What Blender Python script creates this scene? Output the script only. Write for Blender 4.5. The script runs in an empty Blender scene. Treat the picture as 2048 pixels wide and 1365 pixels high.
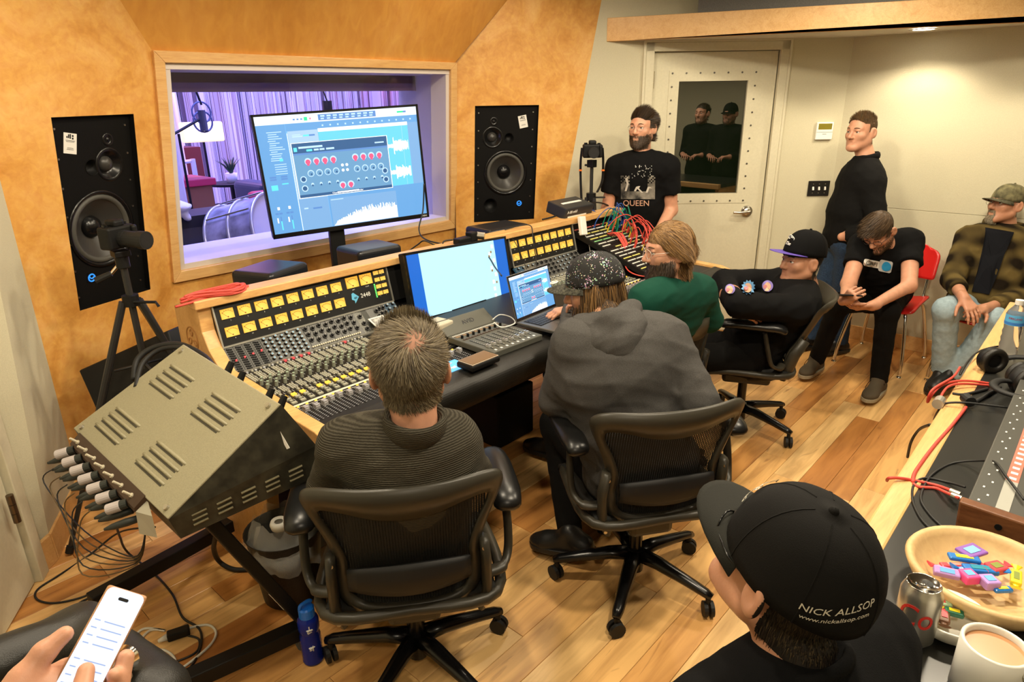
import bpy, math, random
import numpy as np
from mathutils import Matrix, Vector, Quaternion
random.seed(7); RNG=np.random.default_rng(7)
SC=bpy.context.scene; COL=SC.collection
PI=math.pi
# ------------------------------------------------------------------ camera
RC=np.array([[0.6691884826816548,0.26297098746771186,-0.6950057801173176],
[-0.7429502969606047,0.21846169120834305,-0.6326921413456469],
[-0.014547539048722868,0.9397450447991983,0.3415664208949392]])
CAMP=np.array([0.0,0.0,1.83]); FPX=1314.8423
cd=bpy.data.cameras.new('camera'); cam=bpy.data.objects.new('camera',cd); COL.objects.link(cam)
cd.sensor_width=36; cd.sensor_fit='HORIZONTAL'; cd.lens=FPX/2048*36; cd.clip_start=.02
m4=Matrix.Identity(4)
for i in range(3):
    for j in range(3): m4[i][j]=RC[i][j]
    m4[i][3]=CAMP[i]
cam.matrix_world=m4; SC.camera=cam
# ------------------------------------------------------------------ world, exposure
w=bpy.data.worlds.new('world'); SC.world=w; w.use_nodes=True
w.node_tree.nodes['Background'].inputs[0].default_value=(.9,.8,.65,1)
w.node_tree.nodes['Background'].inputs[1].default_value=0.05
SC.view_settings.view_transform='Standard'; SC.view_settings.look='None'
SC.view_settings.exposure=0.9; SC.view_settings.gamma=1; SC.view_settings.use_curve_mapping=False
# recessed lamps of the control room: x, y, z, watts, spot angle
LAMPS=[(1.0,1.75,2.9,62,168),(1.5,.3,2.9,80,168),(2.6,1.6,2.9,66,168),(2.9,.1,2.9,85,168),(4.1,1.0,2.75,50,168),
       (3.1,2.6,2.9,26,168),(.15,1.5,2.9,40,168),(-.3,-.6,2.9,45,168)]
SOFFIT=[(5.209,1.139,2.235,20,135),(5.25,.1,2.235,9,130)]
# ------------------------------------------------------------------ helpers
def V(*a): return np.array(a,float)
def nrm(v): v=np.asarray(v,float); return v/max(1e-9,np.linalg.norm(v))
def ray(x,y): return nrm(RC@np.array([x-1024,-(y-682.5),-FPX]))
def at(x,y,X=None,Y=None,z=None,n=None,d=None,depth=None):
    if depth is not None:
        return CAMP+RC@np.array([(x-1024)/FPX*depth,-(y-682.5)/FPX*depth,-depth])
    r=ray(x,y)
    if X is not None: t=X/r[0]
    elif Y is not None: t=Y/r[1]
    elif z is not None: t=(z-CAMP[2])/r[2]
    else: t=(d-np.dot(n,CAMP))/np.dot(n,r)
    return CAMP+t*r
def s2l(c):
    return tuple(((x/255)/12.92 if x/255<=.04045 else ((x/255+.055)/1.055)**2.4) for x in c)
MATS={}
def mat(name,col=(.5,.5,.5),rough=.6,metal=0,emit=None,es=1,spec=.5,noise=0,nscale=20,bump=0,bscale=80,alpha=1,trans=0,sss=0,sheen=0,coat=0,col2=None,stretch=None,rand=0,ior=1.45):
    if name in MATS: return MATS[name]
    m=bpy.data.materials.new(name); m.use_nodes=True; nt=m.node_tree; b=nt.nodes['Principled BSDF']
    I=b.inputs
    I['Base Color'].default_value=(*col,1); I['Roughness'].default_value=rough; I['Metallic'].default_value=metal
    I['Specular IOR Level'].default_value=spec; I['IOR'].default_value=ior
    if emit: I['Emission Color'].default_value=(*emit,1); I['Emission Strength'].default_value=es
    if alpha<1: I['Alpha'].default_value=alpha
    if trans: I['Transmission Weight'].default_value=trans
    if sss: I['Subsurface Weight'].default_value=sss; I['Subsurface Radius'].default_value=(.02,.008,.004); I['Subsurface Scale'].default_value=.3
    if sheen: I['Sheen Weight'].default_value=sheen; I['Sheen Roughness'].default_value=.5
    if coat: I['Coat Weight'].default_value=coat; I['Coat Roughness'].default_value=.15
    L=nt.links
    tc=mp=None
    def coord():
        nonlocal tc,mp
        if mp is None:
            tc=nt.nodes.new('ShaderNodeTexCoord'); mp=nt.nodes.new('ShaderNodeMapping')
            L.new(tc.outputs['Object'],mp.inputs[0])
            if stretch: mp.inputs['Scale'].default_value=stretch
        return mp.outputs[0]
    if noise or col2:
        n=nt.nodes.new('ShaderNodeTexNoise'); n.inputs['Scale'].default_value=nscale; n.inputs['Detail'].default_value=6
        L.new(coord(),n.inputs['Vector'])
        r=nt.nodes.new('ShaderNodeValToRGB'); r.color_ramp.elements[0].position=.35; r.color_ramp.elements[1].position=.68
        c2=col2 if col2 else tuple(min(1,c*(1+noise)) for c in col)
        c1=col if col2 else tuple(c*(1-noise) for c in col)
        r.color_ramp.elements[0].color=(*c1,1); r.color_ramp.elements[1].color=(*c2,1)
        L.new(n.outputs['Fac'],r.inputs[0]); L.new(r.outputs[0],I['Base Color'])
    if bump:
        n2=nt.nodes.new('ShaderNodeTexNoise'); n2.inputs['Scale'].default_value=bscale; n2.inputs['Detail'].default_value=4
        L.new(coord(),n2.inputs['Vector'])
        bp=nt.nodes.new('ShaderNodeBump'); bp.inputs['Strength'].default_value=bump; bp.inputs['Distance'].default_value=.01
        L.new(n2.outputs['Fac'],bp.inputs['Height']); L.new(bp.outputs[0],I['Normal'])
    MATS[name]=m; return m
def rotm(ax,ang): return Matrix.Rotation(ang,4,ax)
def frame(o,x,y,z):
    M=Matrix.Identity(4)
    for i in range(3): M[i][0]=x[i];M[i][1]=y[i];M[i][2]=z[i];M[i][3]=o[i]
    return M
def wmat(o):
    return (wmat(o.parent)@o.matrix_parent_inverse@o.matrix_basis) if o.parent else o.matrix_basis.copy()
class MB:
    def __init__(s,M=None): s.v=[];s.f=[];s.m=[];s.M=M if M is not None else Matrix.Identity(4)
    def add(s,vs,fs,mi=0):
        b=len(s.v); A=np.asarray(vs,float); Mn=np.array(s.M)
        A=A@Mn[:3,:3].T+Mn[:3,3]
        s.v+=A.tolist(); s.f+=[tuple(i+b for i in f) for f in fs]; s.m+=[mi]*len(fs); return s
    def box(s,c,sz,rot=None,mi=0):
        x,y,z=[q/2 for q in sz]
        vs=[(-x,-y,-z),(x,-y,-z),(x,y,-z),(-x,y,-z),(-x,-y,z),(x,-y,z),(x,y,z),(-x,y,z)]
        M=Matrix.Translation(Vector(c))@(rot if rot is not None else Matrix.Identity(4))
        vs=[tuple(M@Vector(v)) for v in vs]
        return s.add(vs,[(0,3,2,1),(4,5,6,7),(0,1,5,4),(1,2,6,5),(2,3,7,6),(3,0,4,7)],mi)
    def hexa(s,p,mi=0):   # 8 points bottom ring, top ring
        return s.add(p,[(0,3,2,1),(4,5,6,7),(0,1,5,4),(1,2,6,5),(2,3,7,6),(3,0,4,7)],mi)
    def cyl(s,a,b,r0,r1=None,n=12,mi=0,cap=True):
        r1=r0 if r1 is None else r1
        a=np.array(a,float);b=np.array(b,float);d=nrm(b-a)
        u=nrm(np.cross(d,(0,0,1) if abs(d[2])<.9 else (1,0,0)));w_=np.cross(d,u)
        vs=[]
        for p,r in ((a,r0),(b,r1)):
            for i in range(n):
                t=2*PI*i/n; vs.append(p+r*(math.cos(t)*u+math.sin(t)*w_))
        fs=[(i,(i+1)%n,n+(i+1)%n,n+i) for i in range(n)]
        if cap: fs+=[tuple(range(n-1,-1,-1)),tuple(range(n,2*n))]
        return s.add(vs,fs,mi)
    def tube(s,pts,r,n=6,closed=False,mi=0,flat=1.0):
        P=np.array(pts,float);k=len(P)
        rs=np.full(k,r,float) if np.isscalar(r) else np.array(r,float)
        T=np.gradient(P,axis=0) if not closed else np.roll(P,-1,0)-np.roll(P,1,0)
        T=T/np.maximum(1e-9,np.linalg.norm(T,axis=1))[:,None]
        u=nrm(np.cross(T[0],(0,0,1) if abs(T[0][2])<.9 else (1,0,0)));vs=[]
        for i in range(k):
            u=nrm(u-np.dot(u,T[i])*T[i]);w_=np.cross(T[i],u)
            for j in range(n):
                t=2*PI*j/n; vs.append(P[i]+rs[i]*(math.cos(t)*u+flat*math.sin(t)*w_))
        fs=[]
        for i in range(k if closed else k-1):
            i2=(i+1)%k
            for j in range(n): fs.append((i*n+j,i*n+(j+1)%n,i2*n+(j+1)%n,i2*n+j))
        if not closed: fs+=[tuple(range(n-1,-1,-1)),tuple((k-1)*n+j for j in range(n))]
        return s.add(vs,fs,mi)
    def lathe(s,prof,n=24,c=(0,0,0),mi=0,M=None):
        vs=[];k=len(prof)
        for r,z in prof:
            for i in range(n):
                t=2*PI*i/n; vs.append((c[0]+r*math.cos(t),c[1]+r*math.sin(t),c[2]+z))
        if M is not None: vs=[tuple(M@Vector(v)) for v in vs]
        fs=[(a*n+i,a*n+(i+1)%n,(a+1)*n+(i+1)%n,(a+1)*n+i) for a in range(k-1) for i in range(n)]
        return s.add(vs,fs,mi)
    def sheet(s,G,mi=0,closed=False):
        G=np.array(G,float);a,b=G.shape[:2]
        fs=[(i*b+j,i*b+(j+1)%b,(i+1)*b+(j+1)%b,(i+1)*b+j) for i in range(a-1) for j in range(b if closed else b-1)]
        return s.add(G.reshape(-1,3),fs,mi)
    def quad(s,a,b,c,d,mi=0): return s.add([a,b,c,d],[(0,1,2,3)],mi)
    def prism(s,poly,d,mi=0):   # poly 3D points, extrude by vector d
        n=len(poly);P=[np.array(p,float) for p in poly];Q=[p+np.array(d,float) for p in P]
        return s.add(P+Q,[tuple(range(n-1,-1,-1)),tuple(range(n,2*n))]+[(i,(i+1)%n,n+(i+1)%n,n+i) for i in range(n)],mi)
    def build(s,name,mats,parent=None,smooth=False,bevel=0,seg=2,solid=0,sub=0,world=False,loc=None,offset=-1):
        me=bpy.data.meshes.new(name); me.from_pydata(s.v,[],s.f)
        if not isinstance(mats,(list,tuple)): mats=[mats]
        for m in mats: me.materials.append(m)
        if len(mats)>1: me.polygons.foreach_set('material_index',s.m)
        if smooth: me.polygons.foreach_set('use_smooth',[True]*len(me.polygons))
        me.update()
        o=bpy.data.objects.new(name,me); COL.objects.link(o)
        if parent is not None:
            o.parent=parent
            if world: o.matrix_parent_inverse=wmat(parent).inverted()
        if loc is not None: o.location=loc
        if sub:
            q=o.modifiers.new('s','SUBSURF');q.levels=sub;q.render_levels=sub
        if solid:
            q=o.modifiers.new('t','SOLIDIFY');q.thickness=solid;q.offset=offset
        if bevel:
            q=o.modifiers.new('b','BEVEL');q.width=bevel;q.segments=seg;q.limit_method='ANGLE';q.angle_limit=.6;q.harden_normals=False
        return o
def tag(o,label=None,cat=None,group=None,kind=None):
    if label:o['label']=label
    if cat:o['category']=cat
    if group:o['group']=group
    if kind:o['kind']=kind
    return o
def thing(name,label,cat,loc=(0,0,0),rz=0,group=None,M=None):
    o=bpy.data.objects.new(name,None); COL.objects.link(o); o.empty_display_size=.05
    if M is not None: o.matrix_basis=M
    else: o.location=loc; o.rotation_euler=(0,0,rz)
    return tag(o,label,cat,group)
def copy_tree(o,parent=None):
    c=o.copy(); COL.objects.link(c)
    if parent is not None: c.parent=parent
    for ch in o.children: copy_tree(ch,c)
    return c
def spline(pts,n=8,closed=False):
    P=np.array(pts,float);k=len(P);out=[]
    for i in range(k if closed else k-1):
        if closed: a,b,c,d=P[(i-1)%k],P[i],P[(i+1)%k],P[(i+2)%k]
        else: a,b,c,d=P[max(i-1,0)],P[i],P[i+1],P[min(i+2,k-1)]
        for j in range(n):
            t=j/n; out.append(.5*((2*b)+(c-a)*t+(2*a-5*b+4*c-d)*t*t+(3*b-a-3*c+d)*t**3))
    if not closed: out.append(P[-1])
    return np.array(out)
def text_geo(s,size=.1,extrude=.0,align='CENTER',res=3,shear=0):
    cu=bpy.data.curves.new('txt','FONT'); cu.body=s; cu.size=size; cu.extrude=extrude; cu.align_x=align; cu.align_y='CENTER'; cu.resolution_u=res; cu.shear=shear
    o=bpy.data.objects.new('txt',cu); COL.objects.link(o)
    dg=bpy.context.evaluated_depsgraph_get(); me=o.evaluated_get(dg).to_mesh()
    v=np.array([tuple(q.co) for q in me.vertices]); f=[tuple(p.vertices) for p in me.polygons]
    o.evaluated_get(dg).to_mesh_clear(); bpy.data.objects.remove(o); bpy.data.curves.remove(cu)
    return v,f
def put_text(s,size,M,name,material,parent,extrude=.0006,align='CENTER',sx=1,world=True,bend=None,shear=0):
    v,f=text_geo(s,size,extrude,align,shear=shear); v[:,0]*=sx
    if bend: v=bend(v)
    mb=MB(M); mb.add(v,f); return mb.build(name,material,parent,world=world)
# ------------------------------------------------------------------ signed distance modelling
class SDF:
    def __init__(s): s.p=[]
    def cone(s,a,b,r0,r1=None,k=.02,flat=False,sub=False):
        s.p.append(('c',V(*a),V(*b),r0,r0 if r1 is None else r1,k,flat,sub)); return s
    def ell(s,c,r,k=.02,R=None,sub=False):
        s.p.append(('e',V(*c),V(*r),None if R is None else np.array(R,float),None,k,False,sub)); return s
    def eval(s,P,D=None):     # P: (...,3)
        out=np.full(P.shape[:-1],1.0)
        for q in s.p: out=s._comb(out,s._d(q,P),q)
        return out
    def _d(s,q,P):
        if q[0]=='c':
            a,b,r0,r1=q[1:5];ab=b-a;L=max(1e-9,ab@ab)
            t=((P-a)@ab)/L; tc=np.clip(t,0,1)
            d=np.sqrt(((P-a-tc[...,None]*ab)**2).sum(-1))-(r0+(r1-r0)*tc)
            if q[6]: d=np.maximum(d,(t-1)*math.sqrt(L))
            return d
        c,r,R=q[1:4];X=P-c
        if R is not None: X=X@R
        k0=np.sqrt(((X/r)**2).sum(-1)); k1=np.sqrt(((X/(r*r))**2).sum(-1))
        return k0*(k0-1)/np.maximum(k1,1e-6)
    def _comb(s,A,d,q):
        k=q[5]
        if q[7]:
            d=-d; h=np.maximum(k-np.abs(A-d),0)/k; return np.maximum(A,d)+h*h*k/4
        h=np.maximum(k-np.abs(A-d),0)/k; return np.minimum(A,d)-h*h*k/4
    def bounds(s,pad):
        lo=np.full(3,1e9);hi=-lo
        for q in s.p:
            if q[7]: continue
            if q[0]=='c': r=max(q[3],q[4]);l=np.minimum(q[1],q[2])-r;h=np.maximum(q[1],q[2])+r
            else: r=max(q[2]);l=q[1]-r;h=q[1]+r
            lo=np.minimum(lo,l);hi=np.maximum(hi,h)
        return lo-pad,hi+pad
    def mesh(s,h,mod=None,clip=None):
        lo,hi=s.bounds(3*h+.004); n=np.ceil((hi-lo)/h).astype(int)+1
        ax=[lo[i]+h*np.arange(n[i]) for i in range(3)]
        D=np.full(n,.2)
        for q in s.p:
            k=q[5]; pad=k+2.5*h
            if q[0]=='c': r=max(q[3],q[4]);l=np.minimum(q[1],q[2])-r-pad;u=np.maximum(q[1],q[2])+r+pad
            else: r=max(q[2]);l=q[1]-r-pad;u=q[1]+r+pad
            i0=np.maximum(0,np.floor((l-lo)/h).astype(int));i1=np.minimum(n,np.ceil((u-lo)/h).astype(int)+1)
            if (i1<=i0).any(): continue
            P=np.stack(np.meshgrid(*[ax[i][i0[i]:i1[i]] for i in range(3)],indexing='ij'),-1)
            sl=tuple(slice(i0[i],i1[i]) for i in range(3))
            D[sl]=s._comb(D[sl],s._d(q,P),q)
        if mod is not None or clip is not None:
            band=np.abs(D)<.05
            idx=np.argwhere(band); P=lo+idx*h
            d=D[band]
            if mod is not None: d=d+mod(P)
            if clip is not None: d=np.maximum(d,clip(P))
            D[band]=d
            if clip is not None:
                ins=np.argwhere(D<=-.05); P=lo+ins*h
                D[tuple(ins.T)]=np.maximum(D[tuple(ins.T)],clip(P))
        return snet(D,lo,h)
def snet(D,o,h):
    S=D<0; n=np.array(D.shape)
    c=[(0,0,0),(1,0,0),(0,1,0),(1,1,0),(0,0,1),(1,0,1),(0,1,1),(1,1,1)]
    def sh(A,q): return A[q[0]:n[0]-1+q[0],q[1]:n[1]-1+q[1],q[2]:n[2]-1+q[2]]
    cnt=sum(sh(S,q).astype(np.int8) for q in c)
    act=(cnt>0)&(cnt<8); idx=np.argwhere(act)
    if len(idx)==0: return np.zeros((0,3)),np.zeros((0,4),int)
    ids=np.full(act.shape,-1,np.int32); ids[act]=np.arange(len(idx))
    cv=[D[tuple((idx+q).T)] for q in c]
    pos=np.zeros((len(idx),3));num=np.zeros(len(idx))
    for a in range(8):
        for ax in range(3):
            if c[a][ax]: continue
            q=list(c[a]);q[ax]=1;b=c.index(tuple(q))
            m=(cv[a]<0)!=(cv[b]<0)
            t=np.where(m,cv[a]/np.where(m,cv[a]-cv[b],1),0)
            p=np.tile(np.array(c[a],float),(len(idx),1));p[:,ax]+=t
            pos[m]+=p[m];num[m]+=1
    vs=o+(idx+pos/num[:,None])*h
    fs=[]
    for ax in range(3):
        sl0=[slice(None)]*3;sl1=[slice(None)]*3;sl0[ax]=slice(0,n[ax]-1);sl1[ax]=slice(1,n[ax])
        A=S[tuple(sl0)];B=S[tuple(sl1)];e=np.argwhere(A!=B)
        u,v=[(1,2),(2,0),(0,1)][ax]
        e=e[(e[:,u]>0)&(e[:,v]>0)&(e[:,u]<n[u]-1)&(e[:,v]<n[v]-1)]
        if len(e)==0: continue
        flip=~A[tuple(e.T)]
        def g(du,dv):
            q=e.copy();q[:,u]+=du;q[:,v]+=dv;return ids[tuple(q.T)]
        F=np.stack([g(-1,-1),g(0,-1),g(0,0),g(-1,0)],1)
        F[flip]=F[flip][:,::-1]
        fs.append(F)
    return vs,np.concatenate(fs)
def npmesh(name,vs,fs,mats,parent=None,world=True,smooth=True,mi=None):
    me=bpy.data.meshes.new(name); vs=np.asarray(vs,np.float32); fs=np.asarray(fs)
    k=fs.shape[1]
    me.vertices.add(len(vs)); me.vertices.foreach_set('co',vs.ravel())
    me.loops.add(fs.size); me.loops.foreach_set('vertex_index',fs.ravel().astype(np.int32))
    me.polygons.add(len(fs)); me.polygons.foreach_set('loop_start',np.arange(0,fs.size,k,dtype=np.int32))
    try: me.polygons.foreach_set('loop_total',np.full(len(fs),k,np.int32))
    except Exception: pass
    if not isinstance(mats,(list,tuple)): mats=[mats]
    for m in mats: me.materials.append(m)
    if mi is not None: me.polygons.foreach_set('material_index',np.asarray(mi,np.int32))
    me.polygons.foreach_set('use_smooth',np.full(len(fs),smooth))
    me.update(calc_edges=True); me.validate()
    o=bpy.data.objects.new(name,me); COL.objects.link(o)
    if parent is not None:
        o.parent=parent
        if world: o.matrix_parent_inverse=wmat(parent).inverted()
    return o
# ------------------------------------------------------------------ surface materials
from mathutils.geometry import tessellate_polygon
def burl(name,c1,c2,c3,sc=3.0,rough=.38,bump=.06,grain=None):
    m=bpy.data.materials.new(name); m.use_nodes=True; nt=m.node_tree;b=nt.nodes['Principled BSDF'];L=nt.links
    tc=nt.nodes.new('ShaderNodeTexCoord');mp=nt.nodes.new('ShaderNodeMapping');L.new(tc.outputs['Object'],mp.inputs[0])
    if grain: mp.inputs['Scale'].default_value=grain
    n=nt.nodes.new('ShaderNodeTexNoise');n.inputs['Scale'].default_value=sc;n.inputs['Detail'].default_value=8;n.inputs['Distortion'].default_value=1.2;n.inputs['Roughness'].default_value=.62
    L.new(mp.outputs[0],n.inputs['Vector'])
    r=nt.nodes.new('ShaderNodeValToRGB');e=r.color_ramp.elements;e[0].position=.32;e[0].color=(*c1,1);e[1].position=.7;e[1].color=(*c3,1)
    k=e.new(.5);k.color=(*c2,1)
    L.new(n.outputs['Fac'],r.inputs[0])
    n3=nt.nodes.new('ShaderNodeTexNoise');n3.inputs['Scale'].default_value=sc*9;n3.inputs['Detail'].default_value=3;n3.inputs['Distortion'].default_value=.7
    L.new(mp.outputs[0],n3.inputs['Vector'])
    mx=nt.nodes.new('ShaderNodeMixRGB');mx.blend_type='OVERLAY';mx.inputs[0].default_value=.28
    L.new(r.outputs[0],mx.inputs[1]);L.new(n3.outputs['Fac'],mx.inputs[2])
    L.new(mx.outputs[0],b.inputs['Base Color']);b.inputs['Roughness'].default_value=rough
    bp=nt.nodes.new('ShaderNodeBump');bp.inputs['Strength'].default_value=bump;bp.inputs['Distance'].default_value=.01
    L.new(n3.outputs['Fac'],bp.inputs['Height']);L.new(bp.outputs[0],b.inputs['Normal'])
    MATS[name]=m; return m
BURL=burl('burl_maple',(.56,.245,.045),(.68,.345,.085),(.76,.43,.14),3.2,.38,.09)
BURLD=burl('overhang_maple',(.58,.255,.045),(.64,.30,.06),(.69,.345,.085),2.0,.42,.03,(1,1,.25))
TRIM=burl('trim_maple',(.60,.33,.11),(.66,.385,.145),(.70,.43,.175),4,.4,.02,(.4,4,4))
CONW=burl('console_maple',(.62,.33,.11),(.69,.39,.14),(.74,.44,.18),3,.35,.02,(1,4,4))
WALL=mat('wall_fabric',(.57,.53,.38),.95,bump=.25,bscale=420,noise=.05,nscale=260)
WALLR=mat('wall_panel_fabric',(.57,.53,.38),.95,bump=.25,bscale=420,noise=.06,nscale=260)
DOORP=mat('door_paint',(.60,.56,.41),.5,noise=.03,nscale=60)
CEIL=mat('ceiling_paint',(.62,.58,.48),.9)
DGREY=mat('grey_fabric',(.14,.135,.125),.95,bump=.2,bscale=400,noise=.15,nscale=200)
BLACKM=mat('black_paint',(.006,.006,.006),.5,spec=.3)
BLACKG=mat('black_gloss',(.005,.005,.0055),.25)
RUB=mat('black_rubber',(.007,.007,.007),.6)
STEEL=mat('brushed_steel',(.55,.52,.46),.3,1)
CHROME=mat('chrome',(.8,.78,.74),.12,1)
WHITE=mat('white_plastic',(.8,.78,.72),.4)
def planks_mat():
    m=bpy.data.materials.new('maple_floor_plank'); m.use_nodes=True; nt=m.node_tree;b=nt.nodes['Principled BSDF'];L=nt.links
    oi=nt.nodes.new('ShaderNodeObjectInfo');tc=nt.nodes.new('ShaderNodeTexCoord')
    ad=nt.nodes.new('ShaderNodeVectorMath');ad.operation='ADD'
    ml=nt.nodes.new('ShaderNodeVectorMath');ml.operation='SCALE';ml.inputs['Scale'].default_value=40
    cb=nt.nodes.new('ShaderNodeCombineXYZ');L.new(oi.outputs['Random'],cb.inputs[0]);L.new(oi.outputs['Random'],cb.inputs[1])
    L.new(cb.outputs[0],ml.inputs[0]);L.new(tc.outputs['Object'],ad.inputs[0]);L.new(ml.outputs[0],ad.inputs[1])
    mp=nt.nodes.new('ShaderNodeMapping');mp.inputs['Scale'].default_value=(1.6,14,1);L.new(ad.outputs[0],mp.inputs[0])
    r=nt.nodes.new('ShaderNodeValToRGB');e=r.color_ramp.elements
    cols=[(.0,(.42,.175,.045)),(.12,(.56,.265,.075)),(.3,(.68,.365,.125)),(.6,(.76,.45,.165)),(1,(.80,.54,.24))]
    e[0].position=0;e[0].color=(*cols[0][1],1);e[1].position=1;e[1].color=(*cols[-1][1],1)
    for p,c in cols[1:-1]: q=e.new(p);q.color=(*c,1)
    L.new(oi.outputs['Random'],r.inputs[0])
    n=nt.nodes.new('ShaderNodeTexNoise');n.inputs['Scale'].default_value=1.4;n.inputs['Detail'].default_value=6;n.inputs['Distortion'].default_value=.8
    L.new(mp.outputs[0],n.inputs['Vector'])
    g=nt.nodes.new('ShaderNodeValToRGB');g.color_ramp.elements[0].position=.3;g.color_ramp.elements[0].color=(.50,.36,.24,1);g.color_ramp.elements[1].position=.6;g.color_ramp.elements[1].color=(1.08,1.05,1.0,1)
    L.new(n.outputs['Fac'],g.inputs[0])
    mu=nt.nodes.new('ShaderNodeMixRGB');mu.blend_type='MULTIPLY';mu.inputs[0].default_value=.6;L.new(r.outputs[0],mu.inputs[1]);L.new(g.outputs[0],mu.inputs[2])
    # sparse dark heartwood streaks
    mp2=nt.nodes.new('ShaderNodeMapping');mp2.inputs['Scale'].default_value=(1.1,7,1);L.new(ad.outputs[0],mp2.inputs[0])
    n2=nt.nodes.new('ShaderNodeTexNoise');n2.inputs['Scale'].default_value=2.3;n2.inputs['Detail'].default_value=7;n2.inputs['Distortion'].default_value=1.5;L.new(mp2.outputs[0],n2.inputs['Vector'])
    g2=nt.nodes.new('ShaderNodeValToRGB');g2.color_ramp.elements[0].position=.62;g2.color_ramp.elements[0].color=(0,0,0,1);g2.color_ramp.elements[1].position=.74;g2.color_ramp.elements[1].color=(1,1,1,1)
    L.new(n2.outputs['Fac'],g2.inputs[0])
    m2=nt.nodes.new('ShaderNodeMixRGB');m2.inputs[2].default_value=(.20,.065,.018,1)
    sc=nt.nodes.new('ShaderNodeMath');sc.operation='MULTIPLY';sc.inputs[1].default_value=.75;L.new(g2.outputs[0],sc.inputs[0]);L.new(sc.outputs[0],m2.inputs[0])
    L.new(mu.outputs[0],m2.inputs[1]);L.new(m2.outputs[0],b.inputs['Base Color'])
    b.inputs['Roughness'].default_value=.33
    return m
PLANK=planks_mat()
# ------------------------------------------------------------------ floor
fl=MB();fl.box((2.3,.85,-.06),(8,6.6,.06)); FLOOR=tag(fl.build('floor',mat('subfloor',(.10,.05,.02),.8)),'blond maple strip floor with mixed warm boards','floor',kind='structure')
PW=.125; shared={}
rr=random.Random(3)
def inview(x0,x1,y):
    for t in (0,.25,.5,.75,1):
        q=RC.T@(V(x0+(x1-x0)*t,y,0)-CAMP)
        if q[2]<-.3:
            px=1024+FPX*q[0]/-q[2];py=682.5-FPX*q[1]/-q[2]
            if -250<px<2300 and py<1650: return True
    return False
y=-.75; row=0
while y<3.95:
    x=-1.2+rr.uniform(0,1.2)-1.2
    while x<5.7:
        L_=rr.choice((.75,.95,1.15,1.35,1.6,1.9)); 
        if inview(x,x+L_,y+.06):
            if L_ not in shared:
                q=MB();q.box((L_/2,PW/2,-.015),(L_-.0016,PW-.0014,.03));o=q.build('plank',PLANK,FLOOR,bevel=.0012,seg=1);shared[L_]=o.data
            else:
                o=bpy.data.objects.new('plank',shared[L_]);COL.objects.link(o);o.parent=FLOOR
                bv=o.modifiers.new('b','BEVEL');bv.width=.0012;bv.segments=1
            o.location=(x,y,0)
        x+=L_
    y+=PW;row+=1
# ------------------------------------------------------------------ wall planes
DN=V(.743,.669,0)/math.hypot(.743,.669);DD=5.21/math.hypot(.743,.669);DU=V(DN[1],-DN[0],0)
def ondoor(x,y): return at(x,y,n=DN,d=DD)
ZC=2.95
TL=at(303,100,Y=3.58);TR=at(910,125,Y=3.58);BR=at(910,455,Y=3.72);BL=at(345,565,Y=3.72)
iTL=at(327,125,Y=3.583);iTR=at(898,139,Y=3.585);iBR=at(898,440,Y=3.718);iBL=at(359,541,Y=3.718)
def plane3(a,b,c):
    n=nrm(np.cross(b-a,c-a)); 
    if n@ (CAMP-a)<0: n=-n
    return n,n@a
Lpt=at(70,600,Y=3.36); LN,LD=plane3(BL,TL,Lpt)
Ra=ondoor(1128,405);Rb=ondoor(1203,0);RN,RD=plane3((BR+TR)/2,Ra,Rb)
def onL(x,y): return at(x,y,n=LN,d=LD)
def onR(x,y): return at(x,y,n=RN,d=RD)
def pframe(o,u,n): # u right, v up, n toward room
    n=nrm(n);u=nrm(u-np.dot(u,n)*n);v=np.cross(n,u); return frame(o,u,v,n)
def to2(M,p): q=M.inverted()@Vector(p); return (q.x,q.y)
def plate(mb,M,outer,holes,mi=0,depth=0):
    """flat plate with holes in plane frame M (2D points)."""
    polys=[outer]+holes; flat=[p for q in polys for p in q]
    tri=tessellate_polygon([[Vector((*p,0)) for p in q] for q in polys])
    vs=[tuple(M@Vector((*p,0))) for p in flat]
    mb.add(vs,[tuple(t) for t in tri],mi)
    if depth:
        b=0
        for q in polys:
            n=len(q);A=[tuple(M@Vector((*p,0))) for p in q];B=[tuple(M@Vector((*p,-depth))) for p in q]
            mb.add(A+B,[(i,(i+1)%n,n+(i+1)%n,n+i) for i in range(n)],mi)
def circ(c,r,n=32): return [(c[0]+r*math.cos(2*PI*i/n),c[1]+r*math.sin(2*PI*i/n)) for i in range(n)]
def ext(p,q,z): # point on line p->q at height z
    t=(z-p[2])/(q[2]-p[2]); return p+(q-p)*t
cL=onL(240,0);cR=onR(1015,0); cLt=ext(TL,cL,3.4);cRt=ext(TR,cR,3.4)
# centre panel with window opening
Mc=pframe((BL+BR+TL+TR)/4,BR-BL,np.cross(BR-BL,TL-BL)*(1 if np.cross(BR-BL,TL-BL)@(CAMP-BL)>0 else -1))
fwc=MB(); fb=lambda p,q:ext(p,q,-.02)
plate(fwc,Mc,[to2(Mc,fb(TL,BL)),to2(Mc,fb(TR,BR)),to2(Mc,TR),to2(Mc,TL)],[[to2(Mc,p) for p in (iBL,iBR,iTR,iTL)]])
tag(fwc.build('wall_front',BURL),'orange birdseye maple wall around the studio window','wall',kind='structure')
# overhang above window
ov=MB();ov.quad(TL,TR,cRt,cLt);tag(ov.build('wall_front_overhang',BURLD),'maple panel leaning out above the studio window','wall',kind='structure')
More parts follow.
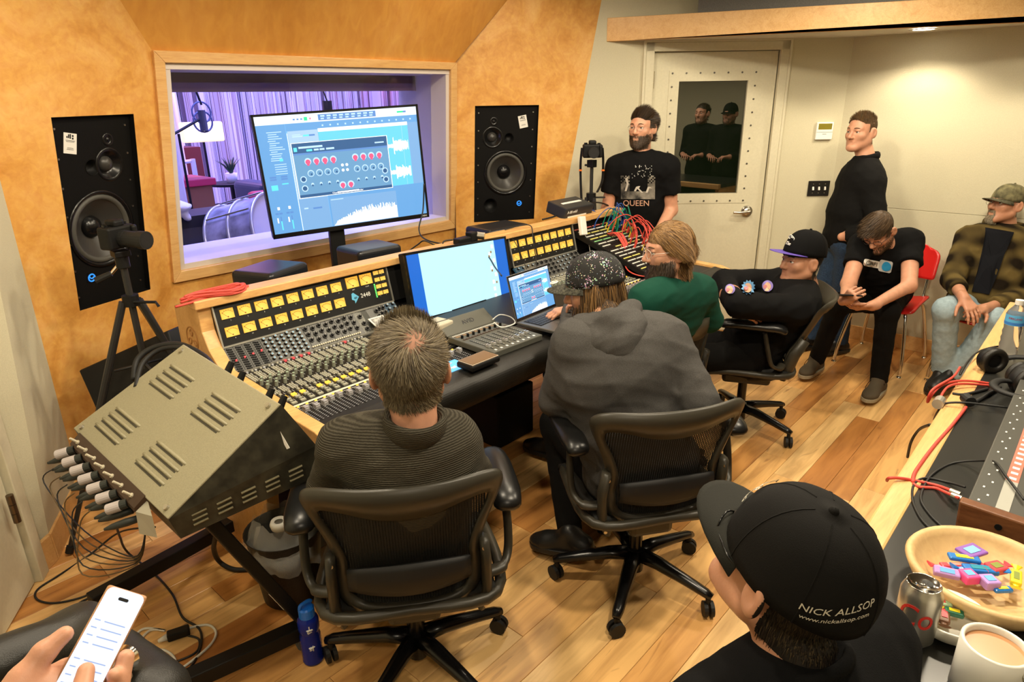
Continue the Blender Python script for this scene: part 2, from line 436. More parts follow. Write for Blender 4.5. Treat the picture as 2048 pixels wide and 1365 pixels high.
# side facets with speaker openings
ML=pframe(onL(200,420),BL-onL(70,600),LN);MR=pframe(onR(1013,330),Ra-BR,RN)
spkL=[onL(*p) for p in ((160,622),(301,579),(267,228),(102,235))]
spkR=[onR(*p) for p in ((948,445),(1068,438),(1078,210),(950,212))]
def facet(name,M,outer,hole,label):
    mb=MB();plate(mb,M,[to2(M,p) for p in outer],[[to2(M,p) for p in hole]],0)
    return tag(mb.build(name,BURL),label,'wall',kind='structure')
Le0=at(155,1000,z=0);Le=onL(0,380)
lo_=onL(-120,1010);lt_=onL(-320,-300)
facet('wall_front_left',ML,[onL(-20,1000),fb(TL,BL),TL,cLt,lt_],spkL,'orange maple wall facet around the left soffit speaker')
facet('wall_front_right',MR,[fb(TR,BR),ext(Ra,Rb,-.02)+(Ra-BR)*.05,ext(Ra,Rb,3.4)+(Ra-BR)*.05,cRt,TR],spkR,'orange maple wall facet around the right soffit speaker')
# window trim frame
wf=thing('window_1','maple framed double glazed studio window','window',BL); wf['kind']='structure'; del wf['category']
nW=np.array(Mc.col[2][:3]);
def trimpiece(a,b,c,d,off=.022):
    mb=MB();t=nW*off
    mb.hexa([a-t*.5,b-t*.5,c-t*.5,d-t*.5,a+t,b+t,c+t,d+t]);return mb.build('window_frame',TRIM,wf,world=True,bevel=.003)
trimpiece(BL,BR,iBR,iBL);trimpiece(BR,TR,iTR,iBR);trimpiece(TR,TL,iTL,iTR);trimpiece(TL,BL,iBL,iTL)
# deep reveal
WD=.52; off=V(0,WD,0)
SILL=mat('window_reveal_paint',(.62,.55,.50),.5)
rv=MB()
oBL,oBR,oTR,oTL=[p+off for p in (iBL,iBR,iTR,iTL)]
oBL=oBL+V(-.02,0,0);oBR=oBR+V(.02,0,0)
rv.quad(iBL,iBR,oBR,oBL);rv.quad(iBR,iTR,oTR,oBR);rv.quad(iTR,iTL,oTL,oTR);rv.quad(iTL,iBL,oBL,oTL)
rv.build('window_reveal',SILL,wf,world=True,solid=.03,offset=1)
gb=MB()
for t in (.30,.62):
    a=iBL*(1-t)+oBL*t;b=iBR*(1-t)+oBR*t
    gb.tube([a+V(0,0,.002),b+V(0,0,.002)],.0035,4)
gb.build('glazing_bead',BLACKM,wf,world=True)
def glass_mat(name,tint=(1,1,1),refl=.06):
    m=bpy.data.materials.new(name);m.use_nodes=True;nt=m.node_tree;nt.nodes.remove(nt.nodes['Principled BSDF']);L=nt.links
    t=nt.nodes.new('ShaderNodeBsdfTransparent');t.inputs[0].default_value=(*tint,1);g=nt.nodes.new('ShaderNodeBsdfGlossy');g.inputs['Roughness'].default_value=.0
    f=nt.nodes.new('ShaderNodeFresnel');f.inputs[0].default_value=1.45;mx=nt.nodes.new('ShaderNodeMixShader')
    L.new(f.outputs[0],mx.inputs[0]);L.new(t.outputs[0],mx.inputs[1]);L.new(g.outputs[0],mx.inputs[2]);L.new(mx.outputs[0],nt.nodes['Material Output'].inputs[0]);return m
GLASS=glass_mat('window_glass',(.97,.96,1))
for t in (.30,.62):
    mb=MB();P=[p*(1-t)+q*t for p,q in ((iBL,oBL),(iBR,oBR),(iTR,oTR),(iTL,oTL))];mb.quad(*P);mb.build('pane',GLASS,wf,world=True)
# ------------------------------------------------------------------ grey side walls
lw=MB(); A0=V(.40,3.06,0)
edge_hi=onL(0,380);edge_lo=onL(150,960);top=ext(edge_lo,edge_hi,ZC)
lw.quad(A0,edge_lo*V(1,1,0)+V(.03,.05,0),top+V(.03,.05,0),V(.40,3.06,ZC))
tag(lw.build('wall_left',WALL),'beige fabric wall beside the left speaker facet','wall',kind='structure')
dw=MB(); c0=V(4.0,(DD-DN[0]*4.0)/DN[1],0);c1=V(5.53,(DD-DN[0]*5.53)/DN[1],0)
up=V(0,0,ZC)
# door opening in door wall
dl=ondoor(1310,103);dr=ondoor(1560,103)
MD=frame((dl[0],dl[1],0),DU,V(0,0,1),-DN)
def d2(x,y): q=ondoor(x,y);return to2(MD,q)
W0=.906;HD=2.155
ua=to2(MD,c0)[0];ub=to2(MD,c1)[0]
plate(dw,MD,[(ua,-.02),(ub,-.02),(ub,ZC),(ua,ZC)],[[(-.012,-.01),(W0+.012,-.01),(W0+.012,HD+.012),(-.012,HD+.012)]])
WDOOR=tag(dw.build('wall_right_angled',WALL),'beige fabric wall around the grey door','wall',kind='structure')
rw=MB();seamz=at(1870,424,X=5.53)[2]
for z0,z1 in ((0,seamz-.0008),(seamz+.0008,ZC)):
    rw.box((5.555,(1.70-2.6)/2,(z0+z1)/2),(.05,4.30,z1-z0))
tag(rw.build('wall_right',WALLR,bevel=.002,seg=1),'beige fabric wall behind the red chairs','wall',kind='structure')
bw=MB();bw.quad(V(-1.6,-2.6,0),V(5.6,-2.6,0),V(5.6,-2.6,ZC),V(-1.6,-2.6,ZC));bw.quad(V(-1.6,-2.6,0),V(-1.6,2.2,0),V(-1.6,2.2,ZC),V(-1.6,-2.6,ZC))
tag(bw.build('wall_back',WALL),'beige fabric rear wall of the control room','wall',kind='structure')
ce=MB();ce.quad(V(-1.6,-2.6,ZC),V(5.6,-2.6,ZC),V(5.6,3.6,ZC),V(-1.6,3.6,ZC));tag(ce.build('ceiling',mat('ceiling_acoustic_cloth',(.20,.19,.17),.95)),'dark acoustic ceiling of the control room','ceiling',kind='structure')
# left doorway: frame post, door leaf, hinge
jd=nrm(V(.18,.29,0));jn=V(jd[1],-jd[0],0)
J0=V(.325,3.02,0)
dj=thing('door_2','pale grey left door with brown steel hinge','door',J0);dj['kind']='structure';del dj['category']
mb=MB(frame(J0,jd,V(0,0,1),jn))
mb.box((-.035,1.1,0),(.07,2.2,.10));mb.build('door_frame',DOORP,dj,world=True,bevel=.004)
mb=MB(frame(J0,jd,V(0,0,1),jn));mb.box((-.53,1.08,.0),(.90,2.14,.05));mb.build('door_leaf',DOORP,dj,world=True,bevel=.003)
hp=at(27,1018,n=jn,d=jn@(J0+jn*.06));
mb=MB();
for k,(a,b) in enumerate(((-.06,-.021),(-.019,.019),(.021,.06))): mb.cyl(hp+V(0,0,a),hp+V(0,0,b),.013,n=12)
mb.build('hinge',mat('bronze_hinge',(.16,.12,.08),.35,.9),dj,world=True,smooth=False)
mb=MB();q=V(1.2,2.4,0);mb.quad(J0-jd*.98,J0-jd*4,J0-jd*4+up,J0-jd*.98+up);mb.quad(J0+V(0,0,2.2),J0-jd*1.1+V(0,0,2.2),J0-jd*1.1+up,J0+up);mb.quad(J0-jn*.05,A0,A0+up,J0-jn*.05+up)
tag(mb.build('wall_left_door',WALL),'beige wall around the left door','wall',kind='structure')
# baseboards
def baseb(name,pts,h=.11,t=.016,label='',side=1):
    mb=MB()
    for a,b in zip(pts[:-1],pts[1:]):
        d=nrm(b-a);n=V(d[1],-d[0],0)*side
        mb.hexa([a,b,b+n*t,a+n*t,a+V(0,0,h),b+V(0,0,h),b+n*t*.8+V(0,0,h),a+n*t*.8+V(0,0,h)])
    return tag(mb.build(name,TRIM,bevel=.002,seg=1),label,'baseboard',kind='structure')
baseb('baseboard_left',[J0+jn*.02,A0,edge_lo*V(1,1,0)],.13,.022,'maple baseboard under the left beige wall')
pr=V(dr[0],dr[1],0)+DU*.08
baseb('baseboard_right_angled',[pr,c1],.11,.016,'maple baseboard right of the grey door')
baseb('baseboard_right',[V(5.53,1.65,0),V(5.53,-2.5,0)],.11,.016,'maple baseboard behind the red chairs')
# ------------------------------------------------------------------ door 1
d1=thing('door_1','pale grey door with a dark window and lever handle','door',(dl[0],dl[1],0));d1['kind']='structure';del d1['category']
def dbox(c,s,name,m,par=d1,bevel=.003): 
    mb=MB(MD);mb.box(c,s);return mb.build(name,m,par,world=True,bevel=bevel)
rec=-.035
g=[d2(1358,163),d2(1497,163),d2(1475,387),d2(1345,387)]
gx0,gx1=(g[0][0]+g[3][0])/2,(g[1][0]+g[2][0])/2;gy0,gy1=g[2][1],g[0][1]
mb=MB();Mo=MD@Matrix.Translation((0,0,rec+.02))
plate(mb,Mo,[(0,.005),(W0,.005),(W0,HD),(0,HD)],[[(gx0,gy0),(gx1,gy0),(gx1,gy1),(gx0,gy1)]],depth=.045);mb.build('door_leaf',DOORP,d1,world=True)
e=.075;mb=MB();Mo=MD@Matrix.Translation((0,0,rec+.024))
plate(mb,Mo,[(gx0-e,gy0-e),(gx1+e,gy0-e),(gx1+e,gy1+e),(gx0-e,gy1+e)],[[(gx0,gy0),(gx1,gy0),(gx1,gy1),(gx0,gy1)]],depth=.006);mb.build('glazing_plate',DOORP,d1,world=True)
mb=MB(MD);mb.box(((gx0+gx1)/2,(gy0+gy1)/2,rec-.003),(gx1-gx0+.01,gy1-gy0+.01,.006));mb.build('pane',mat('dark_door_glass',(.004,.007,.003),.01,spec=.8,ior=2.0),d1,world=True)
scr=MB(MD)
for i in range(7):
    t=i/6
    for yy in (gy0-e*.75,gy1+e*.75): scr.cyl((gx0-e*.7+t*(gx1-gx0+1.4*e),yy,rec+.024),(gx0-e*.7+t*(gx1-gx0+1.4*e),yy,rec+.028),.007,n=8)
for i in range(1,10):
    t=i/10
    for xx in (gx0-e*.7,gx1+e*.7): scr.cyl((xx,gy0-e*.75+t*(gy1-gy0+1.5*e),rec+.024),(xx,gy0-e*.75+t*(gy1-gy0+1.5*e),rec+.028),.007,n=8)
scr.build('screw',mat('dark_screw',(.12,.11,.09),.4,.6),d1,world=True,smooth=False)
fr=MB(MD)
fr.box((-.035,HD/2+.02,.004),(.06,HD+.09,.04));fr.box((W0+.035,HD/2+.02,.004),(.06,HD+.09,.04));fr.box((W0/2,HD+.035,.004),(W0+.13,.06,.04))
fr.box((W0+.075,HD/2+.02,-.0),(.02,HD+.1,.05));fr.box((-.075,HD/2+.02,-.0),(.02,HD+.1,.05));fr.box((W0/2,HD+.075,0),(W0+.17,.02,.05))
fr.box((W0/2,HD/2,-.075),(W0+.1,HD+.05,.03))
fr.build('door_frame',DOORP,d1,world=True,bevel=.004)
hx,hy=d2(1494,423)
mb=MB(MD);mb.cyl((hx,hy,rec+.02),(hx,hy,rec+.032),.043,n=28);mb.cyl((hx,hy,rec+.03),(hx,hy,rec+.045),.036,.026,n=28);mb.cyl((hx,hy,rec+.04),(hx,hy,rec+.085),.014,n=14)
mb.tube(spline([(hx+.01,hy,rec+.078),(hx-.02,hy,rec+.08),(hx-.07,hy-.004,rec+.078),(hx-.118,hy-.002,rec+.072)],5),[.013]*3+[.011]*13,8,flat=.75);mb.build('handle',STEEL,d1,world=True,smooth=True)
for yy in (d2(1305,160)[1],1.1,.25):
    mb=MB(MD)
    for k in (-.04,0,.04): mb.cyl((-.004,yy+k-.019,.006),(-.004,yy+k+.019,.006),.010,n=10)
    mb.build('hinge',mat('satin_hinge',(.45,.4,.28),.35,.8),d1,world=True)
# ------------------------------------------------------------------ soffit beam
ZB=2.235
bA=ondoor(1213,82);bA=V(bA[0],bA[1],0)-DN*.005;bB=at(2048,44,z=ZB)*V(1,1,0);bd=nrm(bB-bA);bE=bA+bd*6.0;bn=V(bd[1],-bd[0],0)
if bn@(CAMP*V(1,1,0)-bA)<0: bn=-bn
bh=.155
mb=MB();t=.03
mb.hexa([bA,bE,bE-bn*t,bA-bn*t,*[p+V(0,0,bh) for p in (bA,bE,bE-bn*t,bA-bn*t)]][:4]+[p+V(0,0,bh) for p in (bA,bE,bE-bn*t,bA-bn*t)])
for v in mb.v: v[2]+=ZB-.003
tag(mb.build('trim_1',TRIM,bevel=.003),'long maple soffit beam over the door and right wall','trim',kind='structure')
mb=MB();z=V(0,0,ZB);pc=[bA,bE,V(5.6,bE[1]-1,0),c1,c0]
mb.add([p+z for p in (bA-bn*t,bE-bn*t,V(5.6,bE[1],0),V(5.6,1.6,0),c1+DN*.05,bA+DN*.06)],[(0,1,2,3,4,5)])
tag(mb.build('ceiling_soffit',CEIL),'pale soffit underside behind the maple beam','ceiling',kind='structure')
uA=bA-bn*.06
mb=MB();uS=uA+bd*.62;mb.box((0,0,0),(.001,.001,.001));mb.v=[];mb.f=[];mb.m=[]
mb.hexa([uS,uS+bd*5,uS+bd*5-bn*.03,uS-bn*.03,*[p+V(0,0,.7) for p in (uS,uS+bd*5,uS+bd*5-bn*.03,uS-bn*.03)]])
for v in mb.v: v[2]+=2.30
tag(mb.build('wall_upper_panel',DGREY),'dark grey fabric band above the maple beam','wall',kind='structure')
# ------------------------------------------------------------------ lamps
LENS=mat('lamp_lens',(1,1,1),.4,emit=(1,.86,.66),es=14)
def downlight(x,y,z,watt,ang,label,cool=False):
    o=thing('downlight',label,'ceiling lamp',(x,y,z-.004),group='recessed ceiling lamps')
    a=MB();a.lathe([(.062,-.004),(.078,-.006),(.085,0),(.062,.0)],28);a.build('trim_ring',WHITE,o,smooth=True)
    a=MB();a.cyl((0,0,-.002),(0,0,.001),.062,n=28);a.build('lens',LENS,o)
    l=bpy.data.lights.new('lamp','SPOT');l.energy=watt*.92;l.spot_size=math.radians(ang);l.spot_blend=.4;l.shadow_soft_size=.09;l.color=(1,.86,.64)
    q=bpy.data.objects.new('lamp',l);COL.objects.link(q);q.parent=o;q.location=(0,0,-.03)
LL=['the left end of the console','the person in the lettered cap','the person in the green shirt','the producer desk','the person in the purple brimmed cap','the patchbay','the sidecar mixer','the space behind the camera']
for i,a in enumerate(LAMPS): downlight(*a,'recessed ceiling lamp above '+LL[i]+', out of view')
downlight(*SOFFIT[0],'recessed lamp in the soffit under the maple beam')
for a in SOFFIT[1:]: downlight(*a,'recessed soffit lamp above the person in the plaid jacket')
# ------------------------------------------------------------------ soffit speakers
CONE=mat('speaker_cone',(.035,.033,.03),.35);RING=mat('speaker_surround',(.06,.058,.05),.55);PAPER=mat('paper_label',(.75,.73,.68),.6)
SPB=mat('speaker_baffle',(.005,.0047,.0045),.6,spec=.12,bump=.1,bscale=300)
def soffit_speaker(M,hit,corners,label,tw,md,port,wf,rw_,port2,logo,stick):
    o=thing('soffit_speaker',label,'loudspeaker',group='main studio monitors',M=M)
    Mi=M.inverted(); c2=[to2(M,p) for p in corners]; dep=-.03
    t2=lambda p:to2(M,hit(*p)); tw,md,port,wf,port2,logo,stick=[t2(p) if p else None for p in (tw,md,port,wf,port2,logo,stick)]
    holes=[circ(wf,rw_),circ(md,.062),circ(port,.034,20)]
    if port2: holes.append(circ(port2,.05,24))
    Mp=M@Matrix.Translation((0,0,dep)); a=MB(); plate(a,Mp,c2,holes,depth=.02)
    n=4;A=[tuple(M@Vector((*p,0))) for p in c2];B=[tuple(M@Vector((*p,dep-.02))) for p in c2];a.add(A+B,[(i,(i+1)%n,n+(i+1)%n,n+i) for i in range(n)])
    a.build('baffle',SPB,o,world=True)
    def lat(c,prof,name,m,par=o,smooth=True):
        b=MB();b.lathe(prof,36,M=M@Matrix.Translation((c[0],c[1],dep)));return b.build(name,m,par,world=True,smooth=smooth)
    w=lat(wf,[(rw_+.018,-.001),(rw_+.018,.006),(rw_+.004,.007),(rw_-.003,-.002)],'woofer_ring',BLACKG)
    lat(wf,[(rw_-.002,-.004),(rw_-.01,.006),(rw_-.022,.004),(rw_-.028,-.006)],'surround',RING)
    lat(wf,[(rw_-.026,-.006),(.05,-.07),(.03,-.075)],'cone',CONE)
    lat(wf,[(.052,-.066),(.047,-.05),(.03,-.036),(.012,-.03),(0.0005,-.029)],'dust_cap',BLACKG)
    lat(md,[(.078,.001),(.072,.006),(.06,-.002),(.045,-.022),(.034,-.026)],'mid_waveguide',BLACKG)
    lat(md,[(.036,-.025),(.03,-.012),(.016,-.003),(.0005,0)],'mid_dome',CONE)
    lat(tw,[(.03,.001),(.027,.004),(.014,.0),(.012,-.003),(.008,.003),(.0005,.005)],'tweeter',BLACKG)
    lat(port,[(.036,.002),(.033,-.002),(.032,-.05),(.0005,-.05)],'port',BLACKM)
    if port2: lat(port2,[(.054,.003),(.049,-.002),(.046,-.06),(.0005,-.06)],'port',BLACKM)
    b=MB(M@Matrix.Translation((stick[0],stick[1],dep+.001)));b.box((0,0,0),(.064,.088,.001));st=b.build('maker_label',PAPER,o,world=True)
    b=MB(M@Matrix.Translation((stick[0],stick[1],dep+.0018)))
    for (x,y,w_,h_) in ((-.008,.03,.006,.016),(.0,.03,.006,.02),(.012,.033,.008,.008),(.012,.022,.008,.008),(-.016,.026,.006,.008)): b.box((x,y,0),(w_,h_,.0006))
    for y,w_ in ((.012,.046),(.007,.04),(-.02,.03),(-.026,.034)): b.box((0,y,0),(w_,.0018,.0006))
    b.build('label_print',BLACKM,st,world=True)
    b=MB(M@Matrix.Translation((logo[0],logo[1],dep+.001)));b.box((0,0,0),(.045,.045,.002));lg=b.build('badge',BLACKG,o,world=True)
    b=MB(M@Matrix.Translation((logo[0],logo[1],dep+.003)))
    b.tube([(.017*math.cos(t),.017*math.sin(t),0) for t in np.linspace(0,2*PI,24,False)],.0035,6,closed=True);b.tube([(-.011,.004,0),(-.004,-.003,0),(.004,-.003,0),(.011,.004,0)],.003,6)
    b.build('badge_mark',mat('badge_blue',(.02,.2,.75),.4,emit=(.03,.25,.9),es=.5),lg,world=True)
    b=MB(M@Matrix.Translation((0,0,dep)));xs=[p[0] for p in c2];ys=[p[1] for p in c2]
    for k in range(7):
        for s in (.07,.93):
            t=.06+.88*k/6; x=(c2[3][0]*(1-s)+c2[2][0]*s)*t+(c2[0][0]*(1-s)+c2[1][0]*s)*(1-t); y=(c2[3][1]*(1-s)+c2[2][1]*s)*t+(c2[0][1]*(1-s)+c2[1][1]*s)*(1-t)
            b.cyl((x,y,0),(x,y,.003),.005,n=8)
    b.build('screw',STEEL,o,world=True)
soffit_speaker(ML,onL,spkL,'black three way soffit speaker left of the studio window',(226,281),(230,331),(195,337),(215,460),.165,None,(193,558),(151,289))
soffit_speaker(MR,onR,spkR,'black three way soffit speaker right of the studio window',(989.6,243.5),(987,276),(1020,277),(1013,347),.148,(982.6,412.5),(1040,408),(1048,244))
# ------------------------------------------------------------------ mixing console
XL,XR=1.05,3.97
MT,MBt,EQB,CHB,FDB=V(0,2.572,1.087),V(0,2.53,.917),V(0,2.433,.828),V(0,2.05,.804),V(0,1.83,.797)
con=thing('mixing_console','large analogue mixing console with maple ends and yellow lit meters','mixing console',(2.5,2.2,0))
PANB=mat('console_black_panel',(.006,.006,.0055),.5);PANG=mat('module_grey',(.10,.10,.095),.45,.3);ALU=mat('silver_trim',(.55,.54,.48),.35,.7)
CREAM=mat('cream_plastic',(.55,.5,.38),.5);GKN=mat('grey_green_knob',(.24,.25,.19),.5);BLUEC=mat('blue_knob_cap',(.05,.30,.62),.4);REDL=mat('red_lit_button',(.5,.02,.02),.4,emit=(1,.06,.06),es=.9)
AMB=mat('amber_lit_button',(.7,.35,.02),.4,emit=(1,.55,.08),es=.6);PAD=mat('square_pad',(.33,.33,.26),.5);PURP=mat('white_print',(.5,.52,.55),.6)
LEA=mat('black_leather',(.010,.009,.007),.42,bump=.15,bscale=500)
def W(o,mb,name,m,par=con,**k): return mb.build(name,m,par,world=True,**k)
# wooden ends (profile in Y,z)
prof=[(2.80,0),(2.80,1.06),(2.62,1.115),(2.575,1.115),(2.565,.99),(2.53,.925),(2.44,.845),(2.05,.822),(1.80,.812),(1.72,.79),(1.72,.70),(1.9,.62),(2.2,.58),(2.3,0)]
for x in (XL-.055,XR):
    a=MB();a.prism([(x,y,z) for y,z in prof],(.055,0,0));sp=W(0,a,'side_panel',CONW,bevel=.004)
    if x<2:
        lg=V(x-.001,2.666,.942);a=MB(frame(lg,V(0,-1,0),V(0,0,1),V(-1,0,0)))
        a.tube([(.05*math.cos(t),.05*math.sin(t),0) for t in np.linspace(0,2*PI,36,False)],.0028,6,closed=True)
        for t in (90,210,330):
            t=math.radians(t);a.tube(spline([(.012*math.cos(t),.012*math.sin(t),0),(.03*math.cos(t)-.012*math.sin(t),.03*math.sin(t)+.012*math.cos(t),0),(.04*math.cos(t),.04*math.sin(t),0),(.03*math.cos(t)+.012*math.sin(t),.03*math.sin(t)-.012*math.cos(t),0)],5,True),.003,6,closed=True)
        a.build('carved_emblem',mat('carved_wood',(.42,.2,.06),.6),sp,world=True)
a=MB();a.hexa([(XL-.07,2.545,1.088),(XR+.07,2.545,1.088),(XR+.07,2.64,1.088),(XL-.07,2.64,1.088),(XL-.07,2.545,1.122),(XR+.07,2.545,1.122),(XR+.07,2.64,1.122),(XL-.07,2.64,1.122)]);W(0,a,'top_rail',CONW,bevel=.004)
def pan(p,q): # inclined panel frame from top edge p to lower edge q: u=+X, v=toward viewer/down
    v=nrm(q-p);u=V(1,0,0);n=np.cross(v,u); n=n if n[2]>0 or n[1]<0 else -n
    return frame(V(0,p[1],p[2]),u,v,n),np.linalg.norm(q-p)
Mm,Lm=pan(MT,MBt);Me,Le_=pan(MBt,EQB);Mch,Lc=pan(EQB,CHB);Mf,Lf=pan(CHB,FDB)
def strip(M,x0,x1,v0,v1,d,name,m,par=con,**k):
    a=MB(M);a.box(((x0+x1)/2,(v0+v1)/2,-d/2),(x1-x0,v1-v0,d));return W(0,a,name,m,par,**k)
mp1=strip(Mm,XL,1.915,0,Lm,.02,'meter_panel',PANB);mp2=strip(Mm,2.80,3.415,0,Lm,.02,'meter_panel',PANB)
strip(Mm,1.915,2.80,0,Lm,.015,'centre_panel',BLACKM)
body=MB();body.prism([(XL,y,z) for y,z in ((2.64,.3),(2.64,1.05),(2.60,1.07),(2.56,.9),(2.45,.81),(2.05,.785),(1.84,.778),(1.84,.66),(2.2,.60),(2.4,.3))],(XR-XL,0,0));W(0,body,'body',BLACKM)
for x in (1.3,2.5,3.7):
    a=MB();a.box((x,2.5,.16),(.3,.5,.32));W(0,a,'pedestal',BLACKM,bevel=.01)
# trim bars
for (x0,x1) in ((XL,1.915),(2.80,3.415)):
    for M,v in ((Mm,.0),(Mm,Lm),(Mch,0.0)):
        a=MB(M);a.box(((x0+x1)/2,v,.003),(x1-x0,.007,.007));W(0,a,'trim_bar',ALU)
    for x in (x0+.002,x1-.002):
        a=MB(Mm);a.box((x,Lm/2,.003),(.006,Lm,.008));W(0,a,'trim_bar',ALU)
# VU meters
def meter_mat():
    m=bpy.data.materials.new('lit_meter_face');m.use_nodes=True;nt=m.node_tree;b=nt.nodes['Principled BSDF'];L=nt.links
    tc=nt.nodes.new('ShaderNodeTexCoord');mp=nt.nodes.new('ShaderNodeMapping');mp.inputs['Location'].default_value=(0,-.012,0);L.new(tc.outputs['Object'],mp.inputs[0])
    ln=nt.nodes.new('ShaderNodeVectorMath');ln.operation='LENGTH';L.new(mp.outputs[0],ln.inputs[0])
    r=nt.nodes.new('ShaderNodeValToRGB');e=r.color_ramp.elements;e[0].position=.002;e[0].color=(1,.62,.13,1);e[1].position=.04;e[1].color=(.72,.30,.015,1)
    L.new(ln.outputs['Value'],r.inputs[0]);L.new(r.outputs[0],b.inputs['Emission Color']);b.inputs['Emission Strength'].default_value=.46
    b.inputs['Base Color'].default_value=(.5,.3,.05,1);b.inputs['Roughness'].default_value=.4;return m
MET=meter_mat();MPR=mat('meter_print',(.25,.10,.01),.6)
def mk_meter(w,h,par):
    a=MB();a.box((0,0,0),(w,h,.004));o=a.build('meter',MET,par)
    a=MB();t=np.linspace(.75,PI-.75,12);R_=h*.75;c=h*.42
    a.tube([(R_*math.cos(x),c-R_*math.sin(x),.0028) for x in t],h*.014,4)
    for x in t[::2]: a.tube([(R_*math.cos(x),c-R_*math.sin(x),.0028),(1.13*R_*math.cos(x),c-1.13*R_*math.sin(x),.0028)],h*.014,4)
    a.tube([(0,c-.05*h,.003),(-.55*h,c-.62*h,.003)],h*.012,4);a.cyl((0,c-.1*h,.002),(0,c-.1*h,.004),h*.07,n=10)
    q=a.build('scale',MPR,o);return o
m0=None
def place_meter(par,M,u,v,w,h,proto=None):
    if proto is None: o=mk_meter(w,h,par)
    else: o=copy_tree(proto,par)
    o.matrix_parent_inverse=wmat(par).inverted();o.matrix_basis=M@Matrix.Translation((u,v,.002));return o
proto=None;nums=MB()
def numtxt(M,s,u,v,size=.008):
    vv,ff=text_geo(s,size,0,res=1);vv[:,1]*=-1;nums.M=M@Matrix.Translation((u,v,.0012));nums.add(vv,[f[::-1] for f in ff])
for r in (0,1):
    for i in range(8):
        u=1.105+.0735*i;v=.045+.074*r
        q=place_meter(mp1,Mm,u,v,.054,.040,proto);proto=proto or q
        numtxt(Mm,str(1+i+8*r),u+.008,v+.029)
pb=None
for i in range(2):
    pb=place_meter(mp1,Mm,1.708+.078*i,.040,.066,.050,pb) if pb is None else place_meter(mp1,Mm,1.708+.078*i,.040,.066,.050,pb)
    numtxt(Mm,('LEFT','RIGHT')[i],1.708+.078*i,.075,.007)
ps=None
for r in range(4):
    for c_ in range(2):
        q=place_meter(mp1,Mm,1.848+.034*c_,.022+.033*r,.027,.018,ps);ps=ps or q
        numtxt(Mm,str(4*c_+r+1),1.848+.034*c_,.036+.033*r,.005)
for r in (0,1):
    for i in range(8):
        u=2.84+.0745*i;v=.045+.074*r
        place_meter(mp2,Mm,u,v,.054,.046,proto);numtxt(Mm,str(17+i+8*r),u,v+.031)
vv,ff=text_geo('2448',.028,0);vv[:,1]*=-1;nums.M=Mm@Matrix.Translation((1.765,.112,.0012));nums.add(vv,[f[::-1] for f in ff])
nums.build('meter_lettering',mat('white_lettering',(.75,.75,.7),.6,),mp1,world=True)
a=MB(Mm);a.add([(1.69,.092,.0015),(1.70,.088,.0015),(1.727,.112,.0015),(1.70,.140,.0015),(1.70,.126,.0015),(1.686,.118,.0015)],[(0,5,4,3,2,1)]);ar=W(0,a,'arrow_emblem',mat('light_blue_print',(.12,.45,.7),.5),mp1)
a=MB();vv,ff=text_geo('api',.016,0);vv[:,1]*=-1;a.M=Mm@Matrix.Translation((1.708,.112,.003));a.add(vv,[f[::-1] for f in ff]);a.build('emblem_lettering',BLACKM,ar,world=True)
a=MB(Mm)
for i in range(9): a.box((1.826,.075+.0075*i,.002),(.005,.005,.003))
W(0,a,'level_lights',mat('green_led',(.05,.4,.05),.4,emit=(.15,1,.15),es=1),mp1)
# EQ row
eq1=strip(Me,XL,1.915,0.004,Le_-.004,.01,'eq_panel',PANG);eq2=strip(Me,2.80,3.415,.004,Le_-.004,.01,'eq_panel',PANG)
def seams(M,xs,par,v1):
    a=MB(M)
    for x in xs:a.box((x,v1/2,.0005),(.0015,v1,.001))
    W(0,a,'module_seam',BLACKM,par)
seams(Me,[1.05+.038*i for i in range(1,5)]+[1.40,1.44,1.48,1.52,1.56,1.60,1.64],eq1,Le_)
# graphic sliders
sl=MB(Me)
for c_ in range(4):
    for r in range(11):
        u=1.069+.038*c_;v=.016+.0105*r
        for k in (-1,0,1): sl.box((u+.0095*k*.85,v+.0018*k,.003),(.0062,.0048,.006))
W(0,sl,'slider_bank',BLACKM,eq1)
sl=MB(Me)
for c_ in range(4): sl.box((1.069+.038*c_+.004,.072-.004*c_,.0045),(.006,.006,.007))
W(0,sl,'slider_bank',REDL,eq1)
def shareput(par,me,name,M,mats=None):
    o=bpy.data.objects.new(name,me);COL.objects.link(o);o.parent=par;o.matrix_parent_inverse=wmat(par).inverted();o.matrix_basis=M;return o
def proto_mesh(mb,mats,smooth=False):
    o=mb.build('tmp',mats,smooth=smooth);me=o.data;bpy.data.objects.remove(o);return me
k=MB();k.cyl((0,0,0),(0,0,.010),.0072,.0062,n=10,mi=0);k.cyl((0,0,.010),(0,0,.0125),.0058,.005,n=10,mi=1);k.cyl((0,0,.0125),(0,0,.013),.003,n=8,mi=2)
KB=proto_mesh(k,[BLACKM,mat('pale_knob_rim',(.4,.42,.42),.4),BLUEC])
k=MB();k.cyl((0,0,0),(0,0,.006),.0115,.0105,n=12,mi=0);k.cyl((0,0,.006),(0,0,.016),.0068,.0058,n=10,mi=1);k.box((0,-.003,.0162),(.0015,.006,.001),mi=2)
KD=proto_mesh(k,[mat('knob_skirt',(.03,.03,.03),.4),BLACKM,PAPER])
for i in range(7):
    for j in range(6):
        u=1.218+.0265*i;v=.014+.0195*j+(.007 if i%2 else 0)
        if v<Le_-.008: shareput(eq1,KB,'eq_knob',Me@Matrix.Translation((u,v,0)))
for i in range(8):
    for j in range(3): shareput(eq1,KD,'eq_knob',Me@Matrix.Translation((1.413+.0335*i,.02+.030*j+(.006 if i%2 else 0),0)))
a=MB(Me)
for i in range(24): a.cyl((1.40+.0107*i,Le_-.018,0),(1.40+.0107*i,Le_-.018,.006),.004,n=8)
W(0,a,'push_button_row',CREAM,eq1)
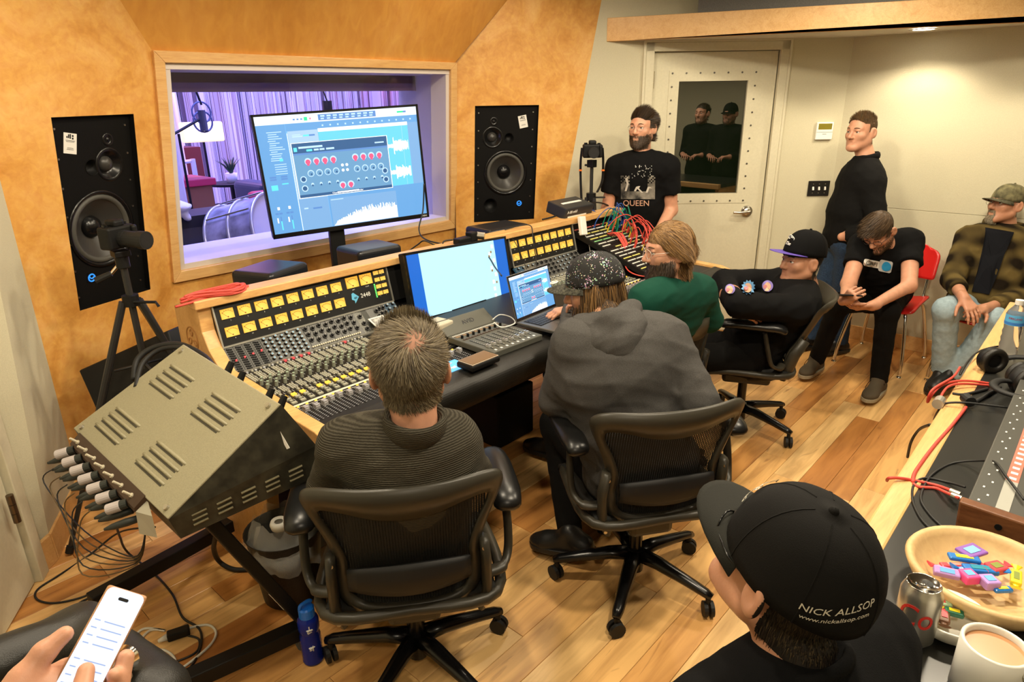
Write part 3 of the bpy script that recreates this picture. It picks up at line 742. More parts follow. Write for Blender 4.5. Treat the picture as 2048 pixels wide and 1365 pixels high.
strip(Me,1.672,1.712,.004,Le_-.004,.013,'white_module',mat('pale_module',(.5,.5,.45),.5),eq1)
strip(Me,1.712,1.742,.004,Le_-.004,.012,'dark_module',mat('green_grey_module',(.12,.13,.10),.5),eq1)
strip(Me,1.778,1.803,.004,Le_-.004,.013,'white_module',mat('pale_module',(.5,.5,.45),.5),eq1)
strip(Me,1.845,1.913,.004,Le_-.004,.013,'blue_module',mat('blue_module',(.10,.33,.60),.45),eq1)
for (u,v) in ((1.692,.035),(1.692,.075),(1.692,.105),(1.79,.03),(1.79,.06),(1.79,.095)): shareput(eq1,KD,'eq_knob',Me@Matrix.Translation((u,v,.002)))
for u in (1.812,1.834):
    for j in range(4): shareput(eq1,KD,'eq_knob',Me@Matrix.Translation((u,.022+.028*j,0)))
for u in (1.862,1.896):
    for j in range(5): shareput(eq1,KB,'eq_knob',Me@Matrix.Translation((u,.016+.023*j,.002)))
for i in range(14):
    for j in range(4): shareput(eq2,KB if (i//4)%2==0 else KD,'eq_knob',Me@Matrix.Translation((2.825+.043*i,.02+.028*j,0)))
strip(Me,2.80,2.87,.004,Le_-.004,.012,'blue_module',MATS['blue_module'],eq2);strip(Me,2.88,2.96,.004,Le_-.004,.012,'cream_module',CREAM,eq2)
# small framed card leaning on EQ row
a=MB(Me@Matrix.Translation((1.755,.10,.03))@rotm('X',.35));a.box((0,0,0),(.085,.07,.003));cf=a.build('framed_card',PAPER);tag(cf,'small white signed card leaning on the console','card')
a=MB(Me@Matrix.Translation((1.755,.10,.032))@rotm('X',.35));a.box((0,0,0),(.07,.055,.001));a.build('card_picture',mat('card_picture',(.2,.2,.19),.5,col2=(.6,.6,.57),nscale=60),cf,world=True)
# channel strips
ch1=strip(Mch,XL,1.66,.004,Lc,.01,'channel_panel',PANB);ch2=strip(Mch,2.80,3.415,.004,Lc,.01,'channel_panel',PANB)
cen=strip(Mch,1.66,2.80,.004,Lc,.008,'centre_desk',PANB)
CW=.0368
k=MB()
def cap(x,v,r,h,mi): k.cyl((x,v,0),(x,v,h),r,r*.88,n=8,mi=mi)
cap(-.008,.012,.0052,.006,1);cap(.006,.013,.0052,.005,5)
for j in range(8):
    for x in (-.010,-.001): k.box((x,.034+.0105*j,.0025),(.0058,.0068,.005),mi=0)
for j,(x,v) in enumerate(((.008,.125),(-.006,.148),(.008,.171),(-.006,.194))): cap(x,v,.0072,.020,2); k.cyl((x,v,.02),(x,v,.0206),.004,n=8,mi=6)
for j in range(6):
    for x in (.010,.001): k.box((x,.035+.0125*j,.002),(.005,.005,.004),mi=0)
for j in range(5):
    for x in (-.011,-.002,.007): k.box((x,.218+.010*j,.002),(.0055,.006,.004),mi=0)
k.box((-.004,.283,.004),(.010,.014,.008),mi=4)
for x,v in ((-.006,.304),(.004,.304),(-.006,.314),(.004,.314)): k.box((x,v,.0035),(.0075,.0065,.007),mi=3)
k.box((.0,.332,.003),(.019,.013,.006),mi=4);k.box((.0,.352,.003),(.012,.010,.008),mi=4);k.box((.001,.370,.003),(.020,.012,.006),mi=4)
for j in range(10): k.box((.0165,.03+.035*j,.0005),(.0012,.018,.0008),mi=5)
CHM=proto_mesh(k,[mat('small_cream_button',(.45,.44,.36),.5),REDL,GKN,AMB,PAD,PURP,mat('pale_green_dot',(.3,.45,.35),.5)])
k2=MB();k=k2
cap(-.008,.012,.0052,.006,1)
CHM2=CHM.copy();CHM2.materials[1]=MATS['small_cream_button']
CHM3=CHM2.copy();CHM3.materials[3]=MATS['small_cream_button']
for i in range(16):
    shareput(ch1,CHM if i in (0,5,6,7,8,13) else (CHM2 if i!=3 else CHM3),'channel_strip',Mch@Matrix.Translation((1.078+CW*i,0,0)))
for i in range(16): shareput(ch2,CHM2,'channel_strip',Mch@Matrix.Translation((2.825+CW*i,0,0)))
# centre section buttons
a=MB(Mch)
r2=random.Random(5)
for i in range(60): a.box((1.675+.022*(i%12)+r2.uniform(-.002,.002),.06+.055*(i//12)+r2.uniform(-.004,.004),.005),(.012,.013,.012+r2.uniform(0,.01)))
W(0,a,'centre_buttons',PAD,cen)
a=MB(Mch)
for i in range(8): a.box((1.68+.03*i,.33+.01*(i%2),.005),(.012,.012,.012))
W(0,a,'lit_centre_buttons',AMB,cen)
# silver scribble strip and faders
strip(Mf,XL,1.66,-.018,.014,.006,'scribble_strip',mat('pale_tape',(.6,.57,.48),.55));strip(Mf,2.80,3.415,-.018,.014,.006,'scribble_strip',mat('pale_tape',(.6,.57,.48),.55))
fp=strip(Mf,XL,XR,.014,Lf,.012,'fader_panel',PANB)
a=MB(Mf);a.box(((XL+1.95)/2,Lf-.012,.0008),(1.95-XL,.003,.0016));a.box(((XL+1.95)/2,.028,.0006),(1.95-XL,.001,.001));W(0,a,'white_line',WHITE,fp)
k=MB();k.box((0,.10,.0006),(.0035,.14,.0012),mi=0)
for j in range(13):
    k.box((-.009,.036+.0105*j,.0006),(.006,.0014,.001),mi=1);k.box((.009,.036+.0105*j,.0006),(.006,.0014,.001),mi=1)
k.box((-.006,.022,.002),(.008,.007,.004),mi=3)
FDS=proto_mesh(k,[BLACKM,PURP,REDL,AMB])
k=MB();k.box((0,0,.006),(.017,.024,.012),mi=0);k.box((0,-.006,.014),(.017,.009,.008),mi=0);k.box((0,.006,.014),(.017,.009,.008),mi=0);k.box((0,0,.0125),(.017,.002,.002),mi=1)
FDC=proto_mesh(k,[mat('silver_fader_cap',(.62,.6,.6),.3,.6),BLACKM])
for i in range(16):
    x=1.078+CW*i;shareput(fp,FDS,'fader_strip',Mf@Matrix.Translation((x,0,0)));shareput(fp,FDC,'fader_cap',Mf@Matrix.Translation((x,.066+.012*math.sin(i*1.3)-.02*(i>9),0)))
    x=2.825+CW*i;shareput(fp,FDS,'fader_strip',Mf@Matrix.Translation((x,0,0)));shareput(fp,FDC,'fader_cap',Mf@Matrix.Translation((x,.07,0)))
for i in range(3):
    x=1.74+.05*i;shareput(fp,FDS,'fader_strip',Mf@Matrix.Translation((x,0,0)));shareput(fp,FDC,'fader_cap',Mf@Matrix.Translation((x,.06,0)))
# printed screen on the master panel
a=MB(Mf);a.box((1.69,.155,.001),(.15,.09,.002));cs=W(0,a,'touch_display',mat('display_blue',(.05,.2,.4),.3,emit=(.12,.42,.75),es=.7),fp)
a=MB(Mf)
for i in range(14): a.box((1.63+.12*r2.random(),.118+.075*r2.random(),.0025),(.008+.018*r2.random(),.005,.001))
W(0,a,'display_icons',mat('display_pink',(.7,.4,.4),.4,emit=(.9,.5,.35),es=.5),cs)
# leather armrest: rounded section swept along X
ar=MB();pr=[(1.835,.800),(1.80,.806),(1.755,.800),(1.725,.780),(1.715,.745),(1.725,.70),(1.76,.668),(1.82,.665),(1.84,.70)]
P=spline([(0,y,z) for y,z in pr],4,True)
ar.sheet([[(x,p[1],p[2]) for p in P] for x in (XL-.02,2.0,3.0,XR+.02)],closed=True)
n_=len(P);ar.add([(XL-.02,p[1],p[2]) for p in P],[tuple(range(n_))]);ar.add([(XR+.02,p[1],p[2]) for p in P],[tuple(range(n_-1,-1,-1))])
W(0,ar,'armrest',LEA,smooth=False)
# dark rack + patchbay at the right end
Mp_,Lp=pan(V(0,2.60,1.045),V(0,1.98,.83))
pbp=strip(Mp_,3.43,XR,0,Lp,.03,'patchbay',BLACKM)
PB=[mat('patch_white',(.6,.6,.55),.6),mat('patch_yellow',(.6,.55,.15),.6),mat('patch_red',(.6,.15,.12),.6),mat('patch_green',(.2,.45,.2),.6)]
for j in range(18):
    v=.03+.034*j;a=MB(Mp_)
    for i in range(5):
        if r2.random()<.85: a.box((3.49+.10*i,v,.002),(.085,.009,.003))
    W(0,a,'patch_label_row',PB[(2,0,1,0,1,3)[j] if j<6 else (0 if j%4 else 1)],pbp)
a=MB(Mp_)
for j in range(18):
    for i in range(24): a.cyl((3.445+.0215*i,.047+.034*j,-.001),(3.445+.0215*i,.047+.034*j,.0025),.0042,n=6)
W(0,a,'jack_row',mat('jack_metal',(.12,.11,.1),.3,.8),pbp)
# patch cords, each its own thing
RED=mat('red_cable',(.62,.07,.05),.5);GRN=mat('green_cable',(.01,.22,.13),.45);BLU=mat('blue_cable',(.02,.08,.33),.4);YEL=mat('yellow_plug',(.65,.5,.03),.5);BLKC=mat('black_cable',(.012,.012,.012),.5);WHC=mat('white_cable',(.72,.71,.66),.5)
def pb3(u,v,h): return np.array(Mp_@Vector((u,v,h)))
def patch(i,c,u0,v0,u1,v1,h,label):
    o=thing('patch_cord',label,'cable',pb3(u0,v0,0),group='patch cords on the patchbay')
    a=MB();A=pb3(u0,v0,.05);B=pb3(u1,v1,.05);m=(A+B)/2+V(r2.uniform(-.03,.03),r2.uniform(-.02,.03),h)
    a.tube(spline([pb3(u0,v0,.03),A,A*.6+m*.4+V(0,0,.02),m,B*.6+m*.4+V(0,0,.01),B,pb3(u1,v1,.03)],5),.0032,5);a.build('cord',c,o,world=True,smooth=True)
    for (u,v) in ((u0,v0),(u1,v1)):
        a=MB();a.cyl(pb3(u,v,0),pb3(u,v,.04),.0055,.0045,n=7);a.build('plug',c if r2.random()<.7 else YEL,o,world=True)
for i in range(15): patch(i,RED,3.62+.30*r2.random(),.12+.35*r2.random(),3.62+.33*r2.random(),.14+.36*r2.random(),.06+.05*r2.random(),'salmon red patch cord plugged into the patchbay tangle')
for i in range(8): patch(i,GRN,3.66+.28*r2.random(),.05+.12*r2.random(),3.72+.23*r2.random(),.1+.2*r2.random(),.07+.05*r2.random(),'dark green patch cord plugged into the upper patchbay')
for i in range(4): patch(i,BLU,3.6+.3*r2.random(),.02+.05*r2.random(),3.75+.2*r2.random(),.06+.14*r2.random(),.08+.05*r2.random(),'blue patch cord arching over the top of the patchbay')
# red bundle running down to the lower right
o=thing('cable_bundle','bundle of salmon red cords running down the patchbay','cable',at(1240,500,Y=2.3))
for i in range(7):
    a=MB();d=r2.uniform(-.012,.012)
    a.tube(spline([at(1215+3*i,468+2*i,Y=2.42),at(1232+2*i,478+d*200,Y=2.36)+V(0,0,.03),at(1255+2*i,505+i,Y=2.25),at(1275+i*2,518+i,Y=2.16),at(1310+i*2,528+1.6*i,Y=2.06)],6),.004,5);a.build('cord',RED,o,world=True,smooth=True)
o=MB();o.tube(spline([at(1243,492,Y=2.3),at(1246,515,Y=2.26),at(1255,540,Y=2.12),at(1280,552,Y=2.02),at(1310,553,Y=1.98)],7),.004,5);tag(o.build('loose_red_cable',RED,smooth=True),'single red cord looping below the patchbay','cable')
# ------------------------------------------------------------------ screens
def em(name,c,s=1.0): return mat(name,tuple(x*.1 for x in c),.4,emit=c,es=s*.70)
SCR=1.0
UI={'bg':em('ui_blue',(.16,.42,.78)),'pan':em('ui_panel',(.12,.32,.62)),'hdr':em('ui_track_header',(.35,.52,.76)),'bar':em('ui_toolbar',(.75,.85,1.0)),'lcd':em('ui_lcd',(.10,.24,.55)),
'reg':em('ui_region',(.13,.55,.85)),'wht':em('ui_white',(.95,1.0,1.0)),'plg':em('ui_plugin',(.13,.30,.50)),'pld':em('ui_plugin_dark',(.03,.10,.24)),'red':em('ui_red',(.85,.10,.22)),
'grn':em('ui_green',(.03,.7,.3)),'drk':em('ui_knob',(.03,.10,.24)),'low':em('ui_low_region',(.18,.36,.62)),'cyn':em('ui_cyan',(.12,.70,.85)),'txt':em('ui_text',(.45,.66,.90))}
def ui_rects(seed=1):
    r=random.Random(seed);R_=[];a=R_.append
    a((0,0,1,1,'bg'));a((0,0,1,.072,'bar'));a((0,.072,.168,1,'pan'));a((.17,.072,1,.135,'pan'))
    a((.37,.012,.73,.062,'lcd'));
    for i in range(9): a((.385+.038*i,.02,.41+.038*i,.034,'txt'));a((.385+.038*i,.042,.405+.038*i,.054,'txt'))
    a((.285,.026,.305,.056,'grn'));a((.318,.034,.326,.048,'red'))
    for i in range(3): a((.22+.022*i,.035,.232+.022*i,.047,'lcd'))
    a((.87,.03,.93,.045,'lcd'));a((.87,.03,.91,.045,'grn'))
    for i in range(14): a((.055+.01*r.random(),.13+.018*i,.10+.05*r.random(),.137+.018*i,'txt'))
    a((.105,.355,.125,.378,'cyn'))
    for i in range(5): a((.07,.40+.02*i,.14,.406+.02*i,'txt'))
    for x in (.03,.095):
        a((x,.50,x+.038,.515,'lcd'));a((x,.52,x+.038,.535,'lcd'));
        if x<.05: a((x,.575,x+.038,.62,'cyn'))
        else: a((x,.565,x+.038,.575,'cyn'))
        a((x+.012,.765,x+.026,.79,'wht'));a((x-.005,.815,x+.014,.83,'lcd'));a((x+.018,.815,x+.037,.83,'lcd'))
        a((x,.86,x+.008,.905,'wht'));a((x+.02,.85,x+.027,.97,'cyn'));a((x+.02,.85,x+.027,.89,'lcd'))
    a((.171,.15,.174,1,'wht'))
    a((.176,.135,.355,.72,'hdr'));a((.176,.72,.355,1,'low'));a((.2,.165,.25,.172,'txt'));a((.2,.178,.26,.188,'txt'));a((.265,.172,.325,.186,'cyn'));a((.3,.172,.335,.186,'lcd'))
    for i in range(13): a((.385+.047*i,.098,.395+.047*i,.112,'txt'))
    a((.357,.128,.93,.70,'reg'));a((.357,.128,.93,.158,'wht'));a((.93,.135,1,.72,'low'))
    for yc in (.335,.575):
        for i in range(46):
            x=.785+.0030*i; h=.012+.01*r.random() if i<12 else .022+.03*r.random()+.03*max(0,1-abs(i-13)/3)+.02*max(0,1-abs(i-28)/4)
            a((x,yc-h,x+.0031,yc+h,'wht'))
    a((.888,.16,.8895,1,'txt'))
    a((.357,.70,1,1,'pan'));a((.365,.745,.80,1,'low'));a((.37,.755,.45,.762,'txt'))
    for i in range(110):
        x=.367+.0039*i;t=i/110;h=.03+.13*math.sin(min(1,t*1.15)*PI*.62)*(.55+.45*r.random())
        if t<.06:h*=t/.06
        a((x,.995-h,x+.0040,.995,'wht'))
    a((.2,.80,.225,.812,'txt'));a((.255,.805,.31,.82,'lcd'))
    # plug-in window
    a((.183,.235,.785,.715,'wht'));a((.187,.24,.781,.71,'plg'));a((.187,.24,.781,.325,'pld'));a((.187,.685,.781,.71,'pld'));a((.187,.325,.781,.34,'lcd'))
    a((.195,.275,.215,.31,'cyn'));a((.225,.27,.37,.287,'txt'));a((.27,.297,.305,.315,'cyn'));a((.315,.297,.345,.313,'txt'));a((.35,.297,.38,.313,'txt'));a((.39,.297,.44,.313,'txt'));a((.7,.285,.76,.297,'txt'))
    a((.42,.69,.56,.702,'wht'))
    return R_
def ui_knobs(): # circles x,y,r,mat
    K=[]
    for i in range(4):
        for x0 in (.268+.052*i,.563+.052*i): K+= [(x0,.40,.021,'txt'),(x0,.405,.0155,'red'),(x0,.425,.009,'red')]
        for x0 in (.275+.052*i,.565+.052*i): K+= [(x0,.505,.021,'txt'),(x0,.507,.016,'plg'),(x0+.003,.513,.006,'drk'),(x0,.60,.009,'txt'),(x0,.61,.006,'drk')]
    for x in (.46,.512): K+=[(x,.635,.022,'txt'),(x,.638,.015,'red'),(x,.656,.008,'red')]
    for x in (.225,.745): K+=[(x,.55,.02,'txt'),(x,.55,.014,'drk'),(x,.63,.02,'txt'),(x,.63,.014,'drk')]
    for x in (.475,.503):
        for y in (.46,.505): K.append((x,y,.009,'wht'))
    return K
def draw_ui(M,w,h,name,par,eps=.0004,mul=None):
    names=list(UI.keys());mb=MB(M)
    for i,(x0,y0,x1,y1,c) in enumerate(ui_rects()):
        z=eps*(.2+.02*i) if i<260 else eps*6
        z=eps*(.1+i*.006)
        mb.quad(((x0-.5)*w,(.5-y1)*h,z),((x1-.5)*w,(.5-y1)*h,z),((x1-.5)*w,(.5-y0)*h,z),((x0-.5)*w,(.5-y0)*h,z),names.index(c))
    for i,(x,y,r,c) in enumerate(ui_knobs()):
        z=eps*(3+.02*i);n=12;mb.add([((x-.5)*w+r*w*math.cos(2*PI*k/n),(.5-y)*h+r*w*math.sin(2*PI*k/n),z) for k in range(n)],[tuple(range(n))],names.index(c))
    ms=[UI[k] for k in names]
    return mb.build(name,ms,par,world=True)
def quadframe(P): # P: TL,TR,BR,BL
    c=sum(P)/4;u=nrm((P[1]-P[0])+(P[2]-P[3]));v0=nrm((P[0]-P[3])+(P[1]-P[2]));n=nrm(np.cross(u,v0));v=np.cross(n,u)
    return frame(c,u,v,n),(np.linalg.norm(P[1]-P[0])+np.linalg.norm(P[2]-P[3]))/2,(np.linalg.norm(P[0]-P[3])+np.linalg.norm(P[1]-P[2]))/2
# big monitor on a stand behind the console
P=[at(511,230,Y=3.35),at(845,208,Y=3.05),at(848,435,Y=3.05),at(537,480,Y=3.35)];Mt,tw_,th_=quadframe(P)
bp_=V(2.11,3.24,0)
tv=thing('display_monitor','large flat monitor on a black pole showing audio software','monitor',bp_)
a=MB(Mt);a.box((0,0,-.025),(tw_,th_,.045));a.build('housing',BLACKM,tv,world=True,bevel=.006)
a=MB(Mt);e=.012
for c,s in (((0,th_/2-e/2,0),(tw_,e,.012)),((0,-th_/2+e,0),(tw_,2*e,.012)),((-tw_/2+e/2,0,0),(e,th_,.012)),((tw_/2-e/2,0,0),(e,th_,.012))): a.box(c,s)
a.build('bezel',BLACKG,tv,world=True)
draw_ui(Mt@Matrix.Translation((0,e/2,.0005)),tw_-2*e,th_-3*e,'screen',tv)
put_text('Chandler Limited Curve Bender',.0135,Mt@Matrix.Translation((-.012,-.1135,.0045)),'screen_caption',UI['wht'],tv)
put_text('VIZIO',.012,Mt@Matrix.Translation((tw_/2-.03,-th_/2+.012,.0065)),'brand_lettering',MATS['white_lettering'],tv)
a=MB();a.box(((bp_[0]),bp_[1]+.03,.70),(.085,.045,1.15),rot=rotm('Z',-.33));a.build('pole',BLACKM,tv,world=True,bevel=.006)
a=MB();a.box((bp_[0],bp_[1]+.02,.02),(.6,.45,.03));a.build('foot_plate',BLACKM,tv,world=True,bevel=.01)
# console LG style monitor
P=[at(797,515,Y=2.475),at(1012,468,Y=2.475),at(1027,603,Y=2.40),at(840,645,Y=2.40)];Mg,gw,gh=quadframe(P)
lg=thing('desk_monitor','flat desk monitor with a blank pale blue screen on the console','monitor',(P[3]+P[2])/2)
a=MB(Mg);a.box((0,0,-.022),(gw,gh,.04));a.build('housing',BLACKM,lg,world=True,bevel=.006)
a=MB(Mg);e=.012
for c,s in (((0,gh/2-e/2,0),(gw,e,.01)),((0,-gh/2+1.2*e,0),(gw,2.4*e,.01)),((-gw/2+e/2,0,0),(e,gh,.01)),((gw/2-e/2,0,0),(e,gh,.01))): a.box(c,s)
a.build('bezel',BLACKG,lg,world=True)
a=MB(Mg);a.box((0,e*.7,.0008),(gw-2*e,gh-3.4*e,.001));sc_=a.build('screen',em('desktop_blue',(.01,.12,.52),1.0),lg,world=True)
a=MB(Mg);a.box((-.005,e*.7,.002),(gw*.735,gh-3.4*e,.0005));a.build('window_area',em('pale_window',(.42,.78,1.0),1.05),sc_,world=True)
a=MB(Mg);r2=random.Random(4)
for i in range(9): a.box((gw*.30+(.0 if i%2 else .025)*(i<6),gh*.38-.038*i,.003),(.016,.02,.0004))
a.build('desktop_icons',em('icon_white',(.9,.97,1.0),1.1),sc_,world=True)
a=MB(Mg)
for i,(x,y) in enumerate(((gw*.29,gh*.24),(gw*.30,gh*.02),(gw*.33,-.06),(gw*.315,gh*.30))): a.box((x,y,.0034),(.012,.012,.0004))
a.build('desktop_icons',em('icon_brown',(.35,.22,.08),.8),sc_,world=True)
put_text('LG',.014,Mg@Matrix.Translation((.02,-gh/2+1.2*e,.006)),'brand_lettering',MATS['white_lettering'],lg)
a=MB();a.box(((P[3]+P[2])/2+V(0,.08,.02)),(.25,.16,.03));a.build('stand',BLACKM,lg,world=True)
# ------------------------------------------------------------------ laptop
ZL=.848
hL=at(1033.5,645,z=ZL);hR=at(1114,612,z=ZL);u=nrm(hR-hL);lw_=.325;fd=np.cross(V(0,0,1),u);fd=-fd if fd[1]>0 else fd   # toward user
fd=nrm(fd)
lp=thing('laptop','open grey laptop showing audio software in front of the hooded person','laptop',hL+u*lw_/2+fd*.11-V(0,0,ZL-.825))
Mb_=frame(hL+u*lw_/2,u,-fd,V(0,0,1))
SPG=mat('space_grey_aluminium',(.16,.155,.15),.4,.7)
a=MB(Mb_);a.box((0,-.115,-.008),(lw_,.23,.016));a.build('base',SPG,lp,world=True,bevel=.004)
a=MB(Mb_);a.box((0,-.075,.0005),(lw_*.86,.105,.001));kb=a.build('keyboard',BLACKM,lp,world=True)
a=MB(Mb_)
for r_ in range(5):
    for c_ in range(14): a.box((-.125+.0192*c_,-.033-.0205*r_,.0017),(.016,.017,.0015))
a.build('keys',mat('key_black',(.02,.022,.03),.45),kb,world=True)
a=MB(Mb_);a.box((0,-.183,.0004),(.12,.075,.0006));a.build('trackpad',mat('trackpad_grey',(.19,.185,.18),.35,.6),lp,world=True)
feet=MB(Mb_)
for sx in (-.13,.13):
    for sy in (-.03,-.2): feet.cyl((sx,sy,-.024),(sx,sy,-.016),.01,n=10)
feet.build('rubber_foot',RUB,lp,world=True)
sT=(at(1004,553,Y=hL[1]+.055)+at(1092,531,Y=hR[1]+.055))/2
cB=hL+u*lw_/2; up_=nrm(sT-cB-u*np.dot(sT-cB,u));lh=.222
Ms=frame(cB+up_*lh/2,u,up_,np.cross(u,up_))
a=MB(Ms);a.box((0,0,-.003),(lw_,lh,.006));lid=a.build('lid',SPG,lp,world=True,bevel=.002)
a=MB(Ms);a.box((0,0,.0004),(lw_-.004,lh-.004,.001));a.build('bezel',BLACKG,lid,world=True)
draw_ui(Ms@Matrix.Translation((0,.002,.0013)),lw_-.016,lh-.024,'screen',lid,eps=.0003)
# ------------------------------------------------------------------ fader controller
ZA=.835
c=[at(898,669,z=ZA),at(987,642,z=ZA),at(1082,673,z=ZA),at(996,708,z=ZA)]  # back L, back R, front R, front L
u=nrm((c[1]-c[0])+(c[2]-c[3]));v=nrm((c[3]-c[0])+(c[2]-c[1]));v=nrm(v-u*(v@u));ctr=sum(c)/4;aw=.31;ad=.30
Ma=frame(ctr,u,-v,np.cross(u,-v))
av=thing('fader_controller','grey eight fader desk controller with flip up cover by the laptop','controller',ctr-V(0,0,.03))
AVG=mat('controller_grey',(.085,.085,.07),.5)
a=MB(Ma);a.box((0,0,-.014),(aw,ad,.028));a.build('body',AVG,av,world=True,bevel=.004)
a=MB(Ma@Matrix.Translation((0,ad/2+.045,.022))@rotm('X',.55));a.box((0,0,0),(aw,.10,.008));fp_=a.build('cover_flap',AVG,av,world=True,bevel=.012,seg=3)
put_text('AVID',.034,Ma@Matrix.Translation((.01,ad/2+.045,.022))@rotm('X',.55)@Matrix.Translation((0,0,.0045)),'flap_lettering',mat('dark_print',(.02,.022,.03),.5),fp_)
k=MB();k.box((0,-.04,.0006),(.004,.15,.0012));FS=proto_mesh(k,[BLACKM])
k=MB();k.box((0,0,.007),(.015,.020,.012),mi=0);k.box((0,0,.0135),(.015,.002,.002),mi=1);FC=proto_mesh(k,[mat('silver_cap',(.7,.7,.68),.25,.7),BLACKM])
k=MB();k.cyl((0,0,0),(0,0,.014),.0065,.006,n=12);KN=proto_mesh(k,[BLACKM])
k=MB();k.box((0,0,.002),(.011,.008,.004));PB_=proto_mesh(k,[mat('brown_button',(.09,.06,.045),.5)])
k=MB();k.box((0,0,.0006),(.026,.016,.0012));PS=proto_mesh(k,[mat('brown_display',(.22,.13,.05),.4)])
for i in range(8):
    x=-.124+.0345*i
    shareput(av,FS,'fader_slot',Ma@Matrix.Translation((x,0,0)));shareput(av,FC,'fader_cap',Ma@Matrix.Translation((x,-.085+.012*math.sin(i)*.4,0)))
    shareput(av,KN,'encoder',Ma@Matrix.Translation((x,.085,0)));shareput(av,PS,'channel_display',Ma@Matrix.Translation((x,.112,0)))
    for dx in (-.008,.008): shareput(av,PB_,'button',Ma@Matrix.Translation((x+dx,.06,0)))
a=MB(Ma)
for i in range(8):
    x=-.124+.0345*i
    for j in range(10): a.box((x+.009,.02-.0135*j,.0004),(.003,.0015,.0008))
    a.box((x,-.13,.0004),(.010,.012,.0008))
for i in range(30): a.box((-.14+.0095*i,.13,.0006),(.005,.008,.0012))
a.build('printed_marks',MATS['white_lettering'],av,world=True)
# white interface box and small things behind the controller
a=MB();q=at(868,655,z=.86);a.box(q,(.16,.10,.045),rot=rotm('Z',.1));o=a.build('audio_interface',CREAM,None,bevel=.006);tag(o,'cream audio interface box left of the fader controller','audio interface')
a=MB()
for dx in (-.05,-.025): a.cyl(q+V(dx,-.05,0),q+V(dx,-.066,0),.009,n=12)
a.build('knob',BLACKM,o,world=True)
# phone in a holder on the armrest
pc=at(957,718,z=.84);u=nrm(at(968,705,z=.84)-at(923,722.6,z=.84));v=np.cross(V(0,0,1),u)
Mq=frame(pc,u,v,V(0,0,1));ph=thing('phone_dock','brown screened handheld device in a black case on the console armrest','handheld device',pc-V(0,0,.03))
a=MB(Mq);a.box((0,0,-.012),(.165,.095,.026));a.build('case',BLACKM,ph,world=True,bevel=.008)
a=MB(Mq);a.box((0,0,.003),(.15,.085,.003));a.build('rim',mat('pale_rim',(.5,.42,.33),.4),ph,world=True)
a=MB(Mq);a.box((0,0,.005),(.143,.078,.002));a.build('screen',mat('brown_screen',(.17,.095,.035),.3),ph,world=True)
# ------------------------------------------------------------------ nearfield speakers on stands
NFM=mat('satin_black_blue_sheen',(.012,.013,.016),.3)  # blue reflection of window and screens tinted into the black
def nearfield(pos,rz,w_,d_,z0,z1,label):
    o=thing('nearfield_speaker',label,'loudspeaker',(pos[0],pos[1],z0),rz,group='nearfield speakers behind the console')
    a=MB();a.box((0,0,(z1-z0)/2),(w_,d_,z1-z0));a.build('cabinet',NFM,o,bevel=.022,seg=4)
    a=MB();h=z1-z0
    for (zz,r) in ((h*.38,.075),(h*.78,.03)):
        a.lathe([(r,0),(r*.9,-.008),(r*.4,.015),(.001,.01)],24,M=Matrix.Translation((0,-d_/2-.002,zz))@rotm('X',PI/2))
    a.build('driver',CONE,o,smooth=True)
    a=MB();a.tube([(.055*math.cos(t),-d_/2-.004,h*.42+.055*math.sin(t)) for t in np.linspace(0,2*PI,24,False)],.005,6,closed=True);a.build('driver_ring',ALU,o,smooth=True)
    s=thing('speaker_stand',label.replace('nearfield speaker','pole stand under the nearfield speaker'),'stand',(pos[0],pos[1],0),rz,group='stands of the nearfield speakers')
    a=MB();a.box((0,0,z0-.012),(w_*.9,d_*.85,.02));a.build('top_plate',BLACKM,s)
    a=MB();a.cyl((0,0,.02),(0,0,z0-.02),.03,n=12);a.build('pole',BLACKM,s)
    a=MB();a.box((0,0,.012),(.3,.3,.024));a.build('foot_plate',BLACKM,s)
for c_,rz,l in (((1.475,2.87,1.125),.37,'black nearfield speaker by the red coiled cable'),((2.06,2.90,1.125),-.05,'black nearfield speaker below the large monitor'),((2.95,2.79,1.12),-.1,'black nearfield speaker below the right soffit speaker')):
    nearfield(c_,rz,.27 if c_[0]<2.5 else .34,.235,.80,c_[2],l)
# ------------------------------------------------------------------ things on the console top rail
def coil(pts,r,m,name,label,cat='cable',n=6): 
    a=MB();a.tube(spline(pts,8),r,n);return tag(a.build(name,m,smooth=True),label,cat)
base=at(430,587,z=1.13);pts=[]
for k in range(64):
    t=2*PI*k/16;s=k/64;pts.append(base+V(.125*math.cos(t)*(1+.10*math.sin(k)),.035*math.sin(t)+.012*math.cos(3*t),-.006+.022*s+.006*math.sin(2*t)))
coil([base+V(-.17,-.035,-.01)]+pts,.0052,RED,'coiled_cable','coil of red cable lying on the left end of the console')
g=thing('camera_gear','black clamp and small recorder on the monitor top edge','camera gear',at(945,480,Y=2.6))
a=MB();q=at(925,486,Y=2.55)+V(0,0,.012)
a.box(q,(.10,.05,.035),rot=rotm('Z',.1));a.box(q+V(.07,0,.012),(.05,.05,.05));a.build('clamp_body',BLACKM,g,world=True,bevel=.006)
a=MB();a.cyl(q+V(.10,-.01,.015),q+V(.125,-.045,.01),.02,n=14);a.build('lens',STEEL,g,world=True)
bx=at(1140,425,Y=2.66);o=thing('recorder_box','black multitrack recorder box with white lettering on the console end','recorder',bx)
a=MB();a.box(bx+V(0,0,.03),(.30,.16,.075),rot=rotm('X',.25));a.build('case',mat('recorder_black',(.02,.022,.026),.45),o,world=True,bevel=.006)
Mx=Matrix.Translation(Vector(bx+V(0,0,.03)))@rotm('X',.25);put_text('A-88 mkII',.026,Mx@Matrix.Translation((-.08,-.081,.01))@rotm('X',PI/2),'case_lettering',MATS['white_lettering'],o)
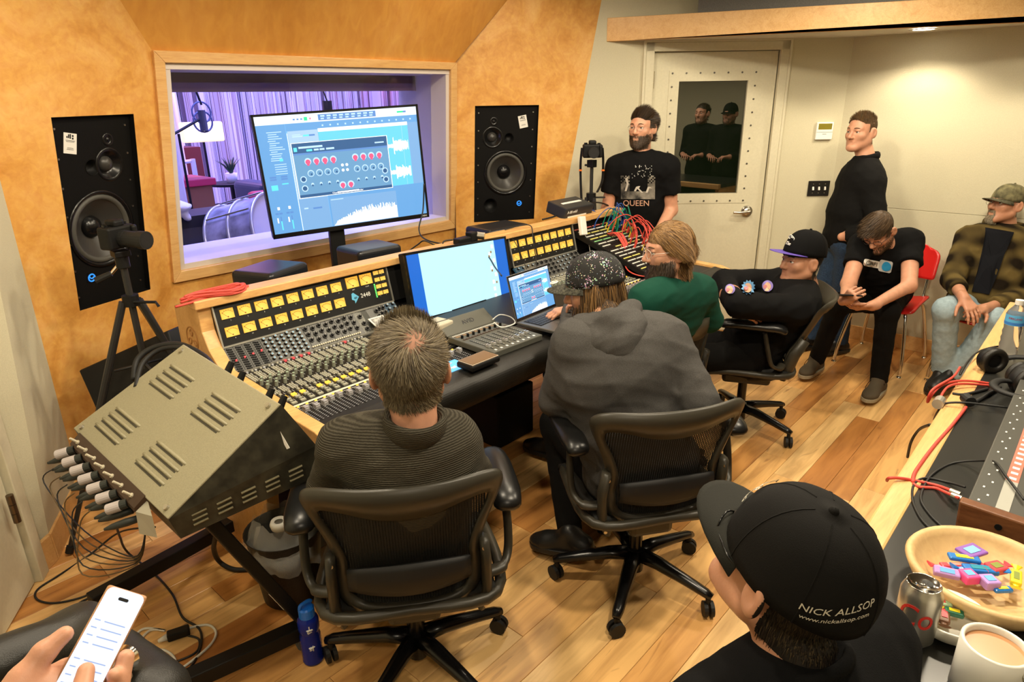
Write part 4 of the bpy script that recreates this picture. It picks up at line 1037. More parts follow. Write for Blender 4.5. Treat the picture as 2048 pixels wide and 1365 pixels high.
a=MB(Mx);a.box((0,.0,.039),(.20,.02,.003));a.box((-.02,-.081,-.022),(.2,.002,.01));a.build('white_stripe',WHITE,o,world=True)
# white power brick hanging over rail
o=thing('power_adapter','white laptop power brick hanging in front of the patchbay','power adapter',at(1166,452,Y=2.5))
c=at(1165,452,Y=2.50);a=MB(frame(c,nrm(V(1,0,-.1)),nrm(V(.1,.25,1)),nrm(V(0,-1,.25))));a.box((0,0,0),(.06,.12,.028));a.build('brick',WHITE,o,world=True,bevel=.006,seg=3)
a=MB();a.tube(spline([at(1170,470,Y=2.49),at(1178,490,Y=2.47),at(1181,510,Y=2.44),at(1183,520,Y=2.40),at(1150,590,Y=2.2),at(1120,640,Y=1.95)+V(0,0,.0)],6),.003,6);a.build('cord',WHC,o,world=True,smooth=True)
# cables draped over the desk monitor
coil([at(848,368,Y=3.0),at(846,420,Y=3.0),at(838,460,Y=2.95),at(853,480,Y=2.8),at(900,490,Y=2.62),at(945,490,Y=2.56),at(975,512,Y=2.47),at(990,535,Y=2.3),at(1003,552,Y=2.08)],.0042,BLKC,'black_video_cable','black cable from the large monitor across to the laptop')
coil([at(810,508,Y=2.75),at(835,490,Y=2.70),at(850,482,Y=2.66),at(880,495,Y=2.62),at(888,483,Y=2.62),at(905,480,Y=2.6)],.004,BLKC,'black_cable','black cable lying along the console top behind the desk monitor')
coil([at(1010,470,Y=2.62)+V(0,0,.03),at(1040,462,Y=2.60)+V(0,0,.03),at(1062,456,Y=2.55)+V(0,0,.01),at(1066,480,Y=2.50),at(1072,520,Y=2.47),at(1073,545,Y=2.42)],.003,BLKC,'thin_black_cable','thin black wire hanging across the right meter panel')
coil([at(1010,465,Y=2.66),at(1030,485,Y=2.52),at(1048,525,Y=2.49),at(1055,545,Y=2.44)],.0025,BLKC,'thin_black_cable','thin black wire hanging across the left edge of the right meters')
coil([at(1085,455,Y=2.66)+V(0,0,.05),at(1110,448,Y=2.66)+V(0,0,.05),at(1150,432,Y=2.66)+V(0,0,.06),at(1180,423,Y=2.66)+V(0,0,.06),at(1210,423,Y=2.66)+V(0,0,.05),at(1240,440,Y=2.62)+V(0,0,.04),at(1265,462,Y=2.6)],.0055,BLKC,'black_cable_bundle','black cables running over the maple rail by the patchbay')
coil([at(1150,433,Y=2.62)+V(0,0,.03),at(1185,430,Y=2.62)+V(0,0,.03),at(1196,445,Y=2.56)+V(0,0,.05),at(1215,432,Y=2.56)+V(0,0,.03),at(1225,438,Y=2.55),at(1215,450,Y=2.52)],.004,BLU,'blue_cable','blue cable looping on the rail above the patchbay')
coil([at(985,640,z=.85),at(1000,630,z=.86),at(1030,632,z=.85)+V(-.03,0,0),at(1035,645,z=.845)+V(-.02,0,0),at(1003,655,z=.845),at(988,645,z=.86)],.003,WHC,'white_usb_cable','white usb cable looped between controller and laptop')
# ------------------------------------------------------------------ mesh back office chairs
AFR=mat('graphite_frame',(.034,.030,.021),.40);AME=mat('black_mesh',(.006,.006,.005),.8);APD=mat('armpad_black',(.007,.007,.007),.33)
YELW=mat('caster_hub',(.35,.28,.08),.5)
def back_y(x,s): return -.20-.10*max(0,s-.12)/.33-.015*math.cos(s*7)+.075*(x/.27)**2
def bpt(x,s,off=0): return (x,back_y(x,s)+off,.44+s*1.0)
def office_chair(loc,rz,label):
    o=thing('office_chair',label,'chair',loc,rz,group='mesh back office chairs')
    out=[(0,-.005),(.13,-.002),(.195,.03),(.213,.10),(.205,.18),(.228,.27),(.268,.37),(.272,.42),(.225,.447),(.11,.452)]
    inn=[(0,.03),(.12,.032),(.165,.06),(.176,.12),(.172,.19),(.195,.27),(.228,.345),(.222,.375),(.16,.372),(.08,.352)]
    def loop(h):
        full=h+[(0,.4535 if h is out else .345)]+[(-x,s) for x,s in h[::-1][:-1]]
        return spline([(x,s,0) for x,s in full],5,True)[:,:2]
    A=loop(out);B=loop(inn);mid=(A+B)/2
    G=[[bpt(p[0],p[1],d) for p in L_] for L_,d in ((A,.006),(A*.985+mid*.015,-.012),(mid,-.020),(B*.985+mid*.015,-.014),(B,.004),(mid,.014),(A,.006))]
    a=MB();a.sheet(G,closed=True);a.build('back_frame',AFR,o,smooth=True)
    # mesh strips
    a=MB();poly=B
    def span(x):
        ss=[]
        n=len(poly)
        for i in range(n):
            p,q=poly[i],poly[(i+1)%n]
            if (p[0]-x)*(q[0]-x)<0: ss.append(p[1]+(q[1]-p[1])*(x-p[0])/(q[0]-p[0]))
        return (min(ss),max(ss)) if len(ss)>=2 else None
    x=-.224
    while x<.225:
        sp=span(x)
        if sp:
            w_=.0032
            a.sheet([[bpt(x-w_,sp[0]+(sp[1]-sp[0])*t),bpt(x+w_,sp[0]+(sp[1]-sp[0])*t)] for t in np.linspace(-.01,1.01,8)])
        x+=.0078
    for s in np.arange(.04,.37,.007):
        xs=[x for x in np.linspace(-.22,.22,45) if span(x) and span(x)[0]<s<span(x)[1]]
        if len(xs)>2: a.sheet([[bpt(x,s-.0009,.001),bpt(x,s+.0009,.001)] for x in np.linspace(xs[0],xs[-1],9)])
    m=a.build('back_mesh',AME,o)
    # lumbar pad
    a=MB();xs=np.linspace(-.17,.17,13)
    a.sheet([[ (x,back_y(x,.14)-.028-.012*(1-abs(t)),.44+.135+t*(.05-.018*(x/.17)**2)) for t in np.linspace(-1,1,6)] for x in xs]);a.build('lumbar_pad',RUB,o,smooth=True,solid=.012)
    for sx in (-1,1):
        a=MB();a.tube([bpt(sx*.216,.21,-.028),bpt(sx*.222,.12,-.032),bpt(sx*.222,.03,-.03),bpt(sx*.20,-.04,-.02)],[.026,.030,.030,.024],8,flat=.55);br=a.build('side_bracket',AFR,o,smooth=True)
        a=MB()
        for s in (.19,-.02): a.cyl(bpt(sx*.214,s,-.045),bpt(sx*.214,s,-.050),.007,n=8)
        a.build('bolt',STEEL,br)
        a=MB();a.tube(spline([(sx*.225,-.17,.50),(sx*.275,-.15,.50),(sx*.30,-.11,.525),(sx*.305,-.085,.60),(sx*.30,-.06,.70)],5),[.022]*6+[.015]*15,8,flat=.7);a.build('arm_post',AFR,o,smooth=True)
        a=MB();pts=spline([(sx*.295,-.16,.702),(sx*.297,-.13,.725),(sx*.298,-.05,.732),(sx*.295,.07,.735),(sx*.285,.13,.73),(sx*.28,.155,.722)],4)
        rr_=np.interp(np.linspace(0,1,len(pts)),[0,.08,.3,.8,.95,1],[.02,.04,.047,.044,.034,.012]);a.tube(pts,rr_,12,flat=.55);a.build('arm_pad',APD,o,smooth=True)
        a=MB();a.tube([(sx*.09,-.02,.36),(sx*.17,-.12,.40),(sx*.205,-.19,.45)],.02,8);a.build('tilt_link',AFR,o,smooth=True)
    a=MB();G=[[(x,y,.455-.05*max(0,(y-.14)/.12)**2-.012*math.cos(x*6)+.02*(x/.25)**2) for x in np.linspace(-.245,.245,9)] for y in np.linspace(-.2,.26,8)];a.sheet(G);a.build('seat',AME,o,smooth=True,solid=.025)
    a=MB();E_=[(-.25,-.2),(-.26,.1),(-.2,.25),(0,.27),(.2,.25),(.26,.1),(.25,-.2),(0,-.23)];a.tube(spline([(x,y,.45-.04*max(0,(y-.14)/.12)**2) for x,y in E_],5,True),.018,8,closed=True);a.build('seat_frame',AFR,o,smooth=True)
    a=MB();a.box((0,-.01,.36),(.17,.26,.10));a.build('tilt_mechanism',AFR,o,bevel=.02)
    a=MB();a.cyl((0,0,.06),(0,0,.16),.034,n=16);a.cyl((0,0,.15),(0,0,.33),.025,n=16);a.build('column',BLACKG,o,smooth=False)
    for k in range(5):
        t=2*PI*k/5+.35;d=V(math.cos(t),math.sin(t),0);n_=V(-d[1],d[0],0)
        a=MB();a.tube([d*.02+V(0,0,.135),d*.10+V(0,0,.132),d*.22+V(0,0,.112),d*.30+V(0,0,.096),d*.325+V(0,0,.088)],[.034,.030,.024,.021,.016],8,flat=.8);lg=a.build('leg',BLACKG,o,smooth=True)
        a=MB();c=d*.315+V(0,0,.03);w_=nrm(d+n_*.8)
        a.cyl(d*.312+V(0,0,.05),d*.312+V(0,0,.09),.010,n=8)
        for q in (-.012,.012): a.cyl(c+w_*q-w_*.007,c+w_*q+w_*.007,.03,n=16)
        cs=a.build('caster',RUB,lg)
        a=MB()
        for q in (-.012,.012): a.cyl(c+w_*q-w_*.0075,c+w_*q+w_*.0075,.016,n=10)
        a.build('caster_hub',YELW,cs) if False else None
    return o
ch8=office_chair((1.07,1.43,0),math.radians(-38),'mesh back office chair under the person in the ribbed grey shirt')
def chair_copy(loc,rz,label):
    c=copy_tree(ch8);c.location=loc;c.rotation_euler=(0,0,rz);c['label']=label;return c
chair_copy((1.93,1.11,0),math.radians(-35.5),'mesh back office chair under the person in the grey hoodie')
chair_copy((2.70,1.55,0),math.radians(4),'mesh back office chair under the person in the green shirt')
c5=chair_copy((3.47,1.36,0),math.radians(25),'reclined mesh back office chair under the person in the black sweatshirt')
PV_=Matrix.Translation((0,-.12,.44))@rotm('X',.30)@Matrix.Translation((0,.12,-.44))
for q in c5.children:
    if q.name.split('.')[0] in ('back_frame','back_mesh','lumbar_pad','side_bracket'): q.matrix_basis=Matrix.Translation((0,0,.03))@PV_
# ------------------------------------------------------------------ red shell chairs
REDP=mat('red_plastic',(.62,.018,.015),.28,coat=.4)
def red_chair(loc,rz,label):
    o=thing('school_chair',label,'chair',loc,rz,group='red plastic chairs by the wall')
    a=MB();G=[]
    for s in np.linspace(0,1,9): G.append([(x*(1-.08*(1-s)),-.2+.4*s,.445+.02*(2*s-1)**2*(s>.5)*-1+.03*(x/.21)**2+.015*(1-s)) for x in np.linspace(-.21,.21,9)])
    a.sheet(G);a.build('seat',REDP,o,smooth=True,solid=.012,sub=1)
    a=MB();G=[]
    for s in np.linspace(0,1,8):
        wx=.20*(1-.35*max(0,s-.75)/.25*1.0) if s>.75 else .20
        G.append([(x*wx/.2,-.22-.07*s-.03*(1-(x/.2)**2)+.03,.60+.24*s-(.03*(x/.2)**4 if s>.9 else 0)) for x in np.linspace(-.2,.2,9)])
    a.sheet(G);a.build('backrest',REDP,o,smooth=True,solid=.012,sub=1)
    for sx in (-1,1):
        a=MB();a.tube(spline([(sx*.15,.17,.425),(sx*.17,.20,.40),(sx*.21,.25,.15),(sx*.22,.27,.012)],5),.0125,10);lg=a.build('leg',CHROME,o,smooth=True)
        a=MB();a.tube(spline([(sx*.15,-.15,.425),(sx*.17,-.18,.40),(sx*.21,-.24,.15),(sx*.22,-.26,.012)],5),.0125,10);a.build('leg',CHROME,o,smooth=True)
        a=MB();a.tube(spline([(sx*.15,.17,.428),(sx*.15,-.12,.428),(sx*.15,-.19,.46),(sx*.15,-.235,.66),(sx*.15,-.25,.75)],5),.0105,10);a.build('back_tube',CHROME,o,smooth=True)
        for y in (.27,-.26):
            a=MB();a.lathe([(.0005,0),(.016,0),(.017,.006),(.013,.014)],12,c=(sx*.22,y,0));a.build('glide',CHROME,o)
    return o
rc=red_chair((5.16,1.03,0),PI/2-.08,'red plastic chair with chrome legs under the person reading a phone')
r2c=copy_tree(rc);r2c.location=(5.22,.46,0);r2c.rotation_euler=(0,0,PI/2);r2c['label']='red plastic chair with chrome legs under the person in the plaid jacket'
# ------------------------------------------------------------------ people
def skin_mat(name,c): return mat(name,c,.48,sss=.12,noise=.06,nscale=35,bump=.05,bscale=260)
SK1=skin_mat('skin_fair',(.56,.28,.175));SK2=skin_mat('skin_warm',(.50,.24,.145));SK3=skin_mat('skin_tan',(.42,.20,.115))
EYEW=mat('eye_white',(.7,.68,.64),.3);EYED=mat('eye_dark',(.02,.015,.01),.2)
def hmat(name,c): return mat(name,c,.5,spec=.4)
def head_sdf(ears=True,neck=None,fat=1.0,jaw=1.0):
    S=SDF()
    S.ell((0,-.012,.036),(.077,.097,.086),.02)
    S.ell((0,.028,-.03),(.062*fat,.064,.085),.03)
    for s in (-1,1):
        S.cone((s*.053*fat,-.002,-.055),(s*.020,.066,-.098),.026*jaw,.022*jaw,.03)
        S.ell((s*.04*fat,.053,-.022),(.026,.026,.024),.02)
        S.cone((s*.045,.062,.025),(s*.012,.082,.022),.011,.013,.015)
    S.ell((0,.074,-.101),(.026,.02,.019),.02)
    for s in (-1,1): S.ell((s*.033,.097,.006),(.019,.018,.0125),.012,sub=True)
    S.cone((0,.084,.014),(0,.108,-.028),.0085,.0125,.012)
    for s in (-1,1): S.ell((s*.0125,.096,-.033),(.0085,.010,.008),.008)
    S.cone((-.018,.080,-.0585),(.018,.080,-.0585),.0075,.0075,.008);S.cone((-.015,.080,-.0685),(.015,.080,-.0685),.008,.008,.008)
    S.ell((0,.096,-.0635),(.022,.008,.0022),.004,sub=True)
    for s in (-1,1): S.ell((s*.033,.080,.012),(.017,.0085,.007),.006)     # upper lid
    if ears:
        for s in (-1,1):
            S.ell((s*.084,-.014,-.006),(.0095,.023,.035),.008,R=np.array(Matrix.Rotation(s*.45,3,'Z')))
            S.ell((s*.095,-.009,-.001),(.007,.012,.020),.006,sub=True)
    if neck is not None: S.cone((0,-.018,-.055),neck,.054*jaw,.060*jaw,.03)
    return S
def fcn(vs,fs):
    P=vs[fs];c=P.mean(1);n=np.cross(P[:,2]-P[:,0],P[:,3]-P[:,1]);n/=np.maximum(1e-12,np.linalg.norm(n,axis=1))[:,None];return c,n
def strands(roots,nor,comb,L,seg=5,width=.0012,lift=.25,jit=.25,grav=0,keep=None,rng=RNG,curl=0):
    N=len(roots);p=roots.copy();d=comb(roots,nor);d=d-(d*nor).sum(1)[:,None]*nor*.7
    d=d/np.maximum(1e-9,np.linalg.norm(d,axis=1))[:,None]
    d=d*(1-lift)+nor*lift+rng.normal(0,jit,(N,3))*.6;d/=np.linalg.norm(d,axis=1)[:,None]
    Ls=(L(roots) if callable(L) else L)*(.7+.6*rng.random(N))
    pts=[p];dirs=[d];ph=rng.random(N)*6.28
    for i in range(seg):
        dd=comb(p,nor);dd=dd/np.maximum(1e-9,np.linalg.norm(dd,axis=1))[:,None]
        d=d*.62+dd*.38*(1-lift*.6)+V(0,0,-1)*grav+rng.normal(0,jit,(N,3))*.13
        if curl: d=d+curl*np.stack([np.sin(ph+i*1.3),np.cos(ph+i*1.3),0*ph],1)
        d/=np.linalg.norm(d,axis=1)[:,None]
        p=p+d*(Ls/seg)[:,None]
        if keep is not None:
            for c,r in keep:
                q=(p-c)/r;l=np.linalg.norm(q,axis=1);m=l<1.0
                if m.any(): p[m]=c+(q[m]/l[m][:,None])*r*1.0
        pts.append(p);dirs.append(d)
    A=np.stack(pts,1)           # N,seg+1,3
    T=np.gradient(A,axis=1);s=np.cross(T,nor[:,None,:]+rng.normal(0,.25,(N,1,3)));s/=np.maximum(1e-9,np.linalg.norm(s,axis=2))[:,:,None]
    w_=width*np.linspace(1,.25,seg+1)[None,:,None]
    Lf=A-s*w_;Rt=A+s*w_;vs=np.stack([Lf,Rt],2).reshape(-1,3)
    k=(seg+1)*2;base=np.arange(N)[:,None]*k+np.arange(seg)[None,:]*2
    fs=np.stack([base,base+1,base+3,base+2],2).reshape(-1,4);return vs,fs
def xf(M,vs): Mn=np.array(M);return vs@Mn[:3,:3].T+Mn[:3,3]
def head_matrix(c,look,roll=0):
    y=nrm(look);x=nrm(np.cross(y,V(0,0,1)));z=np.cross(x,y)
    return frame(c,x,y,z)@rotm('Y',roll)
def add_hand(S,wr,xd,zd,side,curl=(.5,.6,.5),spread=.10,thumb=(.5,.3),sc=1.0,fing=None):
    """xd toward fingers, zd back of hand; side=+1 thumb toward +y"""
    x=nrm(xd);z=nrm(zd-np.dot(zd,x)*x);y=np.cross(z,x)*side
    P=lambda a,b,c:wr+sc*(a*x+b*y+c*z)
    ks=[(.088,.028),(.092,.008),(.086,-.012),(.076,-.030)];ln=[(.040,.025,.020),(.045,.029,.021),(.041,.026,.020),(.032,.020,.018)]
    S.cone(wr-x*.03,P(.01,0,0),.024*sc,.024*sc,.02)
    for i,(kx,ky) in enumerate(ks):
        S.cone(P(.012,ky*.55,0),P(kx,ky,.002),.0135*sc,.0115*sc,.014)
    S.cone(P(.03,.012,-.004),P(.07,-.01,-.006),.016*sc,.013*sc,.015)
    for i,(kx,ky) in enumerate(ks):
        cv=fing[i] if fing is not None else curl
        p=P(kx,ky,.001);a=0;sp=(1.5-i)*spread
        for j in range(3):
            a+=cv[j];d=(math.cos(a)*(x*math.cos(sp)+y*math.sin(sp))-math.sin(a)*z);q=p+d*ln[i][j]*sc
            r0=(.0092,.0082,.0074)[j]*sc*(.9 if i==3 else 1);S.cone(p,q,r0,r0*.9,.005);p=q
    t0=P(.018,.022,-.006);dt=nrm(x*.75+y*math.cos(thumb[1])*1.0-z*math.sin(thumb[1]));t1=t0+dt*.042*sc;S.cone(t0,t1,.0135*sc,.0105*sc,.014)
    d2_=nrm(dt+x*thumb[0]-z*.15);t2=t1+d2_*.031*sc;S.cone(t1,t2,.0102*sc,.0092*sc,.006);t3=t2+nrm(d2_+x*thumb[0]*.6-z*.2)*.024*sc;S.cone(t2,t3,.0095*sc,.0072*sc,.005)
def folds(amp,sc=1,seed=0,dirs=None):
    r=np.random.default_rng(seed);A=[]
    for i in range(5):
        d=nrm(r.normal(0,1,3)*V(.7,.7,1.3));e=nrm(r.normal(0,1,3));A.append((d*(34+22*r.random())*sc,e*(13+9*r.random())*sc,r.random()*6.28,.5+.5*r.random()))
    def f(P):
        s=0
        for d,e,ph,w_ in A:
            u=np.sin(P@d+1.6*np.sin(P@e+ph)+ph);s=s+w_*(1-np.abs(u))**2
        return amp*(.9-s*.42)
    return f
class Person:
    def __init__(s,label,Pv,N,SL,SR,g=1.0,base=None,skin=SK1):
        s.o=thing('person',label,'person',base if base is not None else (Pv[0],Pv[1],0));s.skin=skin
        s.P,s.N,s.SL,s.SR,s.g=[np.array(q,float) for q in (Pv,N,SL,SR)]+[g]
        s.up=nrm(s.N-s.P);l=nrm(s.SL-s.SR);s.left=nrm(l-s.up*(l@s.up));s.fwd=np.cross(s.left,s.up)
        s.R=np.stack([-s.left,s.fwd,s.up],1);s.bv=[];s.bf=[];s.bm=[];s.nb=0;s.mats=[skin]
    def addb(s,v,f,mi=None):
        s.bv.append(v);s.bf.append(f+s.nb);s.bm.append(np.zeros(len(f),int) if mi is None else mi);s.nb+=len(v)
    def finish(s):
        npmesh('body',np.concatenate(s.bv),np.concatenate(s.bf),s.mats,s.o,mi=np.concatenate(s.bm))
    def torso(s,S,t=0,belly=1.0,chest=1.0,arms=True):
        g=s.g;D=s.N-s.P
        S.ell(s.P+s.up*.03,(.168*g+t,.125*g+t,.13+t),.06,s.R)
        S.ell(s.P+D*.36+s.fwd*.012*belly,(.158*g*belly+t,.118*g*belly+t,.17+t),.06,s.R)
        S.ell(s.P+D*.70,(.172*g*chest+t,.112*g*chest+t,.165+t),.06,s.R)
        for q in (s.SL,s.SR): S.cone(s.N-s.up*.045,q,.062+t*.6,.062*g**.5+t*.6,.05)
        S.cone(s.SL*.8+s.SR*.2,s.SR*.8+s.SL*.2,.075+t,.075+t,.06)
    def arm(s,S,Sh,E,W_,t=0,r=(.056,.046,.043,.031),flat=False,g=None):
        g=s.g**.6 if g is None else g
        S.cone(Sh,E,r[0]*g+t,r[1]*g+t,.035);S.cone(E,W_,r[2]*g+t,r[3]+t*1.2,.02,flat=flat)
    def top(s,m,SLeeve,L,R_,h=.009,t=.014,belly=1,chest=1,amp=.006,name='shirt',seed=1,clip=None,mod=None,fs=1.0):
        """L,R_: (elbow,wrist) ; SLeeve fraction: 1 long, <1 ends on upper arm"""
        S=SDF();s.torso(S,t,belly,chest)
        for Sh,(E,W_) in ((s.SL,L),(s.SR,R_)):
            if SLeeve>=1: s.arm(S,Sh,E,W_,t,flat=True)
            else:
                e=Sh+(E-Sh)*SLeeve;S.cone(Sh,e,.060*s.g**.6+t,.056*s.g**.6+t*1.2,.035,flat=True)
        bot=s.P-s.up*.07
        S2=lambda P:(s.up@(bot)-P@s.up)
        v,f=S.mesh(h,folds(amp,fs,seed) if mod is None else mod,(lambda P:np.maximum(S2(P),clip(P))) if clip else S2)
        s.topS=S;return npmesh(name,v,f,m,s.o)
    def pants(s,m,hl,kl,al,hr,kr,ar,t=.012,h=.012,seed=2,name='trousers',amp=.006,flare=0):
        S=SDF();S.ell(s.P-s.up*.005,(.172*s.g+t*.3,.125*s.g+t*.3,.11),.05,s.R)
        for H_,K,A in ((hl,kl,al),(hr,kr,ar)):
            S.cone(H_,K,.083*s.g+t*.5,.060+t,.05);S.cone(K,A,.057+t,.044+t+flare,.03,flat=True)
        v,f=S.mesh(h,folds(amp,1.1,seed));return npmesh(name,v,f,m,s.o)
    def under(s,legs=()):
        S=SDF();s.torso(S,-.012)
        for H_,K,A in legs: S.cone(H_,K,.07,.048,.04);S.cone(K,A,.045,.034,.03)
        v,f=S.mesh(.018);s.addb(v,f)
    def limb(s,Sh,E,W_,hand=None,h=.0045):
        S=SDF();s.arm(S,Sh,E,W_,-.002)
        if hand: add_hand(S,W_,**hand)
        v,f=S.mesh(h);s.addb(v,f)
    def head(s,c,look,roll=0,sc=1.0,hair=None,fat=1.0,jaw=1.0,h=.0036,eyes=True,brow=None):
        M=head_matrix(c,look,roll)@Matrix.Diagonal((sc,sc,sc,1));s.M=M
        nk=np.array(M.inverted()@Vector(s.N+s.up*.0));S=head_sdf(True,nk,fat,jaw);s.hs=S
        v,f=S.mesh(h);cen,nor=fcn(v,f);s.hv,s.hf,s.hc,s.hn=v,f,cen,nor
        mi=np.zeros(len(f),int)
        if hair is not None:
            s.mats.append(hair['m']);k=len(s.mats)-1;mi[hair['reg'](cen)]=k
        s.addb(xf(M,v),f,mi)
        if eyes:
            for q in (-1,1):
                a=MB(M);a.lathe([(.0125*math.sin(t),-.0125*math.cos(t)) for t in np.linspace(0.01,PI-.01,9)],14,c=(q*.033,.0735,.005));e=a.build('eye',EYEW,s.o,world=True,smooth=True)
                a=MB(M);a.lathe([(.0062*math.sin(t),-.004*math.cos(t)) for t in np.linspace(0.01,PI-.01,7)],12,M=Matrix.Translation((q*.033,.0835,.005))@rotm('X',PI/2));a.build('iris',EYED,e,world=True,smooth=True)
            if brow is not None:
                for q in (-1,1):
                    a=MB(M);a.tube(spline([(q*.014,.093,.0255),(q*.03,.091,.031),(q*.048,.078,.027)],4),[.0022,.003,.0036,.0036,.0034,.003,.0028,.0022,.0015],6,flat=.7);a.build('eyebrow',brow,s.o,world=True,smooth=True)
        return M
    def hair(s,reg,n,comb,L,mats,seg=5,width=.0012,lift=.25,jit=.25,grav=0,keep=True,name='hair',seed=3,curl=0,thin=None):
        rng=np.random.default_rng(seed);m=reg(s.hc);idx=np.argwhere(m).ravel()
        if len(idx)==0: return
        pick=rng.choice(idx,n);roots=s.hc[pick]+rng.normal(0,.0012,(n,3));nor=s.hn[pick]
        if thin is not None:
            k=rng.random(n)<thin(roots);roots=roots[k];nor=nor[k]
        kp=[(V(0,-.012,.036),V(.079,.099,.088))] if keep else None
        v,f=strands(roots,nor,comb,L,seg,width,lift,jit,grav,kp,rng,curl)
        mi=np.repeat(rng.integers(0,len(mats),len(roots)),seg)
        return npmesh(name,xf(s.M,v),f,mats,s.o,mi=mi)
    def shell(s,E,clip,m,name='hair_mass',h=.0045,mod=None):
        S=SDF()
        for c,r in E: S.ell(c,r,.02)
        v,f=S.mesh(h,mod,clip);return npmesh(name,xf(s.M,v),f,m,s.o)
    def glasses(s,m,lens=True,w_=.024,hh=.019,y=.104,rim=.0013):
        a=MB(s.M)
        for q in (-1,1):
            a.tube([(q*.033+w_*math.cos(t),y-.010*abs(math.cos(t)*q+0)**2*.4-.006*(q*math.cos(t)>0)*abs(math.cos(t)),.002+hh*math.sin(t)) for t in np.linspace(0,2*PI,20,False)],rim,5,closed=True)
            a.tube([(q*(.033+w_),y-.008,.006),(q*.079,.05,.008),(q*.083,-.01,.008)],rim,5)
        a.tube([(-.010,y+.001,.006),(0,y+.003,.008),(.010,y+.001,.006)],rim,5)
        return a.build('glasses',m,s.o,world=True,smooth=True)
    def cap(s,m,mb_=None,tilt=0.0,back=False,size=1.0,brim_len=.075,brim_curve=.018,z0=.030,hh=.098,flat=False):
        M=s.M@Matrix.Translation((0,-.012,z0))@rotm('X',tilt);s.Mcap=M;rx,ry=.0865*size,.107*size
        a=MB(M);G=[]
        for t in np.linspace(0,1,12):
            ph=t*PI/2;k=math.cos(ph)**.72;G.append([(rx*k*math.cos(u)*(1+.010*abs(math.cos(3*u))**6),ry*k*math.sin(u)*(1+.010*abs(math.cos(3*u))**6),-.012*(1-t)+hh*math.sin(ph)**.95) for u in np.linspace(0,2*PI,48,False)])
        a.sheet(G,closed=True);c=a.build('cap',m,s.o,world=True,smooth=True,solid=.003)
        a=MB(M);a.lathe([(.0005,.006),(.005,.005),(.007,.001),(.007,-.003)],12,c=(0,0,hh));a.build('cap_button',m,c,world=True,smooth=True)
        a=MB(M)
        for k in range(6):
            u=PI/2+PI/6+k*PI/3+PI/6
            a.tube([(rx*math.cos(t*PI/2)**.72*math.cos(u)*1.001,ry*math.cos(t*PI/2)**.72*math.sin(u)*1.001,-.012*(1-t)+hh*math.sin(t*PI/2)**.95) for t in np.linspace(0,1,12)[:-1]],.0011,4)
        a.build('cap_seam',m,c,world=True)
        a=MB(M);G=[]
        for t in np.linspace(0,1,8):
            row=[]
            for u in np.linspace(-1,1,17):
                an=PI/2-u*1.18;x0=rx*.98*math.cos(an);y0=ry*.98*math.sin(an)
                ex=brim_len*(1-abs(u)**3.0)*t
                row.append((x0*(1+.06*t),y0+ex,-.008-brim_curve*(u*u)*(0.3+.7*t)-.010*t*(0 if flat else 1)))
            G.append(row)
        a.sheet(G);a.build('cap_brim',mb_ or m,c,world=True,smooth=True,solid=.003)
        return c
    def collar(s,m,r=.066,rr=.009,off=.0,name='collar',flat=1.4,tilt=.25):
        n=nrm(s.up+s.fwd*tilt);u=nrm(np.cross(n,s.fwd));w_=np.cross(u,n);c=s.N+s.up*off
        a=MB();a.tube([c+r*(math.cos(t)*u*1.02+math.sin(t)*w_*1.0) for t in np.linspace(0,2*PI,28,False)],rr,8,closed=True,flat=flat);return a.build(name,m,s.o,world=True,smooth=True)
    def shoe(s,ank,toe_dir,m,sole,L_=.285,name='shoe',laces=None):
        d=nrm(toe_dir);d0=d;z=V(0,0,1) if abs(d[2])<.3 else nrm(V(0,0,1)-d*d[2]);x=nrm(np.cross(d,z));z=np.cross(x,d)
        M=frame(ank-z*.075,x,d,z);S=SDF()
        S.cone((0,-.03,.05),(0,.02,.10),.040,.040,.03);S.cone((0,-.045,.035),(0,.12,.036),.038,.036,.03);S.ell((0,.14,.033),(.046,.065,.032),.03);S.cone((0,.02,.075),(0,.12,.045),.036,.026,.03)
        v,f=S.mesh(.008,None,lambda P:.018-P[...,2]);o=npmesh(name,xf(M,v),f,m,s.o)
        a=MB(M);out=spline([(-.038,-.075,0),(-.046,0,0),(-.048,.10,0),(-.040,.175,0),(0,.208,0),(.042,.175,0),(.05,.10,0),(.044,0,0),(.036,-.075,0),(0,-.09,0)],4,True)
        a.prism([(p[0],p[1],0.0) for p in out],(0,0,.024));a.build('sole',sole,o,world=True,bevel=.003)
        if laces:
            a=MB(M)
            for k in range(4):
                y=.03+.022*k;zz=.098-.016*k;a.tube([(-.026,y+.004,zz-.010),(0,y,zz+.006),(.026,y-.004,zz-.010)],.0025,5)
            a.tube(spline([(0,.035,.11),(.03,.05,.10),(.05,.06,.06),(.052,.07,.03)],4),.002,5);a.tube(spline([(0,.035,.11),(-.03,.02,.105),(-.045,.04,.08)],4),.002,5);a.build('laces',laces,o,world=True)
        return o
    def project(s,vs,dirn,S=None,lift=.003):
        """drop points onto garment surface along dirn (sphere tracing)"""
        S=S or s.topS;p=np.array(vs,float);d=nrm(dirn)
        for _ in range(40): p=p+d*np.clip(S.eval(p)-lift,-.02,.05)[:,None]*.8
        return p
    def print_on(s,name,v2,f,m,origin,ux,uy,dirn,parent=None,lift=.004):
        P=origin+v2[:,:1]*ux+v2[:,1:2]*uy-nrm(dirn)*.12;P=s.project(P,dirn,lift=lift)
        me=MB();me.add(P,f);return me.build(name,m,parent or s.o,world=True)
